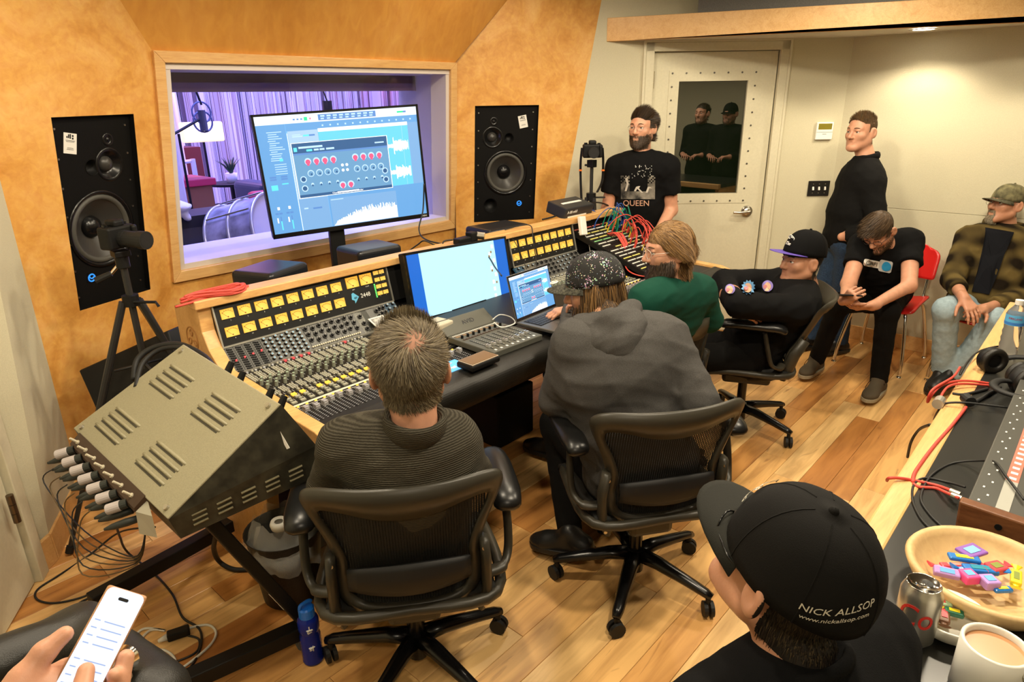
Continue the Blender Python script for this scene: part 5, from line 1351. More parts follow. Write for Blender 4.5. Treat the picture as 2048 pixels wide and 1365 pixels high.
def ptri(v,f,n=1):
    """triangulate+subdivide flat text so it can bend"""
    import bmesh
    bm=bmesh.new();vv=[bm.verts.new(tuple(p)) for p in v]
    for q in f:
        try: bm.faces.new([vv[i] for i in q])
        except ValueError: pass
    bmesh.ops.triangulate(bm,faces=bm.faces[:])
    for _ in range(n): bmesh.ops.subdivide_edges(bm,edges=bm.edges[:],cuts=1)
    bm.verts.index_update();V_=np.array([tuple(q.co) for q in bm.verts]);F=[tuple(x.index for x in q.verts) for q in bm.faces];bm.free();return V_,F
scalp=lambda z0,yf:(lambda c:((c[:,2]>z0+ .5*np.maximum(0,c[:,1]-.0)**1.0)&(c[:,1]<yf)&(np.abs(c[:,0])<.0805)))
# ---- fabrics
BLKT=mat('black_cotton',(.0045,.0045,.0048),.9,spec=.15,bump=.15,bscale=500);BLKJ=mat('black_denim',(.005,.0048,.0046),.9,spec=.15,bump=.25,bscale=300)
HOOD=mat('charcoal_fleece',(.072,.069,.066),.95,spec=.15,noise=.15,nscale=300,bump=.2,bscale=350)
GRNS=mat('green_cotton',(.004,.048,.030),.85,spec=.2,bump=.15,bscale=400)
JEAN=mat('dark_blue_denim',(.018,.045,.10),.85,noise=.3,nscale=120,bump=.2,bscale=400);LJEAN=mat('light_blue_denim',(.30,.40,.45),.85,noise=.12,nscale=40,bump=.2,bscale=400)
BLKP=mat('black_trousers',(.005,.0047,.0045),.9,spec=.15,bump=.15,bscale=300);BRNSH=mat('olive_suede',(.075,.058,.035),.9);SOLE=mat('tan_rubber_sole',(.33,.29,.20),.7);BLKS=mat('black_shoe',(.012,.011,.010),.4)
def ribbed():
    m=mat('ribbed_grey_knit',(.03,.03,.02),.95,spec=.15);nt=m.node_tree;L=nt.links;b=nt.nodes['Principled BSDF']
    tc=nt.nodes.new('ShaderNodeTexCoord');w=nt.nodes.new('ShaderNodeTexWave');w.wave_type='BANDS';w.bands_direction='Z';w.inputs['Scale'].default_value=55;w.inputs['Distortion'].default_value=1.6;w.inputs['Detail'].default_value=2;w.inputs['Detail Scale'].default_value=3
    L.new(tc.outputs['Object'],w.inputs['Vector']);r=nt.nodes.new('ShaderNodeValToRGB');r.color_ramp.elements[0].color=(.034,.030,.022,1);r.color_ramp.elements[1].color=(.080,.072,.054,1)
    L.new(w.outputs['Color'],r.inputs[0]);L.new(r.outputs[0],b.inputs['Base Color']);bp=nt.nodes.new('ShaderNodeBump');bp.inputs['Strength'].default_value=.5;bp.inputs['Distance'].default_value=.004;L.new(w.outputs['Color'],bp.inputs['Height']);L.new(bp.outputs[0],b.inputs['Normal']);return m
RIB=ribbed()
def plaid():
    m=mat('olive_brown_plaid',(.06,.05,.02),.95,spec=.15);nt=m.node_tree;L=nt.links;b=nt.nodes['Principled BSDF'];tc=nt.nodes.new('ShaderNodeTexCoord');acc=None
    for ax,sc in (('X',9),('Z',8)):
        w=nt.nodes.new('ShaderNodeTexWave');w.bands_direction=ax;w.inputs['Scale'].default_value=sc/3;w.inputs['Distortion'].default_value=.6;L.new(tc.outputs['Object'],w.inputs['Vector'])
        if acc is None: acc=w.outputs['Fac']
        else:
            q=nt.nodes.new('ShaderNodeMath');q.operation='ADD';L.new(acc,q.inputs[0]);L.new(w.outputs['Fac'],q.inputs[1]);acc=q.outputs[0]
    h=nt.nodes.new('ShaderNodeMath');h.operation='MULTIPLY';h.inputs[1].default_value=.5;L.new(acc,h.inputs[0])
    r=nt.nodes.new('ShaderNodeValToRGB');r.color_ramp.elements[0].position=.25;r.color_ramp.elements[0].color=(.012,.008,.004,1);r.color_ramp.elements[1].position=.85;r.color_ramp.elements[1].color=(.12,.085,.028,1)
    L.new(h.outputs[0],r.inputs[0]);L.new(r.outputs[0],b.inputs['Base Color']);return m
PLD=plaid()
HB=[hmat('hair_dark_brown',(.035,.020,.010)),hmat('hair_brown',(.065,.038,.018)),hmat('hair_brown_light',(.10,.06,.03))]
HL=[hmat('hair_chestnut',(.20,.105,.035)),hmat('hair_golden_brown',(.32,.18,.065)),hmat('hair_umber',(.10,.05,.018))]
HG=[hmat('hair_ash',(.115,.085,.045)),hmat('hair_grey_brown',(.20,.16,.095)),hmat('hair_deep_ash',(.06,.042,.022))]
HK=[hmat('hair_black',(.012,.009,.007)),hmat('hair_black_brown',(.025,.017,.012))]
HGY=[hmat('beard_grey',(.30,.26,.18)),hmat('beard_grey_brown',(.16,.12,.07))]
WIRE=mat('wire_glasses',(.35,.3,.25),.3,.9);CLEARG=mat('clear_frames',(.55,.45,.38),.2,spec=.8)
zd=lambda p,n:np.tile(V(0,0,-1),(len(p),1))
def legs_std(Pn,hips=.09): return Pn.P+Pn.left*hips-Pn.up*.02,Pn.P-Pn.left*hips-Pn.up*.02
beard_reg=lambda c:((c[:,2]<-.030+.25*np.maximum(0,.03-c[:,1]))&(c[:,1]>-.005)&(c[:,2]>-.128)&((c[:,2]<-.045)|(c[:,1]<.06))&~((np.abs(c[:,0])<.021)&(np.abs(c[:,2]+.063)<.010)&(c[:,1]>.07)))
def bcomb(p,n): return np.stack([p[:,0]*2,np.full(len(p),.25),np.full(len(p),-1.0)],1)
# ================= person in ribbed grey shirt, seen from behind
f8=V(.616,.788,0);l8=V(-.788,.616,0)
H8=at(820,738,depth=1.74);N8=H8-V(0,0,.165)-f8*.035
p=Person('person seen from behind in a ribbed grey shirt at the console',V(1.03,1.39,.53),N8,at(690,893,depth=1.80),at(905,880,depth=1.86),1.10)
eL=at(655,975,depth=1.93);eR=at(945,945,depth=1.99);wL=p.P+f8*.30+V(0,0,.20)-l8*.04;wR=p.P+f8*.33+V(0,0,.23)+l8*.05
p.top(RIB,1,(eL,wL),(eR,wR),h=.0075,amp=.005,t=.012,seed=4,name='pullover')
hl,hr=legs_std(p);kl=p.P+f8*.46+l8*.16;kr=p.P+f8*.46-l8*.16;al=V(kl[0],kl[1],.10)+f8*.05;ar=V(kr[0],kr[1],.10)+f8*.05
p.pants(BLKP,hl,kl,al,hr,kr,ar);p.under([(hl,kl,al),(hr,kr,ar)])
p.limb(p.SL,eL,wL,dict(xd=-l8+f8*.2,zd=f8,side=1));p.limb(p.SR,eR,wR,dict(xd=l8+f8*.2,zd=f8,side=-1))
sr=lambda c:((c[:,2]>.028+1.1*np.maximum(0,c[:,1]-.02))|((c[:,1]<-.012)&(c[:,2]>-.088)&(np.abs(c[:,0])<.085))|((c[:,1]<.03)&(c[:,2]>.0)))&~((np.abs(c[:,0])>.066)&(c[:,1]>-.042)&(c[:,2]<.036))&(c[:,2]>-.072)
p.head(H8,f8+V(0,0,.06),hair=dict(m=mat('scalp_ash',(.27,.13,.08),.7),reg=sr),brow=HB[1],sc=1.10)
WH=V(.016,-.075,.098)
def whorl(q,n):
    d=q-WH;t=np.cross(n,d);return d+.55*t*1.0+V(0,-.0,-.01)
p.hair(sr,26000,whorl,lambda r:.012+.018*np.clip((r[:,2]+.05)/.12,0,1),HG,seg=4,width=.0008,lift=.34,jit=.28,thin=lambda r:np.clip(((np.linalg.norm(r-(WH+V(0,.012,-.004)),axis=1)-.010)/.060),.10,1))
p.hair(lambda c:sr(c)&(c[:,2]>.08)&(c[:,1]>-.0),3200,lambda q,n:np.stack([-q[:,0]*3,np.full(len(q),.2),np.full(len(q),.9)],1),.030,HG,seg=4,width=.0009,lift=.7,jit=.2,name='hair_top')
p.collar(RIB,.070,.014,.022,flat=3.0,tilt=.10);p.shoe(al,f8,BLKS,BLKS);p.shoe(ar,f8,BLKS,BLKS);p.finish()
# ================= hooded man at the laptop
f7=V(.58,.815,0);l7=V(-.815,.58,0)
H7=at(1188,575,depth=2.36);N7=at(1215,625,depth=2.27)+V(.0,.0,-.04)
p=Person('person in a speckled cap and charcoal hoodie typing on the laptop',V(1.90,1.085,.53),N7,at(1150,690,depth=2.28),at(1330,680,depth=2.33),1.22,skin=SK1)
KW=np.array(Mb_@Vector((.02,-.085,.0)))
wL=at(1130,660,depth=2.62)+V(0,0,.0);wL=KW+V(.05,-.085,.045);eL=at(1118,800,depth=2.42);eR=at(1395,800,depth=2.30);wR=p.P+f7*.38-l7*.16+V(0,0,.10)
p.top(HOOD,1,(eL,wL),(eR,wR),h=.0085,amp=.010,t=.024,belly=1.08,chest=1.06,seed=9,name='hoodie',fs=.75)
hl,hr=legs_std(p,.10);kl=p.P+f7*.45+l7*.20;kr=p.P+f7*.45-l7*.18;al=V(kl[0],kl[1],.12)-f7*.22;ar=V(kr[0],kr[1],.10)
p.pants(BLKP,hl,kl,al,hr,kr,ar,h=.012);p.under([(hl,kl,al),(hr,kr,ar)])
p.limb(eL,eL*.5+wL*.5,wL,dict(xd=KW-wL+V(-.06,.03,.01),zd=V(0,0,1),side=-1,curl=(.35,.55,.4),spread=.12,thumb=(.4,.5)),h=.0035)
p.limb(p.SR,eR,wR,dict(xd=f7,zd=V(0,0,1),side=1))
p.head(H7,V(-.50,.84,-.26),hair=dict(m=HB[0],reg=lambda c:(c[:,2]>.02)|((c[:,1]<-.02)&(c[:,2]>-.09))),brow=HB[1])
lowr=lambda c:(c[:,1]<-.0)&(c[:,2]<.03)&(c[:,2]>-.075)
p.hair(lambda c:lowr(c)&(c[:,1]<.0),5200,lambda q,n:np.stack([np.where(q[:,0]<.02,-.10,.1),np.full(len(q),.05),np.full(len(q),-1.0)],1),.21,HL+HB,seg=9,width=.0012,lift=.10,jit=.10,grav=.10,curl=.06)
p.hair(lambda c:(c[:,0]<-.05)&(c[:,2]<.035)&(c[:,2]>-.03)&(c[:,1]<.035),3200,lambda q,n:np.stack([np.full(len(q),-.12),np.full(len(q),.20),np.full(len(q),-1.0)],1),.27,HL+HB,seg=9,width=.0012,lift=.10,jit=.09,grav=.12,curl=.06,name='hair_side')
p.hair(beard_reg,4000,bcomb,.035,HB+HL[:1],thin=lambda r:np.clip((-.026-r[:,2]+.25*np.maximum(0,.03-r[:,1]))/.03,.06,1)*np.clip((r[:,1]+.004)/.045,.05,1),width=.001,lift=.4,jit=.25,name='beard')
def splat():
    m=mat('paint_splatter_black',(.012,.012,.012),.8);nt=m.node_tree;L=nt.links;b=nt.nodes['Principled BSDF'];tc=nt.nodes.new('ShaderNodeTexCoord')
    vo=nt.nodes.new('ShaderNodeTexVoronoi');vo.inputs['Scale'].default_value=150;L.new(tc.outputs['Object'],vo.inputs['Vector'])
    ns=nt.nodes.new('ShaderNodeTexNoise');ns.inputs['Scale'].default_value=26;L.new(tc.outputs['Object'],ns.inputs['Vector'])
    lt=nt.nodes.new('ShaderNodeMath');lt.operation='LESS_THAN';L.new(vo.outputs['Distance'],lt.inputs[0])
    mu=nt.nodes.new('ShaderNodeMath');mu.operation='MULTIPLY_ADD';mu.inputs[1].default_value=1.3;mu.inputs[2].default_value=-.41;L.new(ns.outputs['Fac'],mu.inputs[0]);L.new(mu.outputs[0],lt.inputs[1])
    hs=nt.nodes.new('ShaderNodeHueSaturation');hs.inputs['Saturation'].default_value=.55;hs.inputs['Value'].default_value=.9;L.new(vo.outputs['Color'],hs.inputs['Color'])
    mx=nt.nodes.new('ShaderNodeMixRGB');mx.inputs[1].default_value=(.012,.012,.012,1);L.new(lt.outputs[0],mx.inputs[0]);L.new(hs.outputs[0],mx.inputs[2]);L.new(mx.outputs[0],b.inputs['Base Color']);return m
SPL=splat();cp=p.cap(SPL,mat('speckled_brim',(.05,.048,.035),.85,noise=.8,nscale=140),tilt=.10,brim_len=.075)
a=MB(p.Mcap@Matrix.Translation((0,.150,.004))@rotm('X',-.10));a.tube([(.015*math.cos(t),.013*math.sin(t),0) for t in np.linspace(0,2*PI,24,False)],.003,5,closed=True)
for x in (-.005,0,.005): a.box((x,0,0),(.0022,.012,.002))
a.build('brim_emblem',WHITE,cp,world=True)
# hood lying on the back
S=SDF();b=p.N-p.up*.0
for (dx,dy,dz,r) in ((0,-.085,-.075,.055),(.075,-.055,-.02,.045),(-.075,-.055,-.02,.045),(.095,.0,.02,.035),(-.095,.0,.02,.035),(.04,-.08,-.035,.05),(-.04,-.08,-.035,.05)):
    q=b-p.left*dx+p.fwd*dy+p.up*dz;S.ell(q,(r*1.15,r*.8,r*1.05),.05,p.R)
S.cone(b-p.left*.09+p.up*.025,b-p.fwd*.07+p.up*.03,.03,.035,.03);S.cone(b+p.left*.09+p.up*.025,b-p.fwd*.07+p.up*.03,.03,.035,.03);S.cone(b-p.fwd*.085-p.up*.06,b-p.fwd*.105-p.up*.14,.05,.018,.05)
v,f=S.mesh(.006,folds(.006,1.2,5));npmesh('hood',v,f,HOOD,p.o)
p.shoe(V(1.86,1.36,.125),V(-.3,.95,-.1),BLKS,BLKS);p.shoe(ar,f7,BLKS,BLKS);p.finish()
# ================= person in green shirt
f6=V(-.15,.99,0);l6=V(-.99,-.15,0)
H6=at(1338,500,depth=2.80);N6=H6-V(0,0,.165)-f6*.03+V(.02,0,0)
p=Person('person in a green shirt seated facing the patchbay',V(2.68,1.50,.53),N6,at(1292,603,depth=2.72),at(1400,583,depth=2.98),1.08)
eL=at(1262,680,depth=2.72);eR=at(1420,640,depth=3.1);wL=eL+V(.05,.24,.06);wR=eR+V(-.05,.24,.05)
p.top(GRNS,1,(eL,wL),(eR,wR),h=.0085,amp=.006,seed=12);hl,hr=legs_std(p);kl=p.P+f6*.46+l6*.15;kr=p.P+f6*.46-l6*.15;al=V(kl[0],kl[1],.1);ar=V(kr[0],kr[1],.1)
p.pants(JEAN,hl,kl,al,hr,kr,ar,h=.014);p.under([(hl,kl,al),(hr,kr,ar)]);p.limb(p.SL,eL,wL,dict(xd=wL-eL,zd=V(0,0,1),side=-1));p.limb(p.SR,eR,wR,dict(xd=wR-eR,zd=V(0,0,1),side=1))
lreg=lambda c:((c[:,2]>.035+.9*np.maximum(0,c[:,1]-.045))|((c[:,1]<.03)&(c[:,2]>.01))|((c[:,1]<-.015)&(c[:,2]>-.09)))&~((np.abs(c[:,0])>.074)&(c[:,1]>-.03)&(c[:,2]<.012))
p.head(H6,V(-.74,.66,-.10),hair=dict(m=HL[2],reg=lreg),brow=HL[2])
def swept(q,n): b=np.clip((q[:,1]+.07)/.03,0,1);return np.stack([q[:,0]*5,-.65*b+.10*(1-b),-.55*b-1.0*(1-b)+4*np.maximum(0,q[:,2]-.07)],1)
p.hair(lambda c:lreg(c)&((c[:,2]>.0)|(c[:,1]<-.03)),14000,swept,lambda r:.045+.055*np.clip((r[:,2]+.02)/.1,0,1),HL,seg=9,width=.0012,lift=.20,jit=.2,grav=.06,curl=.10)
p.hair(lambda c:lreg(c)&(c[:,1]<-.01)&(c[:,2]<.03),4000,lambda q,n:np.stack([q[:,0]*2,np.full(len(q),-.5),np.full(len(q),-.8)],1),.045,[HL[2],HL[0]],seg=7,width=.0013,lift=.3,jit=.2,curl=.25,grav=.05,name='hair_ends')
p.hair(beard_reg,9000,bcomb,.022,[HB[0],HB[0],HB[1]],thin=lambda r:np.clip((-.026-r[:,2]+.25*np.maximum(0,.03-r[:,1]))/.03,.06,1)*np.clip((r[:,1]+.004)/.045,.05,1),width=.0012,lift=.45,jit=.3,name='beard');p.glasses(CLEARG,w_=.023,hh=.020)
p.collar(GRNS,.069,.013,.012,flat=2.2,tilt=.15)
p.shoe(al,f6,BLKS,BLKS);p.shoe(ar,f6,BLKS,BLKS);p.finish()
# ================= person in black sweatshirt and purple brimmed cap
f5=V(-.42,.907,0);l5=V(-.907,-.42,0)
H5=at(1603,522,depth=3.50);N5=at(1612,572,depth=3.55)
p=Person('person in a purple brimmed cap with folded arms',V(3.40,1.34,.50),N5,at(1592,620,depth=3.38),at(1568,565,depth=3.72),1.12,skin=SK3)
eL=at(1478,610,depth=3.28);wL=at(1480,612,depth=3.50)+V(0,0,-.0);eR=at(1448,563,depth=3.66);wR=at(1475,620,depth=3.36)
p.top(BLKT,1,(eL,eL*.25+at(1455,585,depth=3.55)*.75),(eR,wR),h=.0095,amp=.008,t=.022,seed=21,belly=1.1,name='sweatshirt');hl,hr=legs_std(p,.10);kl=p.P+f5*.44+l5*.17;kr=p.P+f5*.44-l5*.17;al=V(kl[0],kl[1],.1);ar=V(kr[0],kr[1],.1)
p.pants(BLKP,hl,kl,al,hr,kr,ar,h=.014);p.under([(hl,kl,al),(hr,kr,ar)]);p.limb(eR*.5+wR*.5,eR*.2+wR*.8,wR,dict(xd=V(.4,-.8,-.2),zd=V(-.5,-.4,.7),side=1,curl=(.5,.5,.4)))
p.head(H5,V(-.80,.58,.04),hair=dict(m=HK[0],reg=lambda c:(c[:,2]>.03)|((c[:,1]<-.03)&(c[:,2]>-.075))),brow=HK[0],fat=1.08,sc=1.02)
p.hair(lambda c:(c[:,1]<-.025)&(c[:,2]>-.08)&(c[:,2]<.04),2600,zd,.02,HK,width=.001,lift=.2);pass
cp=p.cap(BLKT,mat('purple_brim',(.10,.06,.36),.6),tilt=.10,z0=.048,size=1.06,brim_len=.085,brim_curve=.006,flat=True,hh=.115)
v,f=text_geo('The',.026,.001,shear=.2);a=MB(p.Mcap@Matrix.Translation((0,.112,.035))@rotm('Z',PI)@rotm('X',PI/2-.25));a.add(v,f);a.build('cap_lettering',WHITE,cp,world=True)
a=MB(p.Mcap@Matrix.Translation((0,.100,.064))@rotm('X',PI/2-.45));a.tube([(.02*math.cos(t)+.003*math.cos(3*t),.016*math.sin(t),0) for t in np.linspace(0,2*PI,18,False)],.0022,5,closed=True);a.tube([(-.01,.0,0),(.0,.008,0),(.01,-.004,0)],.002,5);a.build('cap_emblem',WHITE,cp,world=True)
# generic coloured patches on the sleeve (plain stand-ins)
PK=mat('patch_pink',(.62,.22,.25),.8);PT=mat('patch_peach',(.66,.42,.28),.8);PL=mat('patch_blue',(.14,.35,.62),.8);PV=mat('patch_violet',(.25,.2,.55),.8)
for (x,y,c1,c2,rs) in ((1460,578,PT,PV,.85),(1497,574,PT,PL,1.0),(1535,572,PT,PV,1.0)):
    o=at(x,y,depth=3.25);d=ray(x,y);ux=RC[:,0];uy=RC[:,1]
    n=24;ov=np.array([(0,0)]+[(.030*rs*math.cos(t)*(1+(.30 if c2 is PL and k%2 else 0)),.030*rs*math.sin(t)*(1+(.30 if c2 is PL and k%2 else 0))) for k,t in enumerate(np.linspace(0,2*PI,n,False))]);ff=[(0,1+i,1+(i+1)%n) for i in range(n)]
    q=p.print_on('sleeve_patch',ov,ff,c2,o,ux,uy,d,lift=.004)
    ov=np.array([(0,0)]+[(-.003+.021*rs*math.cos(t),-.003+.024*rs*math.sin(t)) for t in np.linspace(0,2*PI,n,False)]);p.print_on('patch_centre',ov,ff,c1,o,ux,uy,d,q,lift=.007)
    ov=np.array([(0,0)]+[(-.012+.010*rs*math.cos(t),-.004+.010*rs*math.sin(t)) for t in np.linspace(0,2*PI,n,False)]);p.print_on('patch_dot',ov,ff,PK,o,ux,uy,d,q,lift=.009)
p.shoe(al,f5,BLKS,BLKS);p.shoe(ar,f5,BLKS,BLKS);p.finish()
# ================= person reading a phone
f3=V(-.98,.15,0);l3=V(-.15,-.98,0)
H3=at(1757,462,depth=4.10);N3=at(1782,487,depth=4.20)-V(0,0,.05)
p=Person('seated person in a black shirt bent over a phone',V(5.02,1.05,.53),N3,at(1822,482,depth=4.22),at(1722,490,depth=4.22),1.03)
eL=at(1818,572,depth=4.05);wL=at(1745,612,depth=3.92);eR=at(1697,568,depth=4.10);wR=at(1690,600,depth=3.90)
p.top(BLKT,.55,(eL,wL),(eR,wR),h=.0095,amp=.006,seed=31,name='tshirt');hl,hr=legs_std(p);kl=at(1775,622,depth=4.08);kr=at(1678,608,depth=4.25);al=at(1757,765,z=.10);ar=at(1632,722,z=.10)
p.pants(BLKP,hl,kl,al,hr,kr,ar,h=.011);p.under([(hl,kl,al),(hr,kr,ar)])
p.limb(p.SL,eL,wL,dict(xd=at(1695,618,depth=3.88)-wL,zd=nrm(-ray(1720,600)*.6+V(0,0,-.8)),side=1,curl=(.35,.4,.3),thumb=(.3,.2),spread=.05))
p.limb(p.SR,eR,wR,dict(xd=at(1702,592,depth=3.84)-wR,zd=nrm(-ray(1690,600)+V(0,0,.1)),side=-1,curl=(1.1,.9,.6)))
sr3=lambda c:((c[:,2]>.040+.9*np.maximum(0,c[:,1]-.055))|((c[:,1]<.02)&(c[:,2]>.0))|((c[:,1]<-.02)&(c[:,2]>-.08)))&~((np.abs(c[:,0])>.076)&(c[:,2]<.03))
p.head(H3,V(-.83,.1,-.75),hair=dict(m=HB[1],reg=sr3),brow=HB[0]);p.hair(sr3,7000,lambda q,n:np.stack([q[:,0]*3+.4,np.full(len(q),.9),-3*np.maximum(0,.02-q[:,1])],1),.045,HB,seg=5,width=.0013,lift=.28,jit=.2)
p.hair(beard_reg,3000,bcomb,.010,HB,thin=lambda r:np.clip((-.026-r[:,2]+.25*np.maximum(0,.03-r[:,1]))/.03,.06,1)*np.clip((r[:,1]+.004)/.045,.05,1),width=.0009,lift=.4,name='beard');p.glasses(mat('black_glasses',(.01,.01,.01),.3),rim=.0017);p.collar(BLKT,.066,.008,.008)
# chest print: white plate with letters and a blue disc
o=at(1755,530,depth=3.9);d=nrm(ray(1755,530));ux=RC[:,0]*.98-RC[:,1]*.20;uy=RC[:,1]*.98+RC[:,0]*.20
def rrect(w_,h_,r,n=5):
    P_=[]
    for cx_,cy_,a0 in ((w_/2-r,h_/2-r,0),(-w_/2+r,h_/2-r,90),(-w_/2+r,-h_/2+r,180),(w_/2-r,-h_/2+r,270)):
        for k in range(n): t=math.radians(a0+90*k/(n-1));P_.append((cx_+r*math.cos(t),cy_+r*math.sin(t)))
    return P_
def disc(pts): 
    v=np.array([tuple(np.mean(pts,0))]+list(pts));v=np.c_[v,np.zeros(len(v))];n=len(pts);return v,[(0,1+i,1+(i+1)%n) for i in range(n)]
v,f=disc(rrect(.105,.045,.012));v,f=ptri(v,f,2);v[:,0]-=.035;pl=p.print_on('chest_print',v[:,:2],f,PAPER,o,ux,uy,d,lift=.005)
v,f=disc(rrect(.085,.075,.014));v,f=ptri(v,f,2);v[:,0]+=.052;p.print_on('chest_print_square',v[:,:2],f,mat('print_grey',(.5,.52,.52),.7),o,ux,uy,d,pl,lift=.006)
v,f=disc([(.056+.030*math.cos(t)*(1+.12*math.cos(t+.6)),.030*math.sin(t)) for t in np.linspace(0,2*PI,20,False)]);v,f=ptri(v,f,2);p.print_on('blue_disc',v[:,:2],f,mat('print_blue',(.02,.30,.62),.6),o,ux,uy,d,pl,lift=.009)
v,f=text_geo('CAPI',.036,0);v,f=ptri(v,f,1);v=v[:,:2]*V(.95,1.0)+V(-.036,-.001);p.print_on('chest_lettering',v,f,BLACKM,o,ux,uy,d,pl,lift=.0085)
p.shoe(al,at(1725,790,z=0)-at(1757,765,z=0)+V(-.25,0,0),BRNSH,SOLE,laces=BLKP);p.shoe(ar,at(1600,745,z=0)-at(1632,722,z=0)+V(-.1,0.02,0),BRNSH,SOLE,laces=BLKP)
a=MB();c=at(1696,592,depth=3.84);a.box((0,0,0),(.072,.15,.009));a.M=Matrix.Identity(4)
ph=thing('smartphone','black phone held by the seated person in the black shirt','phone',c,M=frame(c,RC[:,1]*.2+V(0,0,0)+RC[:,0]*0-nrm(ray(1690,590))*.95,RC[:,0],nrm(np.cross(-nrm(ray(1690,590)),RC[:,0]))))
a=MB();a.box((0,0,0),(.07,.145,.008));a.build('phone_body',BLACKG,ph,bevel=.003);a=MB();a.box((0,0,.0045),(.066,.138,.001));a.build('phone_screen',mat('dim_screen',(.03,.03,.04),.15),ph)
p.finish()
# ================= person in plaid jacket
f4=V(-.97,.2,0);l4=V(-.2,-.97,0)
H4=at(2012,408,depth=4.22);N4=at(2012,460,depth=4.28)
p=Person('person in an olive plaid jacket and camouflage cap with crossed ankles',V(5.12,.49,.53),N4,at(2056,492,depth=4.22),at(1938,478,depth=4.32),1.12,skin=SK2)
eL=at(2060,590,depth=4.20);wL=at(1968,618,depth=4.02);eR=at(1905,560,depth=4.25);wR=at(1928,597,depth=3.98)
p.top(PLD,1,(eL,eL+(wL-eL)*.78),(eR,eR+(wR-eR)*.55),h=.0095,amp=.008,t=.024,seed=41,name='plaid_jacket',belly=1.05);hl,hr=legs_std(p,.10);kr=at(1893,620,depth=4.08);kl=at(1990,640,depth=4.05);ar=at(1885,740,z=.14);al=at(1905,752,z=.12)
p.pants(LJEAN,hl,kl,al,hr,kr,ar,h=.011,t=.018,flare=.006,name='jeans');p.under([(hl,kl,al),(hr,kr,ar)])
p.limb(p.SR,eR,wR,dict(xd=at(1945,622,depth=3.92)-wR,zd=nrm(V(-.5,-.2,.8)),side=-1,curl=(.3,.4,.3)))
p.limb(p.SL,eL,wL,dict(xd=at(1935,622,depth=3.92)-wL,zd=nrm(V(-.6,-.1,.75)),side=1,curl=(.5,.5,.4)))
p.head(H4,V(-.80,.60,.12),hair=dict(m=HGY[1],reg=lambda c:(c[:,2]>.03)|((c[:,1]<-.03)&(c[:,2]>-.07))),brow=HGY[1])
p.hair(lambda c:beard_reg(c)&(np.abs(c[:,0])<.026)&(c[:,1]>.05),1500,bcomb,.014,HGY,width=.001,lift=.4,name='goatee');p.hair(lambda c:(c[:,1]<-.03)&(c[:,2]>-.07)&(c[:,2]<.03),1200,zd,.012,HGY,width=.001,lift=.2)
CAMO=mat('camouflage_cotton',(.05,.045,.022),.9,col2=(.20,.18,.09),nscale=22);p.cap(CAMO,mat('olive_brim',(.075,.07,.04),.9,noise=.3,nscale=60),tilt=.06);p.glasses(WIRE,rim=.001)
S=SDF();b=p.N
for q in np.linspace(0,1,9):
    t=PI*(.02+.96*q);S.ell(b-p.left*.105*math.cos(t)-p.fwd*.085*math.sin(t)+p.up*(.02+.02*math.sin(t)),(.038,.036,.045),.03,p.R)
v,f=S.mesh(.008,folds(.005,1.3,6));npmesh('jacket_collar',v,f,PLD,p.o)
# open front shows a dark shirt
v,f=disc([(-.075,.06),(-.055,-.10),(-.04,-.36),(.05,-.36),(.06,-.10),(.08,.06)]);v,f=ptri(v,f,4);p.print_on('tshirt',v[:,:2],f,mat('navy_black_cotton',(.006,.0065,.009),.9,spec=.15),p.N-p.up*.10+p.fwd*.35-p.left*.07,-p.left,p.up,-p.fwd,lift=.006)
p.shoe(ar+V(0,0,.0),V(-.75,.1,-.25),BLKS,BLKS);p.shoe(al+V(-.0,0,.02),V(-.8,.35,-.10),BLKS,BLKS);p.finish()
# ================= standing person in black jacket
f2=V(-.86,.50,0);l2=V(-.50,-.86,0);B2=V(5.08,1.40,0)
H2=at(1722,264,depth=4.42);N2=at(1732,318,depth=4.46)
p=Person('standing person in a black jacket and jeans by the light switches',at(1695,480,depth=4.62),N2,at(1742,372,depth=4.36),at(1700,362,depth=4.70),1.12,base=B2)
eL=at(1757,462,depth=4.30);wL=at(1684,474,depth=4.46);eR=at(1672,455,depth=4.82);wR=at(1655,480,depth=4.62)
p.top(BLKJ,1,(eL,eL+(wL-eL)*.88),(eR,wR),h=.0095,amp=.007,t=.020,seed=51,belly=1.08,name='jacket');hl,hr=legs_std(p,.085);al=V(B2[0]+.02,B2[1]-.10,.09);ar=V(B2[0]-.02,B2[1]+.10,.09);kl=(hl+al)/2+f2*.02;kr=(hr+ar)/2+f2*.02
p.pants(JEAN,hl,kl,al,hr,kr,ar,h=.012,t=.018,name='jeans');p.under([(hl,kl,al),(hr,kr,ar)]);p.limb(eL*.6+wL*.4,eL*.3+wL*.7,wL)
sr2=lambda c:((c[:,2]>.055+.9*np.maximum(0,c[:,1]-.045))|((c[:,1]<.015)&(c[:,2]>.0))|((c[:,1]<-.02)&(c[:,2]>-.075)))&~((np.abs(c[:,0])>.076)&(c[:,2]<.03))
p.head(H2,V(-.93,.36,-.02),hair=dict(m=mat('scalp_brown',(.12,.07,.035),.7),reg=sr2),brow=HB[1],fat=1.06);HS=[HB[2],HG[0],HL[0]]
p.hair(sr2,6000,lambda q,n:np.stack([q[:,0]*2,np.full(len(q),.5),-4*np.maximum(0,.05-q[:,2])+.2],1),.010,HS,width=.001,lift=.3,jit=.25);p.hair(lambda c:sr2(c)&(c[:,2]>.07),1600,lambda q,n:np.stack([q[:,0],np.full(len(q),.4),np.full(len(q),.8)],1),.020,HS,width=.0012,lift=.6,jit=.3,name='hair_top',curl=.15)
p.collar(BLKJ,.074,.012,.008,flat=2.0,tilt=.35);p.shoe(al,f2,BLKS,BLKS);p.shoe(ar,f2,BLKS,BLKS);p.finish()
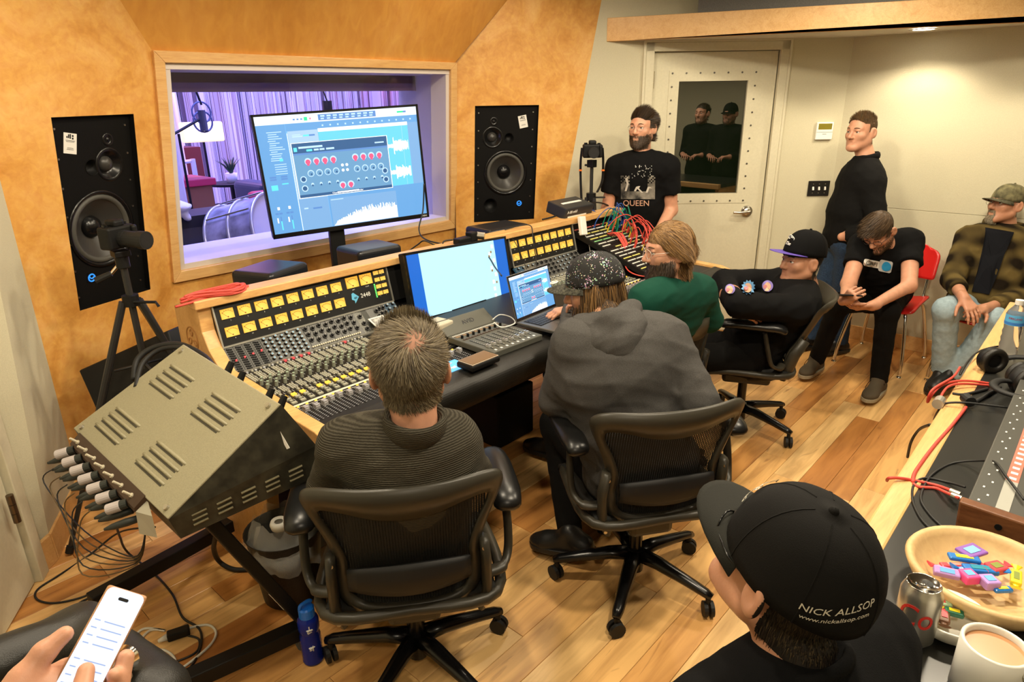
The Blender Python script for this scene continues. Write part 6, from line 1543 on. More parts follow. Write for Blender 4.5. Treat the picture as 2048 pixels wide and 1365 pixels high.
# ================= standing person in band shirt
f1=V(-.97,-.22,0);l1=V(.22,-.97,0);B1=V(4.17,2.53,0)
H1=at(1284,256,depth=4.48);N1=at(1284,310,depth=4.54)
p=Person('standing person in a black band shirt by the door',V(4.17,2.53,.95),N1,at(1336,335,depth=4.50),at(1234,335,depth=4.62),1.10,base=B1)
eL=at(1342,420,depth=4.62);wL=at(1312,472,depth=4.46);eR=at(1215,420,depth=4.72);wR=at(1228,475,depth=4.66)
p.top(BLKT,.62,(eL,wL),(eR,wR),h=.0095,amp=.006,t=.018,seed=61,belly=1.05,name='tshirt');hl,hr=legs_std(p,.09);al=V(B1[0],B1[1],.09)+l1*.1;ar=V(B1[0],B1[1],.09)-l1*.1;kl=(hl+al)/2;kr=(hr+ar)/2
p.pants(BLKP,hl,kl,al,hr,kr,ar,h=.014);p.under([(hl,kl,al),(hr,kr,ar)])
p.limb(p.SL,eL,wL,dict(xd=V(-.5,.4,-.7),zd=nrm(V(-.7,-.5,.3)),side=1,curl=(.3,.3,.2)));p.limb(p.SR,eR,wR,dict(xd=V(-.4,-.2,-.9),zd=nrm(V(-.7,-.5,.2)),side=-1,curl=(.3,.3,.2)))
sr1=lambda c:((c[:,2]>.052+.9*np.maximum(0,c[:,1]-.06))|((c[:,1]<.025)&(c[:,2]>.0))|((c[:,1]<-.02)&(c[:,2]>-.08)))&~((np.abs(c[:,0])>.076)&(c[:,2]<.03))
p.head(H1,V(-.97,-.10,.0),hair=dict(m=HB[0],reg=sr1),brow=HB[0]);HD=[HB[0],HB[1],HK[1]]
p.hair(sr1,9000,lambda q,n:np.stack([q[:,0]*2-.5,np.full(len(q),-.7),-3*np.maximum(0,.03-q[:,2])+.1],1),.036,HD,seg=6,width=.0013,lift=.26,jit=.16);p.hair(lambda c:sr1(c)&(c[:,1]>.02)&(c[:,2]>.05),2500,lambda q,n:np.stack([np.full(len(q),-.6),np.full(len(q),-.2),np.full(len(q),.8)],1),.042,HD,seg=6,width=.0013,lift=.5,jit=.14,name='hair_top')
p.hair(beard_reg,6000,bcomb,.014,[HB[0],HB[1]],thin=lambda r:np.clip((-.026-r[:,2]+.25*np.maximum(0,.03-r[:,1]))/.03,.06,1)*np.clip((r[:,1]+.004)/.045,.05,1),width=.001,lift=.4,jit=.25,name='beard');p.glasses(WIRE,rim=.001);p.collar(BLKT,.068,.008,.008)
# chest print: photo rectangle and lettering
d=nrm(ray(1272,370));o=at(1276,368,depth=4.2);ux=RC[:,0];uy=RC[:,1]
nx,ny=24,20;G=[(x,y) for y in np.linspace(-.105,.10,ny) for x in np.linspace(-.118,.118,nx)];F=[(j*nx+i,j*nx+i+1,(j+1)*nx+i+1,(j+1)*nx+i) for j in range(ny-1) for i in range(nx-1)]
PH=mat('grey_photo_print',(.012,.012,.012),.8,col2=(.30,.27,.22),nscale=14);G=np.array(G)
keep=[q for q in F if (G[q[0]][1]<-.055) or (abs(G[q[0]][0])>.06 and G[q[0]][1]<.05 and ((q[0]*7)%5>1 or G[q[0]][1]<-.0))]
pr=p.print_on('chest_print',G,keep,PH,o,ux,uy,d,lift=.004)
rr3=random.Random(2)
for k in range(42):
    x=rr3.uniform(-.08,.10);y=rr3.uniform(.04,.125)
    v=np.array([(x-.002,y-.002),(x+.002,y-.002),(x+.002,y+.002),(x-.002,y+.002)]);p.print_on('stage_light',v,[(0,1,2,3)],PAPER,o,ux,uy,d,pr,lift=.005)
for pts in ([(-.02,-.05),(-.005,-.02),(.01,-.015),(.0,-.03),(.03,-.06)],[(.06,-.06),(.075,-.02),(.09,-.03)],[(-.085,-.05),(-.07,.0),(-.08,.04)]):
    v=np.array([(x+dx,y) for x,y in pts for dx in (-.007,.007)]);ff=[(2*i,2*i+1,2*i+3,2*i+2) for i in range(len(pts)-1)];v2,f2_=ptri(np.c_[v,np.zeros(len(v))],ff,1);p.print_on('printed_figure',v2[:,:2],f2_,mat('print_white',(.5,.46,.40),.8),o,ux,uy,d,pr,lift=.006)
v,f=text_geo('QUEEN',.056,0);v,f=ptri(v,f,2);v=v[:,:2]+V(-.012,-.135);p.print_on('chest_lettering',v,f,mat('print_copper',(.55,.30,.20),.7),o,ux,uy,d,pr,lift=.006)
p.shoe(al,f1,BLKS,BLKS);p.shoe(ar,f1,BLKS,BLKS);p.finish()
# ================= person in black cap, close foreground
t9=math.radians(72);f9=V(math.cos(t9),math.sin(t9),0);l9=V(-f9[1],f9[0],0)
H9=at(1575,1135,depth=.96);N9=H9-V(0,0,.150)-f9*.045
p=Person('person in a black lettered cap and black shirt in the foreground',V(.80,.05,.53),N9,N9+l9*.185-V(0,0,.055)+f9*.01,N9-l9*.185-V(0,0,.055)+f9*.01,1.12)
eL=p.SL+V(.02,-.05,-.28);wL=eL+f9*.20+V(.02,0,-.12);eR=p.SR+V(-.03,-.02,-.28);wR=eR+f9*.20+V(0,0,-.1)
p.top(BLKT,.8,(eL,wL),(eR,wR),h=.008,amp=.004,t=.012,seed=71,name='tshirt');hl,hr=legs_std(p);kl=p.P+f9*.46+l9*.17;kr=p.P+f9*.46-l9*.12;al=V(kl[0],kl[1],.1);ar=V(kr[0],kr[1],.1)
p.pants(BLKP,hl,kl,al,hr,kr,ar,h=.014);p.under([(hl,kl,al),(hr,kr,ar)]);p.limb(p.SL,eL,wL,dict(xd=f9,zd=V(0,0,1),side=-1));p.limb(p.SR,eR,wR,dict(xd=f9,zd=V(0,0,1),side=1))
p.head(H9,f9+V(0,0,.34),hair=dict(m=HK[0],reg=lambda c:(c[:,2]>.03)|((c[:,1]<-.03)&(c[:,2]>-.082))),brow=HK[1],h=.003)
nr=lambda c:(c[:,1]<-.03)&(c[:,2]>-.070)&(c[:,2]<.045)&~((np.abs(c[:,0])>.062)&(c[:,1]>-.045)&(c[:,2]<.02))
p.hair(nr,9000,lambda q,n:np.stack([q[:,0]*-1.5,np.full(len(q),-.1),np.full(len(q),-1.0)],1),.018,HK+[HG[2]],seg=5,width=.0008,lift=.22,jit=.15);pass
CAPB=mat('black_cap_twill',(.006,.0055,.005),.85,spec=.2,bump=.15,bscale=700);cp=p.cap(CAPB,mat('charcoal_brim',(.016,.016,.013),.8,spec=.2,bump=.15,bscale=600),tilt=-.02,size=1.05,hh=.112,z0=.026,brim_len=.072,brim_curve=.020)
STI=mat('cream_stitching',(.62,.58,.48),.8)
def capwrap(txt,size,ang0,z,name,sx=1.0,rise=0):
    v,f=text_geo(txt,size,.0008,res=2);v,f=ptri(v,f,1);rx,ry,hh=.0865*1.05,.107*1.05,.112;out=[]
    for x,y,zz in v:
        y+=rise*math.sin(max(-1,min(1,x/.055))*PI/2);hz=max(0,(z+y))/hh;ph=math.asin(min(1,hz**(1/.95)));k=math.cos(ph)**.72;u=ang0+x*sx/.1*1.0
        r=1.016+zz;out.append((rx*k*math.cos(u)*r,ry*k*math.sin(u)*r,z+y))
    a=MB(p.Mcap);a.add(out,f);a.build(name,STI,cp,world=True)
capwrap('NICK ALLSOP',.0150,-PI/2-.62,.040,'cap_lettering',rise=.018);capwrap('www.nickallsop.com',.0098,-PI/2-.62,.025,'cap_lettering',rise=.018);capwrap('ALLSOP',.019,PI/2,.062,'cap_lettering');capwrap('RECORDING',.015,PI/2,.042,'cap_lettering')
p.glasses(mat('dark_metal_glasses',(.03,.03,.03),.25,.8),rim=.0016);p.collar(BLKT,.070,.008,.012)
v,f=text_geo('ER',.05,0);v,f=ptri(v,f,2)
p.finish()
# ================= hands with a phone in the near left corner
C10=at(185,1318,depth=.70)
p=Person('hands of a person holding a lit phone in the near left corner',V(-.25,.30,.55),V(-.22,.34,1.05),V(-.35,.50,1.0),V(-.05,.22,1.0),1.0,base=V(-.25,.30,0))
tip=at(238,1212,depth=.735);bot=at(128,1420,depth=.665);ax=nrm(tip-bot);vn=nrm(-ray(185,1310));sxd=nrm(np.cross(ax,vn));vn=np.cross(sxd,ax)
PHM=frame(C10,sxd,ax,vn)
ph=thing('smartphone','lit smartphone in a tan case held in the near left corner','phone',M=PHM)
a=MB();a.box((0,0,-.006),(.044,.150,.007));a.build('case',mat('tan_case',(.42,.22,.10),.4),ph,bevel=.003,seg=3)
a=MB();pl_=rrect(.0405,.1465,.007);a.prism([(x,y,-.0022) for x,y in pl_],(0,0,.0005));a.build('screen',em('phone_white',(.72,.82,1.0),1.0),ph)
a=MB();a.prism([(x,.063+y,-.0014) for x,y in rrect(.011,.0035,.0017)],(0,0,.0003));a.build('camera_slot',BLACKM,ph)
a=MB()
for i in range(13):
    for (x,w_) in ((-.014,.006),(.004,.022)):
        if (i*7)%5>0: a.box((x,.045-.008*i,-.0015),(w_,.0012,.0003))
a.build('screen_text',em('phone_text',(.35,.45,.75),.8),ph)
S=SDF();Q=lambda x,y,z:np.array(PHM@Vector((x,y,z)))
wr=Q(-.050,-.125,-.030)
# left hand under the phone: palm behind, thumb up along the left, fingers wrapping right edge
S.cone(Q(-.07,-.26,-.03),wr,.034,.026,.03);S.cone(wr,Q(-.032,-.055,-.030),.030,.026,.03);S.cone(Q(-.02,-.10,-.036),Q(.0,-.03,-.032),.022,.020,.03)
S.cone(Q(-.045,-.07,-.022),Q(-.014,-.016,-.026),.022,.018,.02);S.cone(Q(-.050,-.075,-.018),Q(-.050,-.032,-.010),.019,.0145,.02);S.cone(Q(-.050,-.032,-.010),Q(-.045,-.006,-.002),.0135,.0115,.006);S.cone(Q(-.045,-.006,-.002),Q(-.036,.014,.003),.0112,.0085,.005)
for i,y in enumerate((-.012,-.033,-.053,-.072)):
    S.cone(Q(-.02,y-.012,-.030),Q(.018,y-.004,-.027),.0105,.010,.012);S.cone(Q(.018,y-.004,-.027),Q(.034,y,-.012),.0098,.009,.006);S.cone(Q(.034,y,-.012),Q(.027,y+.002,.003),.009,.0074,.005)
# right thumb coming from below over the screen
S.cone(Q(.040,-.130,-.01),Q(.022,-.075,.004),.022,.018,.02);S.cone(Q(.022,-.075,.004),Q(.007,-.040,.016),.0125,.0112,.012);S.cone(Q(.007,-.040,.016),Q(.000,-.014,.010),.0110,.0085,.005)
S.cone(Q(.05,-.14,-.02),Q(.045,-.05,-.016),.02,.013,.02);S.cone(Q(.045,-.05,-.016),Q(.030,.010,-.006),.0115,.0090,.006)
v,f=S.mesh(.0026);p.skin=SK1;p.addb(v,f);p.under();
p.top(BLKT,1,(Q(-.16,-.40,-.06),Q(-.10,-.33,-.03)),(Q(.1,-.42,-.06),Q(.07,-.28,-.02)),h=.012,name='sleeves');p.finish()
# ================= two standing men beyond the desk, out of frame, seen in the door glass
for (bx,by,lab,cp_) in ((2.80,-.78,'standing person beyond the desk seen only in the door glass',False),(3.22,-.74,'capped standing person beyond the desk seen only in the door glass',True)):
    B=V(bx,by,0);f_=nrm(V(.05,1,0));l_=V(-f_[1],f_[0],0)
    p=Person(lab,B+V(0,0,.95),B+V(0,0,1.50),B+l_*.19+V(0,0,1.44),B-l_*.19+V(0,0,1.44),1.08,base=B)
    eL=p.SL-V(0,0,.28)+l_*.05;eR=p.SR-V(0,0,.28)-l_*.05;wL=eL+f_*.2-l_*.1;wR=eR+f_*.2+l_*.1
    p.top(BLKJ,1,(eL,wL),(eR,wR),h=.014,name='jacket');hl,hr=legs_std(p);al=B+l_*.1+V(0,0,.09);ar=B-l_*.1+V(0,0,.09)
    p.pants(BLKP,hl,(hl+al)/2,al,hr,(hr+ar)/2,ar,h=.018);p.under([(hl,(hl+al)/2,al),(hr,(hr+ar)/2,ar)])
    p.limb(p.SL,eL,wL,dict(xd=-l_+f_,zd=V(0,0,1),side=-1),h=.007);p.limb(p.SR,eR,wR,dict(xd=l_+f_,zd=V(0,0,1),side=1),h=.007)
    p.head(B+V(0,0,1.66)+f_*.03,f_,hair=dict(m=HB[0],reg=sr1),brow=HB[0],h=.006);p.hair(beard_reg,800,bcomb,.016,[HB[0]],name='beard')
    if cp_: p.cap(BLKT)
    else: p.hair(sr1,1500,lambda q,n:np.stack([q[:,0],np.full(len(q),-.7),-3*np.maximum(0,.03-q[:,2])],1),.04,HD,width=.002)
    p.shoe(al,f_,BLKS,BLKS);p.shoe(ar,f_,BLKS,BLKS);p.finish()
# ------------------------------------------------------------------ wedge shaped sidecar mixer on a stand
A=at(368,690,depth=2.30);B=at(562,810,depth=1.90);C=at(337,1040,depth=1.83);_n=nrm(np.cross(B-A,C-A));D=at(148,858,n=_n,d=_n@A);E=at(633,892,depth=1.96)
dE=E-B;dn=V(.02,0,-.075);E2=E+V(0,0,-.10)
sd=thing('sidecar_mixer','old beige and black vented mixer case tilted on a stand','mixer',V(.65,2.05,0))
BEI=mat('worn_beige_paint',(.30,.275,.18),.55,noise=.06,nscale=180,bump=.12,bscale=260);OLB=mat('worn_olive_black',(.028,.026,.017),.45,noise=.5,nscale=25)
A_=[D+dn,D,A,A+dE,A+dE+V(0,0,-.10)];B_=[C+dn,C,B,E,E2]
a=MB();a.add(A_+B_,[(0,1,2,3,4),(9,8,7,6,5),(0,5,6,1),(2,7,8,3),(3,8,9,4),(4,9,5,0)]);a.build('case',OLB,sd,world=True)
nT=nrm(np.cross(B-A,D-A));nT=nT if nT[2]>0 else -nT
T=lambda u,v,h=0:A*(1-u)*(1-v)+B*u*(1-v)+C*u*v+D*(1-u)*v+nT*h
a=MB();a.hexa([T(0,0,-.004),T(1,0,-.004),T(1,1,-.004),T(0,1,-.004),T(0,0,.004),T(1,0,.004),T(1,1,.004),T(0,1,.004)]);lidp=a.build('top_plate',BEI,sd,world=True,bevel=.003)
VS=mat('vent_shadow',(.05,.045,.03),.8)  # dark strips paint the shade inside the vent slots
for gu in (.10,.56):
    for gv in (.17,.66):
        for k in range(4):
            v0=gv+.062*k;a=MB();pts=[T(gu+.27*s,v0+.012,.004) for s in np.linspace(0,1,6)]
            a.tube(pts,[.004,.0055,.0055,.0055,.0055,.004],8);a.build('vent',BEI,lidp,world=True,smooth=True)
            a=MB();a.hexa([T(gu+.01,v0+.026,.003),T(gu+.26,v0+.026,.003),T(gu+.26,v0+.040,.003),T(gu+.01,v0+.040,.003),T(gu+.01,v0+.026,.0048),T(gu+.26,v0+.026,.0048),T(gu+.26,v0+.040,.0048),T(gu+.01,v0+.040,.0048)]);a.build('vent_slot_shade',VS,lidp,world=True)
for (u,v) in ((.05,.05),(.95,.05),(.95,.95),(.05,.95)):
    a=MB();a.cyl(T(u,v,.004),T(u,v,.012),.009,.008,n=12);a.build('screw',STEEL,lidp,world=True)
# side vents and white scratch
Sd=lambda s,h:(C+dn)*(1-s)+E2*s+V(0,0,h)+nrm(np.cross(B-C,E-C))*(.003 if np.cross(B-C,E-C)[1]<0 else -.003)
for g_ in range(5):
    for k in range(3):
        s=.10+.17*g_;a=MB();a.tube([Sd(s,.025+.016*k),Sd(s+.10,.026+.016*k)],.0035,6);a.build('side_vent',mat('worn_edge',(.16,.14,.08),.5),sd,world=True)
a=MB();q=[at(545,838,depth=1.905),at(577,897,depth=1.93)];a.tube(q,.006,4);a.build('tape_strip',PAPER,sd,world=True)
for (x,y,d_) in ((455,745,2.12),(478,765,2.08),(535,800,1.97),(560,815,1.93)):
    a=MB();q=at(x,y,depth=d_);a.cyl(q,q+V(.02,0,.03),.012,.010,n=10);a.build('knob',BLACKM,sd,world=True)
# connector strip
ed=lambda t,o=0,h=0:D*(1-t)+C*t+nrm(D-A)*o+V(0,0,h)
a=MB();a.hexa([ed(.08,.0,-.012),ed(.80,.0,-.012),ed(.80,.045,-.018),ed(.08,.045,-.018),ed(.08,.0,.008),ed(.80,.0,.008),ed(.80,.045,-.004),ed(.08,.045,-.004)]);cs=a.build('connector_strip',mat('brown_strip',(.05,.025,.014),.5),sd,world=True)
a=MB();a.hexa([ed(.80,-.0,-.075),ed(.815,-.0,-.075),ed(.90,.02,-.085),ed(.81,.05,-.085),ed(.80,-.0,-.01),ed(.815,-.0,-.01),ed(.90,.02,-.012),ed(.81,.045,-.012)]);a.build('end_bracket',ALU,cs,world=True)
KW2=mat('pale_lilac_cap',(.42,.38,.38),.5);XLR=mat('connector_rubber',(.022,.026,.024),.45)
outd=nrm(V(-.78,.55,-.22))
for k in range(7):
    t=.13+.1*k
    a=MB();q=ed(t,.022,-.002);a.cyl(q,q+nT*.035,.004,n=8);a.cyl(q,q+nT*.008,.007,n=8);a.build('toggle',CREAM,cs,world=True)
    a=MB();q=ed(t-.01,.040,-.018);a.cyl(q,q+outd*.025,.015,.016,n=14);a.build('plug_body',XLR,cs,world=True);a=MB();a.cyl(q+outd*.02,q+outd*.062,.0165,n=16);a.build('plug_cap',KW2,cs,world=True,bevel=.002)
for k in range(14):
    t=.09+.052*k
    a=MB();q=ed(t,.030,-.052-.010*(k%2));a.tube([q,q+outd*.035,q+outd*.075,q+outd*.10],[.011,.0125,.010,.004],10);a.build('cable_plug',XLR,cs,world=True,smooth=True)
rw2=random.Random(8);LOOPM=mat('amber_wire',(.10,.06,.02),.5)
for k in range(6):
    a=MB();q=ed(.2+.09*k,.035,-.035)+outd*.10;e=ed(.8,.05,-.11)
    a.tube(spline([q,q+outd*.04+V(0,0,-.04),(q+e)/2+outd*(.05+.015*k)+V(0,0,-.09-.008*k),e+outd*.03+V(0,0,-.05-.006*k),e+V(.02,0,.02)],6),.0022,5);a.build('wire_loop',LOOPM if k%2 else BLKC,sd,world=True,smooth=True)
# fat cable behind the case
a=MB();a.tube(spline([at(268,760,depth=2.32),at(275,720,depth=2.36),at(310,695,depth=2.38),at(360,690,depth=2.36),at(410,715,depth=2.30),at(432,745,depth=2.2)],7),.011,8);tag(a.build('multicore_cable',RUB,smooth=True),'thick black multicore cable looped over the sidecar mixer','cable')
a=MB();a.tube(spline([at(272,775,depth=2.28),at(285,728,depth=2.33),at(320,700,depth=2.36),at(365,697,depth=2.34),at(405,722,depth=2.27),at(425,752,depth=2.17)],7),.009,8);tag(a.build('multicore_cable',RUB,smooth=True),'second thick black cable looped over the sidecar mixer','cable')
# stand
st=thing('keyboard_stand','black folding stand with castered feet under the sidecar mixer','stand',V(.65,2.2,0))
for (p0,p1) in ((V(.40,2.53,.085),V(.98,2.60,.085)),(V(.20,1.95,.085),V(.88,1.80,.085))):
    d=nrm(p1-p0);n=V(-d[1],d[0],0);a=MB(frame((p0+p1)/2,d,n,V(0,0,1)));a.box((0,0,0),(np.linalg.norm(p1-p0),.055,.055));ft=a.build('foot_bar',BLACKM,st,world=True,bevel=.004)
    for q in (p0+d*.03,p1-d*.03):
        a=MB();c=V(q[0],q[1],.026);a.cyl(c-n*.012,c+n*.012,.026,n=16);cs_=a.build('caster',mat('grey_caster',(.12,.12,.11),.5),ft,world=True);a=MB();a.box(c+V(0,0,.024),(.035,.035,.02));a.build('caster_fork',STEEL,cs_,world=True)
for off in (V(0,0,0),V(.04,.72,0)):
    a=MB();p0=V(.87,1.82,.10)+off;p1=V(.60,1.88,.72)+off*V(1,.7,1);d=nrm(p1-p0);u=V(0,1,0);u=nrm(u-d*(u@d));a=MB(frame((p0+p1)/2,u,d,np.cross(u,d)));a.box((0,0,0),(.075,np.linalg.norm(p1-p0),.04));cb=a.build('column',BLACKM,st,world=True,bevel=.004)
    if off[1]==0:
        dz=np.cross(u,d);sg=1 if dz@(CAMP-p0)>0 else -1;c_=p0+(p1-p0)*.22+dz*sg*.021
        put_text('On-Stage',.026,frame(c_,d if True else u,np.cross(dz*sg,d),dz*sg),'column_lettering',MATS['white_lettering'],cb)
a=MB();a.tube([V(.60,1.90,.70),V(.62,2.45,.72)],.03,8);a.build('support_bar',BLACKM,st,world=True)
# black panel leaning at the wall behind the tripod
a=MB();P4=[at(157,742,depth=2.95),at(335,662,depth=2.95),at(372,790,depth=2.86),at(230,905,depth=2.80)];nn=V(.10,.05,-.0);a.hexa([P4[3],P4[2],P4[2]+nn,P4[3]+nn,P4[0],P4[1],P4[1]+nn,P4[0]+nn]);
o=a.build('bass_trap',BLACKM,None,bevel=.006);tag(o,'black flat panel leaning behind the camera tripod','panel')
# ------------------------------------------------------------------ camera tripods
def camera_body(o,M,lens_len=.09,strap=False):
    a=MB(M);a.box((0,0,0),(.13,.06,.09));a.box((0,0,.055),(.05,.055,.03));a.box((-.055,.03,-.0),(.025,.03,.085));b=a.build('camera_body',BLACKM,o,world=True,bevel=.010,seg=3)
    a=MB(M);a.cyl((0,.03,-.005),(0,.05,-.005),.034,n=20);a.cyl((0,.045,-.005),(0,.045+lens_len*.75,-.005),.032,n=20);a.cyl((0,.04+lens_len*.72,-.005),(0,.045+lens_len,-.005),.036,n=20);ln=a.build('lens',RUB,b,world=True,smooth=False)
    a=MB(M);a.lathe([(.030,0),(.024,-.012),(.0005,-.010)],20,M=Matrix.Translation((0,.046+lens_len,-.005))@rotm('X',-PI/2));a.build('lens_glass',mat('coated_glass',(.01,.012,.02),.05,spec=1),ln,world=True,smooth=True)
    a=MB(M);a.cyl((.045,.0,.045),(.045,.0,.055),.012,n=12);a.cyl((-.045,.0,.045),(-.045,0,.052),.010,n=12);a.box((.01,-.032,.0),(.07,.003,.06));a.build('dials',BLACKG,b,world=True)
    return b
tp=at(259,588,depth=2.72)
tr=thing('camera_tripod','black camera tripod standing behind the sidecar mixer','tripod',V(tp[0],tp[1],0))
ctr_=V(tp[0],tp[1],0)
TRB=mat('tripod_black',(.02,.02,.02),.35)
def legp(a_,b_,r0,r1): 
    m=a_*.45+b_*.55;x=MB();x.tube([a_,m],r0,10);x.tube([m,b_],r1,10);x.cyl(m-nrm(b_-a_)*.02,m+nrm(b_-a_)*.02,r0*1.25,n=10);l=x.build('leg',TRB,tr,world=True);y=MB();y.tube([b_-nrm(b_-a_)*.03,b_],r1*1.7,8);y.build('foot',RUB,l,world=True)
hub=tp-V(0,0,.03)
for ft in (V(.458,3.047,0),V(tp[0]+.40,tp[1]+.12,0),V(tp[0]+.34,tp[1]-.10,0)): legp(hub+nrm(ft-ctr_)*.03,ft+V(0,0,.012),.015,.010)
a=MB();a.cyl(hub-V(0,0,.30),hub+V(0,0,.14),.014,n=12);a.build('centre_column',TRB,tr,world=True)
a=MB();a.cyl(hub-V(0,0,.02),hub+V(0,0,.025),.032,n=14);a.build('hub',BLACKM,tr,world=True)
for t in (.5,2.6,4.7):
    a=MB();m_=hub-V(0,0,.28);a.tube([m_,m_+V(.12*math.cos(t),.12*math.sin(t),-.02)],.006,6);a.build('brace',TRB,tr,world=True)
hd=hub+V(0,0,.14);a=MB();a.cyl(hd,hd+V(0,0,.05),.026,n=14);a.box(hd+V(0,0,.06),(.06,.06,.025));hb=a.build('pan_head',BLACKM,tr,world=True,bevel=.004)
a=MB();h1=at(192,562,depth=np.dot(tp-CAMP,-RC[:,2])-.06);a.tube([hd+V(0,0,.03),hd*.55+h1*.45],.007,8);a.build('pan_rod',CHROME,tr,world=True);a=MB();a.tube([hd*.55+h1*.45,h1],[.012,.015],10);a.build('pan_grip',RUB,tr,world=True)
a=MB();q=hub+V(.0,-.03,.0);a.tube([q,q+RC[:,0]*.09,q+RC[:,0]*.10+V(0,0,-.02)],.006,6);a.build('crank',BLACKM,tr,world=True)
cm=thing('camera','black camera with long lens on the left tripod','camera',hd+V(0,0,.09))
fwd=nrm(RC[:,0]*.93-V(0,0,.0)-nrm(ray(285,490))*.38);fwd[2]=-.03;fwd=nrm(fwd);xx=nrm(np.cross(fwd,V(0,0,1)));Mcm=frame(hd+V(0,0,.128),xx,fwd,np.cross(xx,fwd));camera_body(cm,Mcm,.10)
# right camera by the band shirt man
tp2=at(1182,395,depth=4.62);tr=thing('camera_tripod','small black tripod standing behind the right end of the console','tripod',V(tp2[0],tp2[1],0));ctr_=V(tp2[0],tp2[1],0);hub=tp2
for t in (.3,2.4,4.5):
    ft=ctr_+V(.16*math.cos(t),.16*math.sin(t),0);legp(hub+nrm(ft-ctr_)*.03,ft+V(0,0,.012),.014,.010)
a=MB();a.cyl(hub-V(0,0,.12),hub+V(0,0,.24),.012,n=12);a.build('centre_column',TRB,tr,world=True);a=MB();a.cyl(hub-V(0,0,.02),hub+V(0,0,.03),.034,n=14);a.cyl(hub,hub+RC[:,0]*.10,.006,n=8);a.build('hub',BLACKM,tr,world=True)
hd=hub+V(0,0,.20);a=MB();a.box(hd+V(0,0,.03),(.05,.05,.05));a.cyl(hd+V(0,0,.02)-RC[:,0]*.05,hd+V(0,0,.02),.008,n=8);a.build('ball_head',BLACKM,tr,world=True,bevel=.006)
cm=thing('camera','black camera with hanging strap on the right tripod','camera',hd+V(0,0,.06));c=hd+V(0,0,.115)
fw=nrm(CAMP-c);fw=nrm(V(fw[0],fw[1],-.02)+RC[:,0]*.12);xx=nrm(np.cross(fw,V(0,0,1)));b=camera_body(cm,frame(c,xx,fw,np.cross(xx,fw)),.06)
for s,(ex,ey) in ((1,(1163,400)),(-1,(1194,385))):
    q=c+xx*s*-.07*-1;a=MB();e=at(ex,ey,depth=4.55);a.tube(spline([c-RC[:,0]*.07*s+V(0,0,.02),c-RC[:,0]*(.078)*s+V(0,0,-.08),c-RC[:,0]*.075*s+V(0,0,-.2),e],6),.010,4,flat=.2);a.build('strap',BLACKM,b,world=True)
    a=MB();m_=c-RC[:,0]*.078*s+V(0,0,-.13)-nrm(ray(1180,350))*.012;a.box(m_,(.016,.016,.010));a.build('strap_tab',mat('orange_tab',(.8,.2,.03),.5),b,world=True)
# ------------------------------------------------------------------ wall fittings
q=at(1648,262,n=DN,d=DD-.012);o=thing('thermostat','white thermostat with an olive display on the beige wall','thermostat',M=frame(q,DU,V(0,0,1),-DN))
a=MB();a.box((0,0,0),(.125,.125,.024));a.build('case',WHITE,o,bevel=.004);a=MB();a.box((0,.032,.0125),(.10,.042,.002));a.build('display',mat('olive_lcd',(.20,.17,.02),.3),o);a=MB();a.box((0,-.008,.0125),(.118,.002,.001));a.box((0,-.022,.0125),(.03,.003,.001));a.build('button_line',PANG,o)
q=at(1637,377,n=DN,d=DD-.006);o=thing('switch_plate','dark metal plate with three white switches beside the standing person','light switch',M=frame(q,DU,V(0,0,1),-DN))
a=MB();a.box((0,0,0),(.165,.115,.010));a.build('plate',mat('dark_steel_plate',(.03,.028,.026),.4,.6),o,bevel=.003)
for x in (-.046,0,.046):
    a=MB();a.box((x,0,.008),(.012,.026,.010),rot=rotm('X',-.3));a.build('toggle',WHITE,o)
    a=MB();a.cyl((x,.034,.004),(x,.034,.007),.004,n=8);a.cyl((x,-.034,.004),(x,-.034,.007),.004,n=8);a.build('screw',STEEL,o)
# ------------------------------------------------------------------ floor items
bc=V(.845,1.735,0);o=thing('water_bottle','ribbed blue plastic water bottle standing on the floor','bottle',bc)
BLUP=mat('blue_plastic',(.01,.03,.38),.12,trans=.35,spec=.6,ior=1.3);a=MB();pf=[(.0005,.0),(.033,.0),(.036,.008)]
for k in range(13): pf+=[(.036-.0018*(k%2),.015+.008*k)]
pf+=[(.031,.125),(.033,.135),(.036,.142),(.036,.175),(.033,.185),(.024,.196)];a.lathe(pf,28);a.build('bottle_body',BLUP,o,smooth=True)
a=MB();a.lathe([(.026,.19),(.027,.196),(.027,.226),(.022,.232),(.0005,.233)],20);a.build('cap',mat('bright_blue_plastic',(.01,.16,.75),.35),o,smooth=False);a=MB();a.tube(spline([(-.022,0,.232),(-.018,0,.246),(.012,0,.248),(.022,0,.240)],4),.006,8);a.build('drink_spout',MATS['bright_blue_plastic'],o,smooth=True)
a=MB();sg=nrm((CAMP-bc)*V(1,1,0));rt=V(-sg[1],sg[0],0)
for k,(x,z,w_,h_) in enumerate(((0,.16,.020,.002),(0,.165,.002,.018),(-.006,.158,.010,.0016),(0,.150,.016,.0018),(.0,.085,.020,.002),(-.004,.08,.0018,.022),(.003,.075,.010,.0018))): a.box(sg*.0365+rt*-x+V(0,0,z),(w_*abs(rt[0])+.001,w_*abs(rt[1])+.001,h_))
tag(a.build('printed_mark',WHITE,o),kind='stuff')
bb=at(562,1205,z=0);o=thing('waste_bin','black mesh waste bin lined with a clear bag under the stand','bin',V(.98,2.10,0))
a=MB();a.lathe([(.0005,.004),(.11,.004),(.14,.30),(.146,.302)],32);a.build('bin',mat('mesh_bin',(.03,.027,.02),.5,.4,noise=.5,nscale=300),o,smooth=True)
a=MB();G=[];
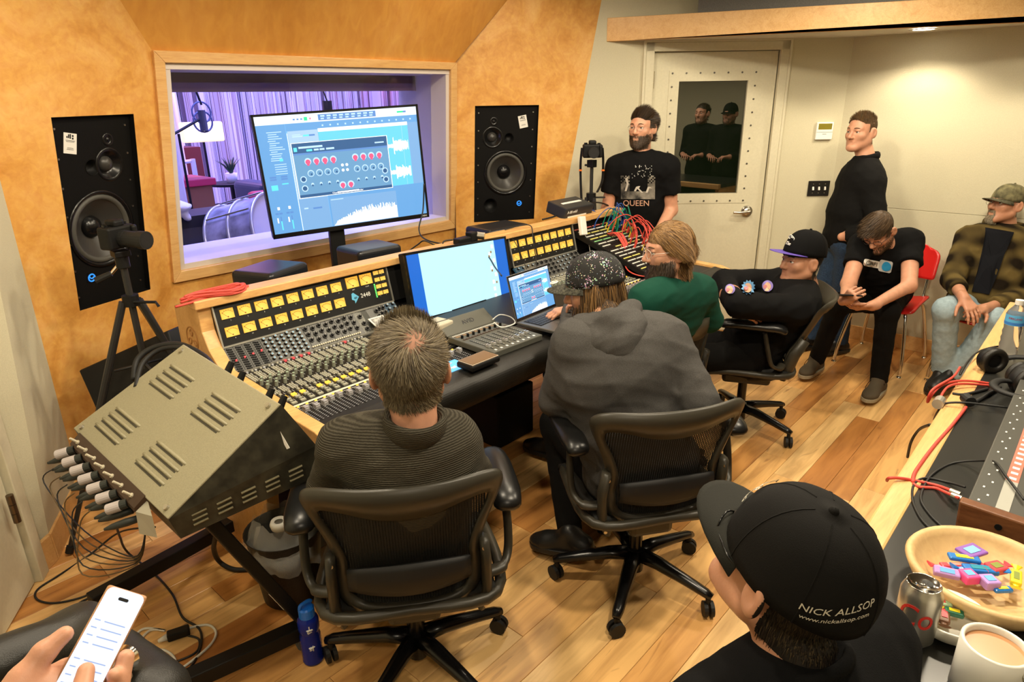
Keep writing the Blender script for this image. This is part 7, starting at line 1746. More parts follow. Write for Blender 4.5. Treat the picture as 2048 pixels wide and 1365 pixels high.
for t in np.linspace(0,1,8): G.append([((.142+.02*math.sin(6*u)*t*.5+.012*math.sin(11*u+t*4)+(.02 if t<.3 else -.07*(t-.3)))*math.cos(u),(.142+.012*math.sin(9*u+t*5)+(.02 if t<.3 else -.07*(t-.3)))*math.sin(u),.20+.16*t+.012*math.sin(7*u+3*t)) for u in np.linspace(0,2*PI,40,False)])
a.sheet(G,closed=True);bg=mat('clear_film',(.75,.72,.65),.25,alpha=.22);a.build('bag',bg,o,smooth=True)
a=MB();a.lathe([(.016,.0),(.03,.002),(.034,.02),(.028,.035),(.016,.03)],18,c=(-.04,-.06,.35));a.build('bag_knot',mat('white_film',(.7,.68,.6),.4),o,smooth=True)
fc=lambda pts,r,m,n,l:coil([np.array(at(x,y,z=r if z is None else z)) for (x,y,z) in [(q if len(q)==3 else (*q,None)) for q in pts]],r,m,n,l)
fc([(232,1050,.35),(240,1075,.2),(255,1105,.05),(310,1150),(345,1190),(365,1235),(398,1258),(402,1290),(385,1330),(355,1360),(340,1380)],.0045,BLKC,'floor_cable','black braided cable from the sidecar mixer down across the floor')
fc([(310,1055,.3),(240,1065,.10),(180,1110),(120,1150),(75,1180),(75,1200),(110,1207),(165,1195),(195,1178)],.0042,BLKC,'floor_cable','black cable in a wide loop on the floor by the left door')
fc([(195,1190),(155,1210),(150,1240),(165,1258),(178,1265)],.0042,BLKC,'floor_cable','short black cable from the castered foot toward the phone')
fc([(330,1262),(290,1258),(270,1275),(268,1300),(275,1335),(290,1355),(315,1360),(345,1345),(350,1320),(330,1302),(300,1305),(285,1330),(280,1355),(275,1370)],.0048,WHC,'white_cable','white charging cable coiled on the floor')
fc([(330,1262),(300,1262),(272,1290),(262,1300)],.0048,WHC,'white_cable','short white lead beside the black adapter');fc([(375,1258),(400,1252),(420,1252),(432,1265),(425,1285),(400,1310),(360,1340),(335,1352)],.0048,WHC,'white_cable','white lead running from the black adapter plug')
fc([(376,1272),(398,1280),(392,1305),(350,1325),(300,1338),(270,1342)],.004,BLKC,'braided_cable','black braided lead from the adapter to the near chair')
q=at(357,1267,z=.016);a=MB();a.box(q,(.075,.035,.03),rot=rotm('Z',-.35));o=a.build('cable_adapter',BLACKM,None,bevel=.005);tag(o,'black adapter block joined to white cables on the floor','adapter')
a=MB();a.tube([q+V(-.035,.012,0),q+V(-.065,.02,-.004)],[.013,.006],8);a.build('white_plug',WHC,o,world=True,smooth=True)
fc([(432,1070,.35),(428,1100,.15),(440,1125,.03),(470,1140),(515,1138)],.010,RUB,'loop_cable','thick black cable hanging under the sidecar mixer')
o=thing('foot_pedal','small black pedal box on the floor under the console','pedal',at(975,862,z=0));a=MB();a.box(at(975,862,z=.02),(.16,.09,.035),rot=rotm('Z',.3));a.build('case',BLACKM,o,world=True,bevel=.005);a=MB();a.box(at(985,850,z=.041),(.008,.008,.003));a.build('red_light',REDL,o,world=True)
# black bag / armrest by the near left hands
bq=at(150,1330,depth=1.05);S=SDF();S.cone(at(-40,1345,depth=1.0),at(165,1272,depth=1.12),.045,.05,.03);S.cone(at(165,1272,depth=1.12),at(300,1400,depth=.98),.05,.06,.03);v,f=S.mesh(.008,folds(.004,1,3))
o=thing('camera_bag','black leather shoulder bag beside the near left hands','bag',V(bq[0],bq[1],bq[2]-.1));npmesh('bag_body',v,f,LEA,o)
a=MB();c=at(242,1325,depth=.95);a.lathe([(.0005,.012),(.016,.012),(.018,.0),(.02,-.012)],16,M=frame(c,RC[:,0],RC[:,1],RC[:,2]));a.build('buckle',CHROME,o,world=True,smooth=True);a=MB();a.tube(spline([at(180,1350,depth=.93),at(225,1362,depth=.93),at(262,1352,depth=.93)],5),.004,6);a.build('strap_ring',STEEL,o,world=True)
# ------------------------------------------------------------------ producer desk on the right
TZ=.92;tb=thing('producer_desk','black topped desk with a maple edge on the right','desk',V(2.2,-.3,0))
a=MB();a.box((2.37,-.15,TZ-.02),(2.70,.72,.04));a.build('desk_top',mat('black_laminate',(.020,.020,.018),.28),tb,world=True)
a=MB();a.box((2.37,.228,TZ-.025),(2.72,.056,.056));a.build('edge_strip',TRIM,tb,world=True,bevel=.006)
for x in (1.06,3.68):
    a=MB();a.box((x,-.15,(TZ-.04)/2),(.04,.68,TZ-.04));a.build('side_panel',CONW,tb,world=True)
a=MB();a.box((2.37,-.45,.45),(2.6,.03,.8));a.build('back_panel',BLACKM,tb,world=True)
# small mixer with wooden cheeks
X0,X1,Y0,Y1=1.60,2.62,.095,-.42
mx=thing('desk_mixer','grey fader mixer with wooden cheeks on the producer desk','mixer',V(2.1,-.16,TZ))
a=MB();a.hexa([(X0,Y1,TZ+.012),(X1,Y1,TZ+.012),(X1,Y0,TZ+.012),(X0,Y0,TZ+.012),(X0,Y1,TZ+.045),(X1,Y1,TZ+.045),(X1,Y0,TZ+.062),(X0,Y0,TZ+.062)]);MG=mat('mixer_grey',(.075,.075,.066),.42,.2);a.build('chassis',MG,mx,world=True,bevel=.003)
WAL=burl('walnut_cheek',(.10,.035,.012),(.15,.055,.02),(.20,.08,.03),6,.35,.03,(1,1,5))
for x in (X0-.03,X1):
    a=MB();a.prism([(x,Y0+.008,TZ+.002),(x,Y0+.012,TZ+.07),(x,Y1-.01,TZ+.055),(x,Y1-.01,TZ+.002)],(.03,0,0));ck=a.build('wooden_cheek',WAL,mx,world=True,bevel=.004)
    if x<2:
        for yy in (.03,-.16,-.32):
            a=MB();a.cyl((x-.001,yy,TZ+.04),(x-.003,yy,TZ+.04),.007,n=12);a.build('screw',BLACKM,ck,world=True)
sl_=(TZ+.062-TZ-.045)/(Y0-Y1);Mx=frame(V(0,Y0,TZ+.0625),V(1,0,0),nrm(V(0,1,sl_)),nrm(V(0,-sl_,1)))
def mst(x0,x1,y0,y1,m,n,h=.001): a=MB(Mx);a.box(((x0+x1)/2,(y0+y1)/2,h/2),(x1-x0,y1-y0,h));return a.build(n,m,mx,world=True)
SAL=mat('salmon_strip',(.62,.16,.11),.5);LGR=mat('pale_grey_strip',(.36,.36,.32),.5);BLS=mat('blue_strip',(.08,.25,.6),.5)
mst(X0+.01,X0+.16,-.075,-.05,LGR,'label_strip');mst(X0+.16,X0+.52,-.075,-.05,SAL,'label_strip');mst(X0+.52,X0+.70,-.075,-.05,BLS,'label_strip');mst(X0+.70,X1-.01,-.075,-.05,SAL,'label_strip')
mst(X0+.01,X0+.2,-.245,-.23,WHITE,'label_strip');mst(X0+.2,X1-.02,-.245,-.23,SAL,'label_strip')
a=MB(Mx)
for i in range(28): a.box((X0+.02+.035*i,-.018-.012*(i%2),.0006),(.008,.004,.001));
for i in range(12): a.box((X0+.175+.03*i,-.0625,.0014),(.012,.014,.0006))
a.build('strip_print',MATS['white_lettering'],mx,world=True)
k=MB();k.box((0,-.045,.0008),(.0035,.10,.0014),mi=0)
for j in range(9): k.box((0,-.008-.0095*j,.0008),(.016,.0013,.001),mi=0)
k.box((0,-.035,.006),(.011,.018,.011),mi=1);MF=proto_mesh(k,[BLACKM,WHITE])
for i in range(16): shareput(mx,MF,'fader_strip',Mx@Matrix.Translation((X0+.08+.055*i,-.10,0)))
k=MB();k.box((0,-.02,.0008),(.0025,.05,.001),mi=0)
for j in range(6): k.box((0,-.002-.008*j,.0008),(.014,.0013,.001),mi=0)
k.cyl((0,-.03,0),(0,-.03,.010),.006,n=8,mi=0);MK=proto_mesh(k,[BLACKM])
for i in range(16): shareput(mx,MK,'knob_strip',Mx@Matrix.Translation((X0+.08+.055*i,-.27,0)))
put_text('Roland',.034,Mx@Matrix.Translation((X0+.065,-.125,.001)),'brand_lettering',MATS['white_lettering'],mx)
# wooden bowl with sweets
bw=at(1962,1195,z=TZ);o=thing('wooden_bowl','pale wooden bowl filled with wrapped sweets','bowl',bw)
a=MB();a.lathe([(.0005,.0),(.075,.0),(.10,.012),(.128,.040),(.138,.062),(.134,.068),(.124,.066),(.118,.056),(.09,.026),(.05,.016),(.0005,.014)],48);a.build('bowl',burl('bowl_wood',(.54,.36,.15),(.60,.41,.19),(.65,.46,.22),5,.5,.02),o,smooth=True)
def sweet(px,py,z,sz,rz,c1,c2,label,tilt=0,twist=False):
    q=at(px,py,z=z);o=thing('sweet',label,'sweet',q,rz,group='wrapped sweets')
    M_=rotm('X',tilt);a=MB(M_);a.box((0,0,0),sz);b=a.build('wrapper',c1,o,bevel=.003,seg=2)
    a=MB(M_);a.box((0,0,sz[2]/2+.0006),(sz[0]*.55,sz[1]*.5,.0006));a.build('print',c2,o)
    if twist:
        for s in (-1,1):
            a=MB(M_);a.tube([(s*sz[0]*.48,0,0),(s*sz[0]*.62,0,0),(s*sz[0]*.85,0,.004)],[.006,.003,.010],8,flat=.3);a.build('twist',c1,o)
MV=mat('purple_wrapper',(.25,.10,.45),.35,coat=.3);MLV=mat('lilac_wrapper',(.42,.25,.62),.4);MPK=mat('pink_wrapper',(.80,.08,.30),.35);MBL=mat('blue_wrapper',(.01,.17,.55),.3,coat=.4);MRD=mat('red_wrapper',(.65,.06,.08),.3,coat=.4);MYL=mat('yellow_wrapper',(.78,.62,.02),.35,coat=.3);MCY=mat('sky_print',(.12,.40,.80),.5);MDB=mat('blue_green_wrapper',(.01,.25,.35),.3)
z0=TZ+.05
sweet(1943,1103,z0+.008,(.05,.035,.007),-.5,MV,mat('wrapper_print',(.2,.5,.9),.5),'purple sweet packet with blue lettering at the back of the bowl')
sweet(1928,1117,z0+.006,(.055,.02,.008),-1.1,MBL,MYL,'blue packet with a yellow end in the bowl');sweet(1960,1140,z0+.0,(.06,.022,.010),-1.0,MBL,MDB,'clear topped blue sweet in the middle of the bowl',twist=True)
sweet(1912,1133,z0-.004,(.06,.014,.010),-.9,MRD,mat('salmon_print',(.8,.3,.25),.4),'long salmon red sweet in the left of the bowl',twist=True);sweet(1992,1137,z0,(.034,.028,.014),-.6,MRD,mat('olive_print',(.2,.25,.03),.5),'red gummy packet with an olive label in the bowl',twist=True)
sweet(1893,1146,z0-.002,(.044,.018,.014),-1.25,MLV,MCY,'lilac boxed sweet leaning on the left rim of the bowl',tilt=.4);sweet(1937,1154,z0+.0,(.028,.028,.018),-.75,MPK,MCY,'pink cube sweet with a blue square at the front of the bowl');sweet(1978,1165,z0,(.028,.028,.018),-.8,MLV,MCY,'lilac cube sweet with a blue square at the front of the bowl')
sweet(1910,1146,z0-.008,(.03,.014,.010),-.6,MYL,MATS['salmon_print'],'yellow wrapped sweet half hidden in the bowl',twist=True);sweet(2032,1157,z0,(.044,.018,.012),.1,MYL,MATS['olive_print'],'yellow wrapped sweet at the right of the bowl',twist=True);sweet(2005,1180,z0-.006,(.034,.014,.008),-.8,MBL,MYL,'small blue and yellow sweet at the front right of the bowl')
# white dish with sweets
dq=at(1893,1255,z=TZ);o=thing('white_dish','white china dish holding sweets behind the drink can','dish',dq);a=MB();a.lathe([(.0005,0),(.045,0),(.060,.012),(.066,.035),(.063,.037),(.055,.018),(.0005,.012)],36);a.build('dish',mat('white_china',(.74,.72,.64),.25),o,smooth=True)
z1=TZ+.038
sweet(1872,1205,z1+.006,(.05,.014,.010),-1.2,MATS['wrapper_print'] if False else mat('green_white_wrapper',(.35,.5,.3),.4),MRD,'green and white bar on the white dish');sweet(1868,1218,z1,(.035,.02,.012),-.4,MYL,MATS['olive_print'],'yellow sweet on the white dish beside the can',twist=True);sweet(1888,1232,z1,(.04,.018,.010),.2,mat('brown_wrapper',(.14,.06,.025),.35),MRD,'brown toffee on the white dish',twist=True);sweet(1898,1208,z1+.004,(.035,.018,.010),-.8,mat('foil_pink',(.6,.3,.28),.25,.6),MRD,'pink foil sweet at the back of the white dish',twist=True);sweet(1908,1226,z1+.002,(.03,.016,.010),-1.3,mat('dark_green_wrapper',(.01,.12,.06),.35),MYL,'dark green sweet on the white dish by the mug')
# drink can
cq=at(1822,1275,z=TZ);o=thing('drink_can','silver soft drink can with red lettering','can',cq)
CAN=mat('brushed_can',(.52,.50,.44),.32,.85);a=MB();a.lathe([(.0005,.004),(.024,.003),(.026,.0),(.033,.010),(.033,.100),(.030,.108),(.0265,.117)],36);a.build('can_body',CAN,o,smooth=True)
a=MB();a.lathe([(.0265,.117),(.0272,.119),(.0255,.119),(.024,.114),(.0005,.114)],36);a.build('can_lid',CHROME,o,smooth=True)
sg=nrm((CAMP-cq)*V(1,1,0));ang=math.atan2(sg[1],sg[0])
a=MB();h_=V(math.cos(ang+2.6),math.sin(ang+2.6),0);a.lathe([(.0005,.0),(.009,0)],14,c=(h_[0]*.010,h_[1]*.010,.1146));a.build('mouth_opening',BLACKM,o);a=MB();a.tube(spline([tuple(np.array([math.cos(t)*.007,math.sin(t)*.007,.117])-h_*.006) for t in np.linspace(0,6,8)],3),.0018,5);a.build('pull_tab',CHROME,o)
def wrap(txt,size,r,z,a0,sx=1,shear=0):
    v,f=text_geo(txt,size,.0004,shear=shear,res=4);v,f=ptri(v,f,3);return [((r+zz)*math.cos(a0+x*sx/r),(r+zz)*math.sin(a0+x*sx/r),z+y) for x,y,zz in v],f
v,f=wrap('Co',.060,.0338,.066,ang-.05,.78,.1);a=MB();a.add(v,f);a.build('can_lettering',mat('red_print',(.62,.03,.02),.45),o)
# mug of coffee
mq=at(1962,1392,z=TZ);o=thing('coffee_mug','white mug of milky coffee with a beaded handle','mug',mq);CHI=MATS['white_china'];R_=.047;Hm=.105
a=MB();a.lathe([(.0005,.0),(R_-.006,.0),(R_,.008),(R_,Hm),(R_-.003,Hm+.002),(R_-.006,Hm),(R_-.006,Hm-.012)],40);a.build('mug_body',CHI,o,smooth=True)
a=MB();a.cyl((0,0,Hm-.014),(0,0,Hm-.010),R_-.005,n=32);a.build('coffee',mat('milky_coffee',(.52,.26,.12),.25),o)
hd_=ang+1.05;a=MB();hx=V(math.cos(hd_),math.sin(hd_),0)
pts=spline([hx*R_+V(0,0,.09),hx*(R_+.022)+V(0,0,.10),hx*(R_+.032)+V(0,0,.07),hx*(R_+.025)+V(0,0,.035),hx*R_+V(0,0,.02)],5);a.tube(pts,.0055,8);hdl=a.build('handle',mat('black_glaze',(.012,.012,.012),.2),o,smooth=True)
a=MB()
for i,t in enumerate(np.linspace(.005,.1,11)): c=hx*(R_+.004)+V(0,0,t);a.lathe([(.0062*math.sin(u),-.0062*math.cos(u)) for u in np.linspace(.01,PI-.01,6)],8,c=tuple(c+V(-hx[1],hx[0],0)*(.004*(-1)**i)))
for i in range(5): a.lathe([(.006*math.sin(u),-.006*math.cos(u)) for u in np.linspace(.01,PI-.01,6)],8,c=tuple(hx*(R_+.003+.004*i)+V(0,0,.1+.003*math.sin(i*2))))
a.build('bead_trim',CHI,o,smooth=True)
# water bottle
wq=at(2012,712,z=TZ);o=thing('water_bottle','clear plastic water bottle with a blue label on the desk edge','bottle',wq)
CLR=mat('clear_plastic',(.95,.95,.95),.05,trans=.9,ior=1.2);a=MB();pf=[(.0005,.004),(.026,.0),(.031,.008)]
for k in range(8): pf+=[(.031-.0025*(k%2),.02+.0125*k)]
pf+=[(.031,.125),(.031,.16),(.028,.172),(.016,.190),(.0125,.195),(.0125,.205)];a.lathe(pf,28);a.build('bottle_body',CLR,o,smooth=True)
a=MB();a.lathe([(.0315,.124),(.0315,.162)],28);lb=a.build('label',mat('blue_label',(.10,.42,.75),.4),o,smooth=True);a=MB();a.lathe([(.0138,.198),(.0142,.215),(.0005,.216)],18);a.build('cap',WHITE,o)
sg2=nrm((CAMP-wq)*V(1,1,0));an2=math.atan2(sg2[1],sg2[0]);v,f=wrap('KIRKLAND',.011,.0318,.150,an2,.8);a=MB();a.add(v,f);a.build('label_lettering',mat('dark_red_print',(.35,.02,.04),.5),lb)
a=MB();a.lathe([(.0317,.126),(.0317,.136)],28);a.build('label_band',mat('label_navy',(.05,.2,.6),.4),lb,smooth=True)
# headphones
def headphones(c,rz,label,tilt=0):
    o=thing('headphones',label,'headphones',c,rz,group='headphones on the desk')
    a=MB();a.tube(spline([(-.085,0,.035),(-.08,.07,.05),(-.045,.13,.055),(0,.15,.056),(.045,.13,.055),(.08,.07,.05),(.085,0,.035)],6),.013,8,flat=.55);a.build('headband',RUB,o,smooth=True)
    for s in (-1,1):
        a=MB();a.lathe([(.0005,-.022),(.034,-.022),(.043,-.012),(.044,.006),(.036,.018)],24,M=Matrix.Translation((s*.08,-.012,.044))@rotm('Y',s*PI/2));cup=a.build('ear_cup',BLACKM,o,smooth=True)
        a=MB();a.tube([(s*.060,-.012+.034*math.cos(t),.044+.034*math.sin(t)) for t in np.linspace(0,2*PI,24,False)],.0125,8,closed=True);a.build('ear_cushion',LEA,cup,smooth=True)
headphones(at(2000,757,z=TZ)+V(0,-.02,0),-2.4,'black headphones lying on the desk beside the water bottle');headphones(at(2052,802,z=TZ)+V(0,-.03,0),.9,'black headphones lying on the desk nearest the grey mixer')
dc=lambda pts,r,m,n,l:coil([at(x,y,z=TZ+(r if h is None else h)) for (x,y,h) in [(q if len(q)==3 else (*q,None)) for q in pts]],r,m,n,l)
dc([(1985,768),(1930,762,.02),(1890,768,.025),(1868,785,.02),(1855,805,-.02),(1865,780,.03),(1905,755,.03),(1920,735,.02)],.004,RED,'red_cable','red cable pair bundled over the maple desk edge')
dc([(1985,772),(1925,768,.02),(1895,775,.02),(1878,800,.01),(1870,812,-.02)],.004,RED,'red_cable','second red cable draped over the maple desk edge')
dc([(1932,815,.01),(1905,850),(1870,890),(1840,930),(1828,950),(1826,965)],.0048,RED,'red_cable','thick red cable running along the desk toward the plugs')
dc([(1774,962,-.03),(1778,957,.01),(1800,957,.01),(1830,962),(1875,972),(1910,985,.02)],.004,RED,'red_cable','red lead with a plug crossing the desk edge to the mixer');dc([(1826,968),(1840,975),(1870,977),(1890,985,.015),(1918,997,.025)],.004,RED,'red_cable','lower red lead plugged into the mixer side')
for (x,y,l) in ((1900,982,'upper'),(1903,990,'lower')):
    q=at(x,y,z=TZ+.022);a=MB();a.cyl(q,at(x+20,y+8,z=TZ+.022),.007,n=10);tag(a.build('jack_plug',STEEL),'metal jack plug in the mixer side, %s of two'%l,'plug')
dc([(2048,1000,.07),(2010,950,.07),(1990,925,.065),(1965,922,.03),(1910,926),(1870,945),(1850,970),(1842,1000),(1860,1030),(1885,1055),(1893,1065)],.003,BLKC,'thin_black_cable','thin black wire curving over the mixer and desk');dc([(1930,975,.02),(1895,965),(1850,957),(1828,970),(1825,1000),(1840,1035),(1860,1058)],.003,BLKC,'thin_black_cable','thin black wire looping left of the wooden bowl')
dc([(2010,692,.01),(1985,695,.01),(1955,705,.03),(1935,725,.03),(1920,750,.02),(1925,735,.01)],.0035,BLKC,'thin_black_cable','black wire arching over the desk edge by the bottle');dc([(2040,818,.02),(1985,812,.02),(1930,806,.02),(1890,808,.01),(1875,825,-.03),(1868,840,-.10)],.0035,BLKC,'thin_black_cable','black wire hanging off the desk edge by the red cables')
dc([(1975,778),(1950,785),(1925,790),(1905,788)],.005,RUB,'jack_lead','black jack lead lying across the desk edge');dc([(2000,775),(1975,790),(1955,802),(1950,805)],.006,RUB,'jack_lead','short black jack plug lead beside the headphones')
coil([at(1860,850,z=TZ-.03),at(1838,860,z=.80),at(1822,885,z=.72),at(1815,915,z=.62)],.0045,BLKC,'hanging_cable','black cable hanging behind the maple desk edge')
q=at(1878,805,z=TZ+.012);a=MB();a.cyl(q-V(.02,0,0),q+V(.02,0,0),.016,n=14);tag(a.build('cable_clip',ALU),'grey cable clip on the maple desk edge','clip');q=at(1936,800,z=TZ+.02);a=MB();a.cyl(q-V(.015,.01,0),q+V(.015,.01,0),.016,n=14);tag(a.build('cable_tie',RUB),'black cable tie ring on the desk','cable tie')
# ------------------------------------------------------------------ live room behind the window
YB=12.5
def curt():
    m=mat('striped_drape',(.45,.40,.40),.9);nt=m.node_tree;L=nt.links;b=nt.nodes['Principled BSDF'];tc=nt.nodes.new('ShaderNodeTexCoord');mp=nt.nodes.new('ShaderNodeMapping');mp.inputs['Scale'].default_value=(4.2,.02,.02);L.new(tc.outputs['Object'],mp.inputs[0])
    n=nt.nodes.new('ShaderNodeTexNoise');n.inputs['Scale'].default_value=2.4;n.inputs['Detail'].default_value=3;L.new(mp.outputs[0],n.inputs['Vector']);r=nt.nodes.new('ShaderNodeValToRGB');r.color_ramp.interpolation='CONSTANT';e=r.color_ramp.elements;e[0].position=0;e[0].color=(.10,.075,.09,1);e[1].position=.40;e[1].color=(.50,.46,.48,1)
    for p_,c in ((.47,(.22,.17,.17)),(.50,(.62,.58,.60)),(.57,(.33,.26,.24)),(.61,(.52,.48,.50))): q=e.new(p_);q.color=(*c,1)
    L.new(n.outputs['Fac'],r.inputs[0]);L.new(r.outputs[0],b.inputs['Base Color']);return m
xa=at(368,250,Y=YB)[0];xb=at(860,250,Y=YB)[0]
a=MB();xs=np.linspace(xa,xb,340);a.sheet([[(x,YB+.10*math.sin(x*9)+.04*math.sin(x*23),z) for x in xs] for z in (.12,1.5,3.0,4.6)]);tag(a.build('curtain',curt(),smooth=True),'striped pale drape across the back of the live room','curtain')
PLA=mat('plaster',(.66,.60,.58),.9);SFL=mat('live_room_floor',(.25,.18,.14),.5)
a=MB();a.quad((-2,4.25,-.01),(16,4.25,-.01),(16,14,-.01),(-2,14,-.01));tag(a.build('floor_live_room',SFL),'dim floor of the live room','floor',kind='structure')
lx=at(300,250,Y=7.5)[0]
a=MB();a.quad((lx-.3,6.2,0),(xa+.05,YB+.2,0),(xa+.05,YB+.2,4.6),(lx-.3,6.2,4.6));a.quad((-1,6.2,0),(lx-.3,6.2,0),(lx-.3,6.2,4.6),(-1,6.2,4.6));tag(a.build('wall_live_room_left',PLA),'pink lit plaster wall of the live room','wall',kind='structure')
rx=at(885,250,Y=7)[0]
a=MB();a.quad((xb-.1,YB+.2,0),(rx,6.4,0),(rx,6.4,4.6),(xb-.1,YB+.2,4.6));a.quad((rx,6.4,0),(rx+.1,4.25,0),(rx+.1,4.25,4.6),(rx,6.4,4.6));a.quad((-1,YB+.4,0),(16,YB+.4,0),(16,YB+.4,4.6),(-1,YB+.4,4.6));tag(a.build('wall_live_room_right',PLA),'red lit plaster wall of the live room','wall',kind='structure')
a=MB();a.quad((-2,4.25,4.6),(16,4.25,4.6),(16,14,4.6),(-2,14,4.6));a.quad((-2,4.26,2.25),(16,4.26,2.25),(16,4.26,4.6),(-2,4.26,4.6));a.quad((-2,4.26,0),(16,4.26,0),(16,4.26,.9),(-2,4.26,.9));a.quad((-2,4.26,.8),(oBL[0]-.02,4.26,.8),(oBL[0]-.02,4.26,2.4),(-2,4.26,2.4));a.quad((oBR[0]+.02,4.26,.8),(16,4.26,.8),(16,4.26,2.4),(oBR[0]+.02,4.26,2.4));tag(a.build('ceiling_live_room',PLA),'pale ceiling and window wall of the live room','ceiling',kind='structure')
def studio_lamp(label,loc,energy,color,size,tgt=None):
    o=thing('studio_lamp',label,'lamp',loc);a=MB();a.box((0,0,.03),(size,size,.04));a.build('housing',BLACKM,o)
    l=bpy.data.lights.new('lamp','AREA');l.energy=energy;l.color=color;l.size=size;q=bpy.data.objects.new('lamp',l);COL.objects.link(q);q.parent=o;q.location=(0,0,-.01)
    if tgt is not None:
        d=Vector(tgt)-Vector(loc);o.rotation_euler=d.to_track_quat('-Z','Y').to_euler()
studio_lamp('violet stage lamp above the live room drape',(6.5,9.5,4.3),420,(.24,.29,1.0),1.6);studio_lamp('violet stage lamp above the drum',(3.4,5.6,4.2),120,(.20,.28,1.0),1.2)
studio_lamp('orange stage lamp on the live room left wall',(at(350,200,Y=9)[0]+.5,9.0,3.2),55,(1,.35,.25),.4,(at(345,230,Y=9)[0],9.6,1.9));studio_lamp('red stage lamp at the live room right wall',(xb-1.2,YB-1.6,3.6),110,(1,.12,.2),.4,(xb-.2,YB-.4,1.8))
studio_lamp('blue strip lamp over the window sill',(2.5,4.45,3.4),60,(.34,.34,1.0),.8,(2.3,4.0,1.0))
# piano with red top
LB=mat('brown_cabinet',(.22,.075,.03),.5);REDT=mat('red_top',(.45,.02,.06),.45);NAV=mat('navy_leather',(.02,.03,.06),.35)
p0=at(330,405,Y=6.8);p1=at(425,405,Y=6.8);zt=at(420,358,Y=6.8)[2]
o=thing('organ','brown organ cabinet with a red top in the live room','organ',((p0[0]+p1[0])/2,6.9,0));a=MB();a.box(((p0[0]+p1[0])/2-.1,7.0,zt/2-.03),(p1[0]-p0[0]+.2,.5,zt-.06));a.build('cabinet',LB,o,world=True);a=MB();a.box(((p0[0]+p1[0])/2-.1,7.0,zt-.02),(p1[0]-p0[0]+.28,.56,.07));a.build('top_cover',REDT,o,world=True,bevel=.01)
o=thing('amplifier','dark speaker cabinet with a white cloth in the live room','amplifier',at(385,440,Y=5.6)*V(1,1,0));c=at(385,440,Y=5.6);a=MB();a.box((c[0],c[1],c[2]/2),(.55,.4,c[2]+.12));a.build('cabinet',mat('dark_tolex',(.015,.014,.016),.7),o,world=True)
S=SDF();q=at(352,415,Y=5.4);S.ell(q,(.12,.12,.05),.03);S.cone(q,q+V(.06,-.05,-.09),.06,.03,.03);v,f=S.mesh(.014,folds(.012,1,3));tag(npmesh('towel',v,f,mat('white_towel',(.7,.68,.68),.9)),'white towel draped over the dark cabinet','towel')
o=thing('cupboard','dark red wooden cupboard by the live room wall','cupboard',at(370,330,Y=10)*V(1,1,0));c0_=at(338,297,Y=10);c1_=at(398,297,Y=10);a=MB();a.box(((c0_[0]+c1_[0])/2,10.2,c0_[2]/2),(c1_[0]-c0_[0],.5,c0_[2]));a.build('body',mat('dark_red_wood',(.10,.02,.015),.5),o,world=True)
o=thing('drum_stand','white metal frame standing before the cupboard','stand',at(370,345,Y=8.6)*V(1,1,0));a=MB()
for x in (346,385): q=at(x,318,Y=8.6);a.tube([V(q[0],q[1],0),q],.03,6);
a.tube([at(346,327,Y=8.6),at(385,322,Y=8.6)],.025,6);a.build('frame',mat('white_metal',(.7,.7,.7),.4),o,world=True)
# armchair
ac=at(490,410,Y=7.6);o=thing('armchair','dark leather armchair in the live room','armchair',(ac[0],7.7,0));ax,ay=ac[0],7.7
for n_,c,s in (('seat',(0,0,.32),(.75,.75,.22)),('backrest',(.30,.12,.66),(.28,.75,.62)),('arm',(-.02,-.38,.48),(.85,.2,.26)),('arm',(-.02,.42,.48),(.85,.2,.26)),('base',(0,0,.14),(.8,.85,.2))):
    a=MB();a.box((ax+c[0],ay+c[1],c[2]),s);a.build(n_,NAV,o,world=True,bevel=.07,seg=4)
q=at(530,395,Y=7.2);a=MB();a.box((q[0],q[1],q[2]),(.3,.3,.14));tag(a.build('cushion',REDT,None,bevel=.05,seg=3),'dark red cushion beside the leather armchair','cushion')
# round table with plant
q=at(465,365,Y=8.6);o=thing('round_table','round black side table behind the armchair','table',(q[0],q[1],0));a=MB();a.cyl((q[0],q[1],q[2]-.03),(q[0],q[1],q[2]),.30,n=32);a.build('table_top',BLACKM,o,world=True);a=MB();a.cyl((q[0],q[1],0),(q[0],q[1],q[2]-.03),.04,n=12);a.build('leg',BLACKM,o,world=True)
o=thing('potted_plant','spiky green plant in a white pot','plant',q);a=MB();a.lathe([(.0005,0),(.06,0),(.075,.12),(.068,.12),(.06,.10),(.0005,.1)],20);a.build('pot',WHITE,o,smooth=True);LEAF=mat('agave_leaf',(.02,.06,.03),.5)
for k in range(14):
    t=k*2.4;e=.25+.5*(k%5)/5;a=MB();a.tube([(0,0,.1),(.06*math.cos(t)*e*2,.06*math.sin(t)*e*2,.22),(.13*math.cos(t)*e*2,.13*math.sin(t)*e*2,.34-.08*e)],[.02,.018,.002],5,flat=.35);a.build('leaf',LEAF,o)
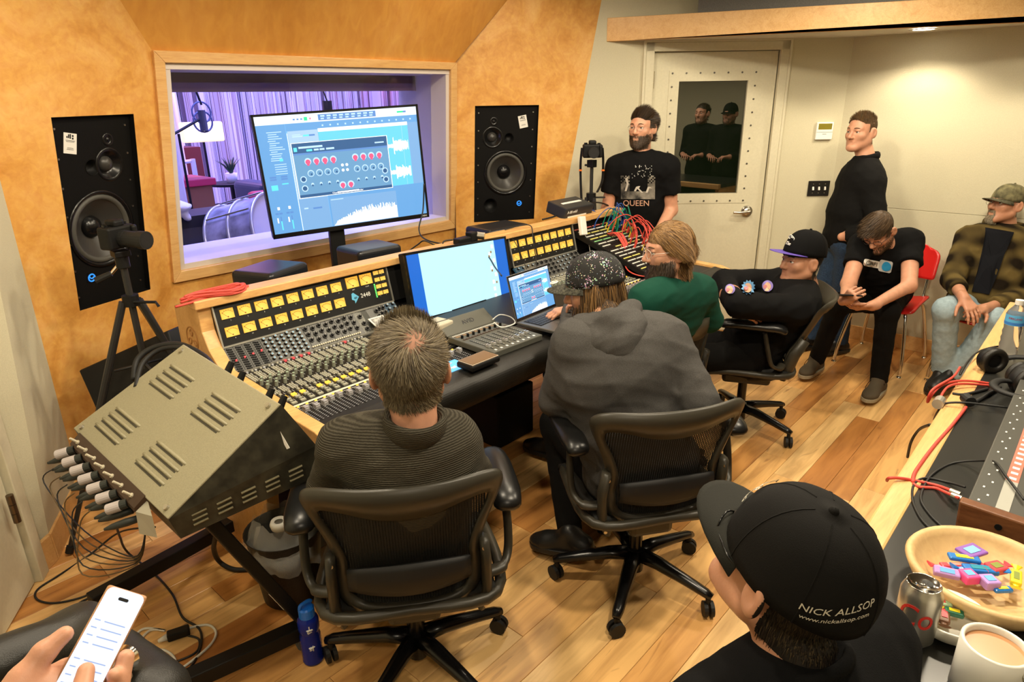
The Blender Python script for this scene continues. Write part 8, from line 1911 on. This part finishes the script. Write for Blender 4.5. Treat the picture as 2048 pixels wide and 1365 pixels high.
# bass drum lying by the window
q=at(490,440,Y=4.95);o=thing('bass_drum','large drum with metal hoops close to the window','drum',(q[0],q[1],0));Md=Matrix.Translation((q[0]+.12,q[1]+.12,q[2]-.17))@rotm('Z',.5)@rotm('X',PI/2-.25);DR=mat('wrapped_drum',(.35,.34,.38),.35,noise=.5,nscale=7)
a=MB(Md);a.lathe([(.30,-.22),(.30,.22)],40);a.build('shell',DR,o,world=True,smooth=True);a=MB(Md)
for z in (-.22,.0,.22): a.tube([(.307*math.cos(t),.307*math.sin(t),z) for t in np.linspace(0,2*PI,40,False)],.014,8,closed=True)
a.build('hoop',ALU,o,world=True,smooth=True);a=MB(Md);a.lathe([(.0005,.215),(.30,.215)],40);a.build('drum_head',mat('drum_skin',(.55,.53,.5),.6),o,world=True);a=MB(Md)
for k in range(8): t=k*PI/4;a.cyl((.32*math.cos(t),.32*math.sin(t),-.2),(.32*math.cos(t),.32*math.sin(t),.2),.008,n=6)
a.build('tension_rod',CHROME,o,world=True)
# microphones
def micstand(base,pts,label,mic,ring=True):
    o=thing('microphone_stand',label,'microphone stand',(base[0],base[1],0));a=MB();a.tube(pts,.012,6);a.build('boom',BLACKM,o,world=True)
    a=MB();a.cyl((base[0],base[1],0),base,.012,n=8);a.lathe([(.0005,.0),(.16,.0),(.15,.03),(.02,.05)],20,c=(base[0],base[1],0));a.build('pole',BLACKM,o,world=True)
    a=MB();a.cyl(mic+V(0,0,.05),mic-V(0,0,.13),.035,n=14);m_=a.build('microphone',mat('mic_grey',(.12,.13,.16),.3,.7),o,world=True)
    a=MB()
    for s in (-.05,.03): a.tube([mic+V(.085*math.cos(t),.0,s+.09*math.sin(t)) for t in np.linspace(0,2*PI,20,False)],.008,6,closed=True)
    a.build('shock_mount',mat('mount_blue_grey',(.10,.12,.2),.4),m_,world=True)
Ym=6.3;m_=at(404,232,Y=Ym);micstand(at(357,268,Y=Ym),[at(340,272,Y=Ym),at(357,263,Y=Ym),at(400,238,Y=Ym)],'boom stand with a large microphone in the live room',m_)
a=MB();a.tube([at(403,210,Y=Ym),at(385,165,Y=Ym),at(375,130,Y=Ym)],.010,6);tag(a.build('hanging_cable',BLACKM),'cable rising from the large microphone to the ceiling','cable')
m2=at(656,222,Y=6.3);o=thing('hanging_microphone','black microphone hanging behind the large monitor','microphone',m2);a=MB();a.cyl(m2+V(0,0,.10),m2-V(0,0,.10),.05,n=14);a.build('body',BLACKM,o,world=True);a=MB();a.tube([m2+V(0,0,.1),at(640,165,Y=6.3),at(630,130,Y=6.3)],.008,6);a.build('cable',BLACKM,o,world=True)
o=thing('desk_lamp','cream lit shade on a thin pole in the live room','lamp',at(408,330,Y=7.2)*V(1,1,0));c=at(404,264,Y=7.2);a=MB();a.box(c,(.42,.12,.20));a.build('shade',mat('lit_shade',(.7,.65,.4),.6,emit=(1,.85,.45),es=.55),o,world=True,bevel=.02);a=MB();a.cyl((c[0],c[1],0),c,.012,n=8);a.build('pole',BLACKM,o,world=True)
hdp=[iTL*(1-.64)+oTL*.64,iTR*(1-.64)+oTR*.64];a=MB();c0_,c1_=hdp;a.hexa([c0_-V(0,0,.13),c1_-V(0,0,.13),c1_-V(0,-.03,.13),c0_-V(0,-.03,.13),c0_,c1_,c1_+V(0,.03,0),c0_+V(0,.03,0)]);a.build('header_board',mat('mauve_board',(.28,.20,.26),.6),wf,world=True)
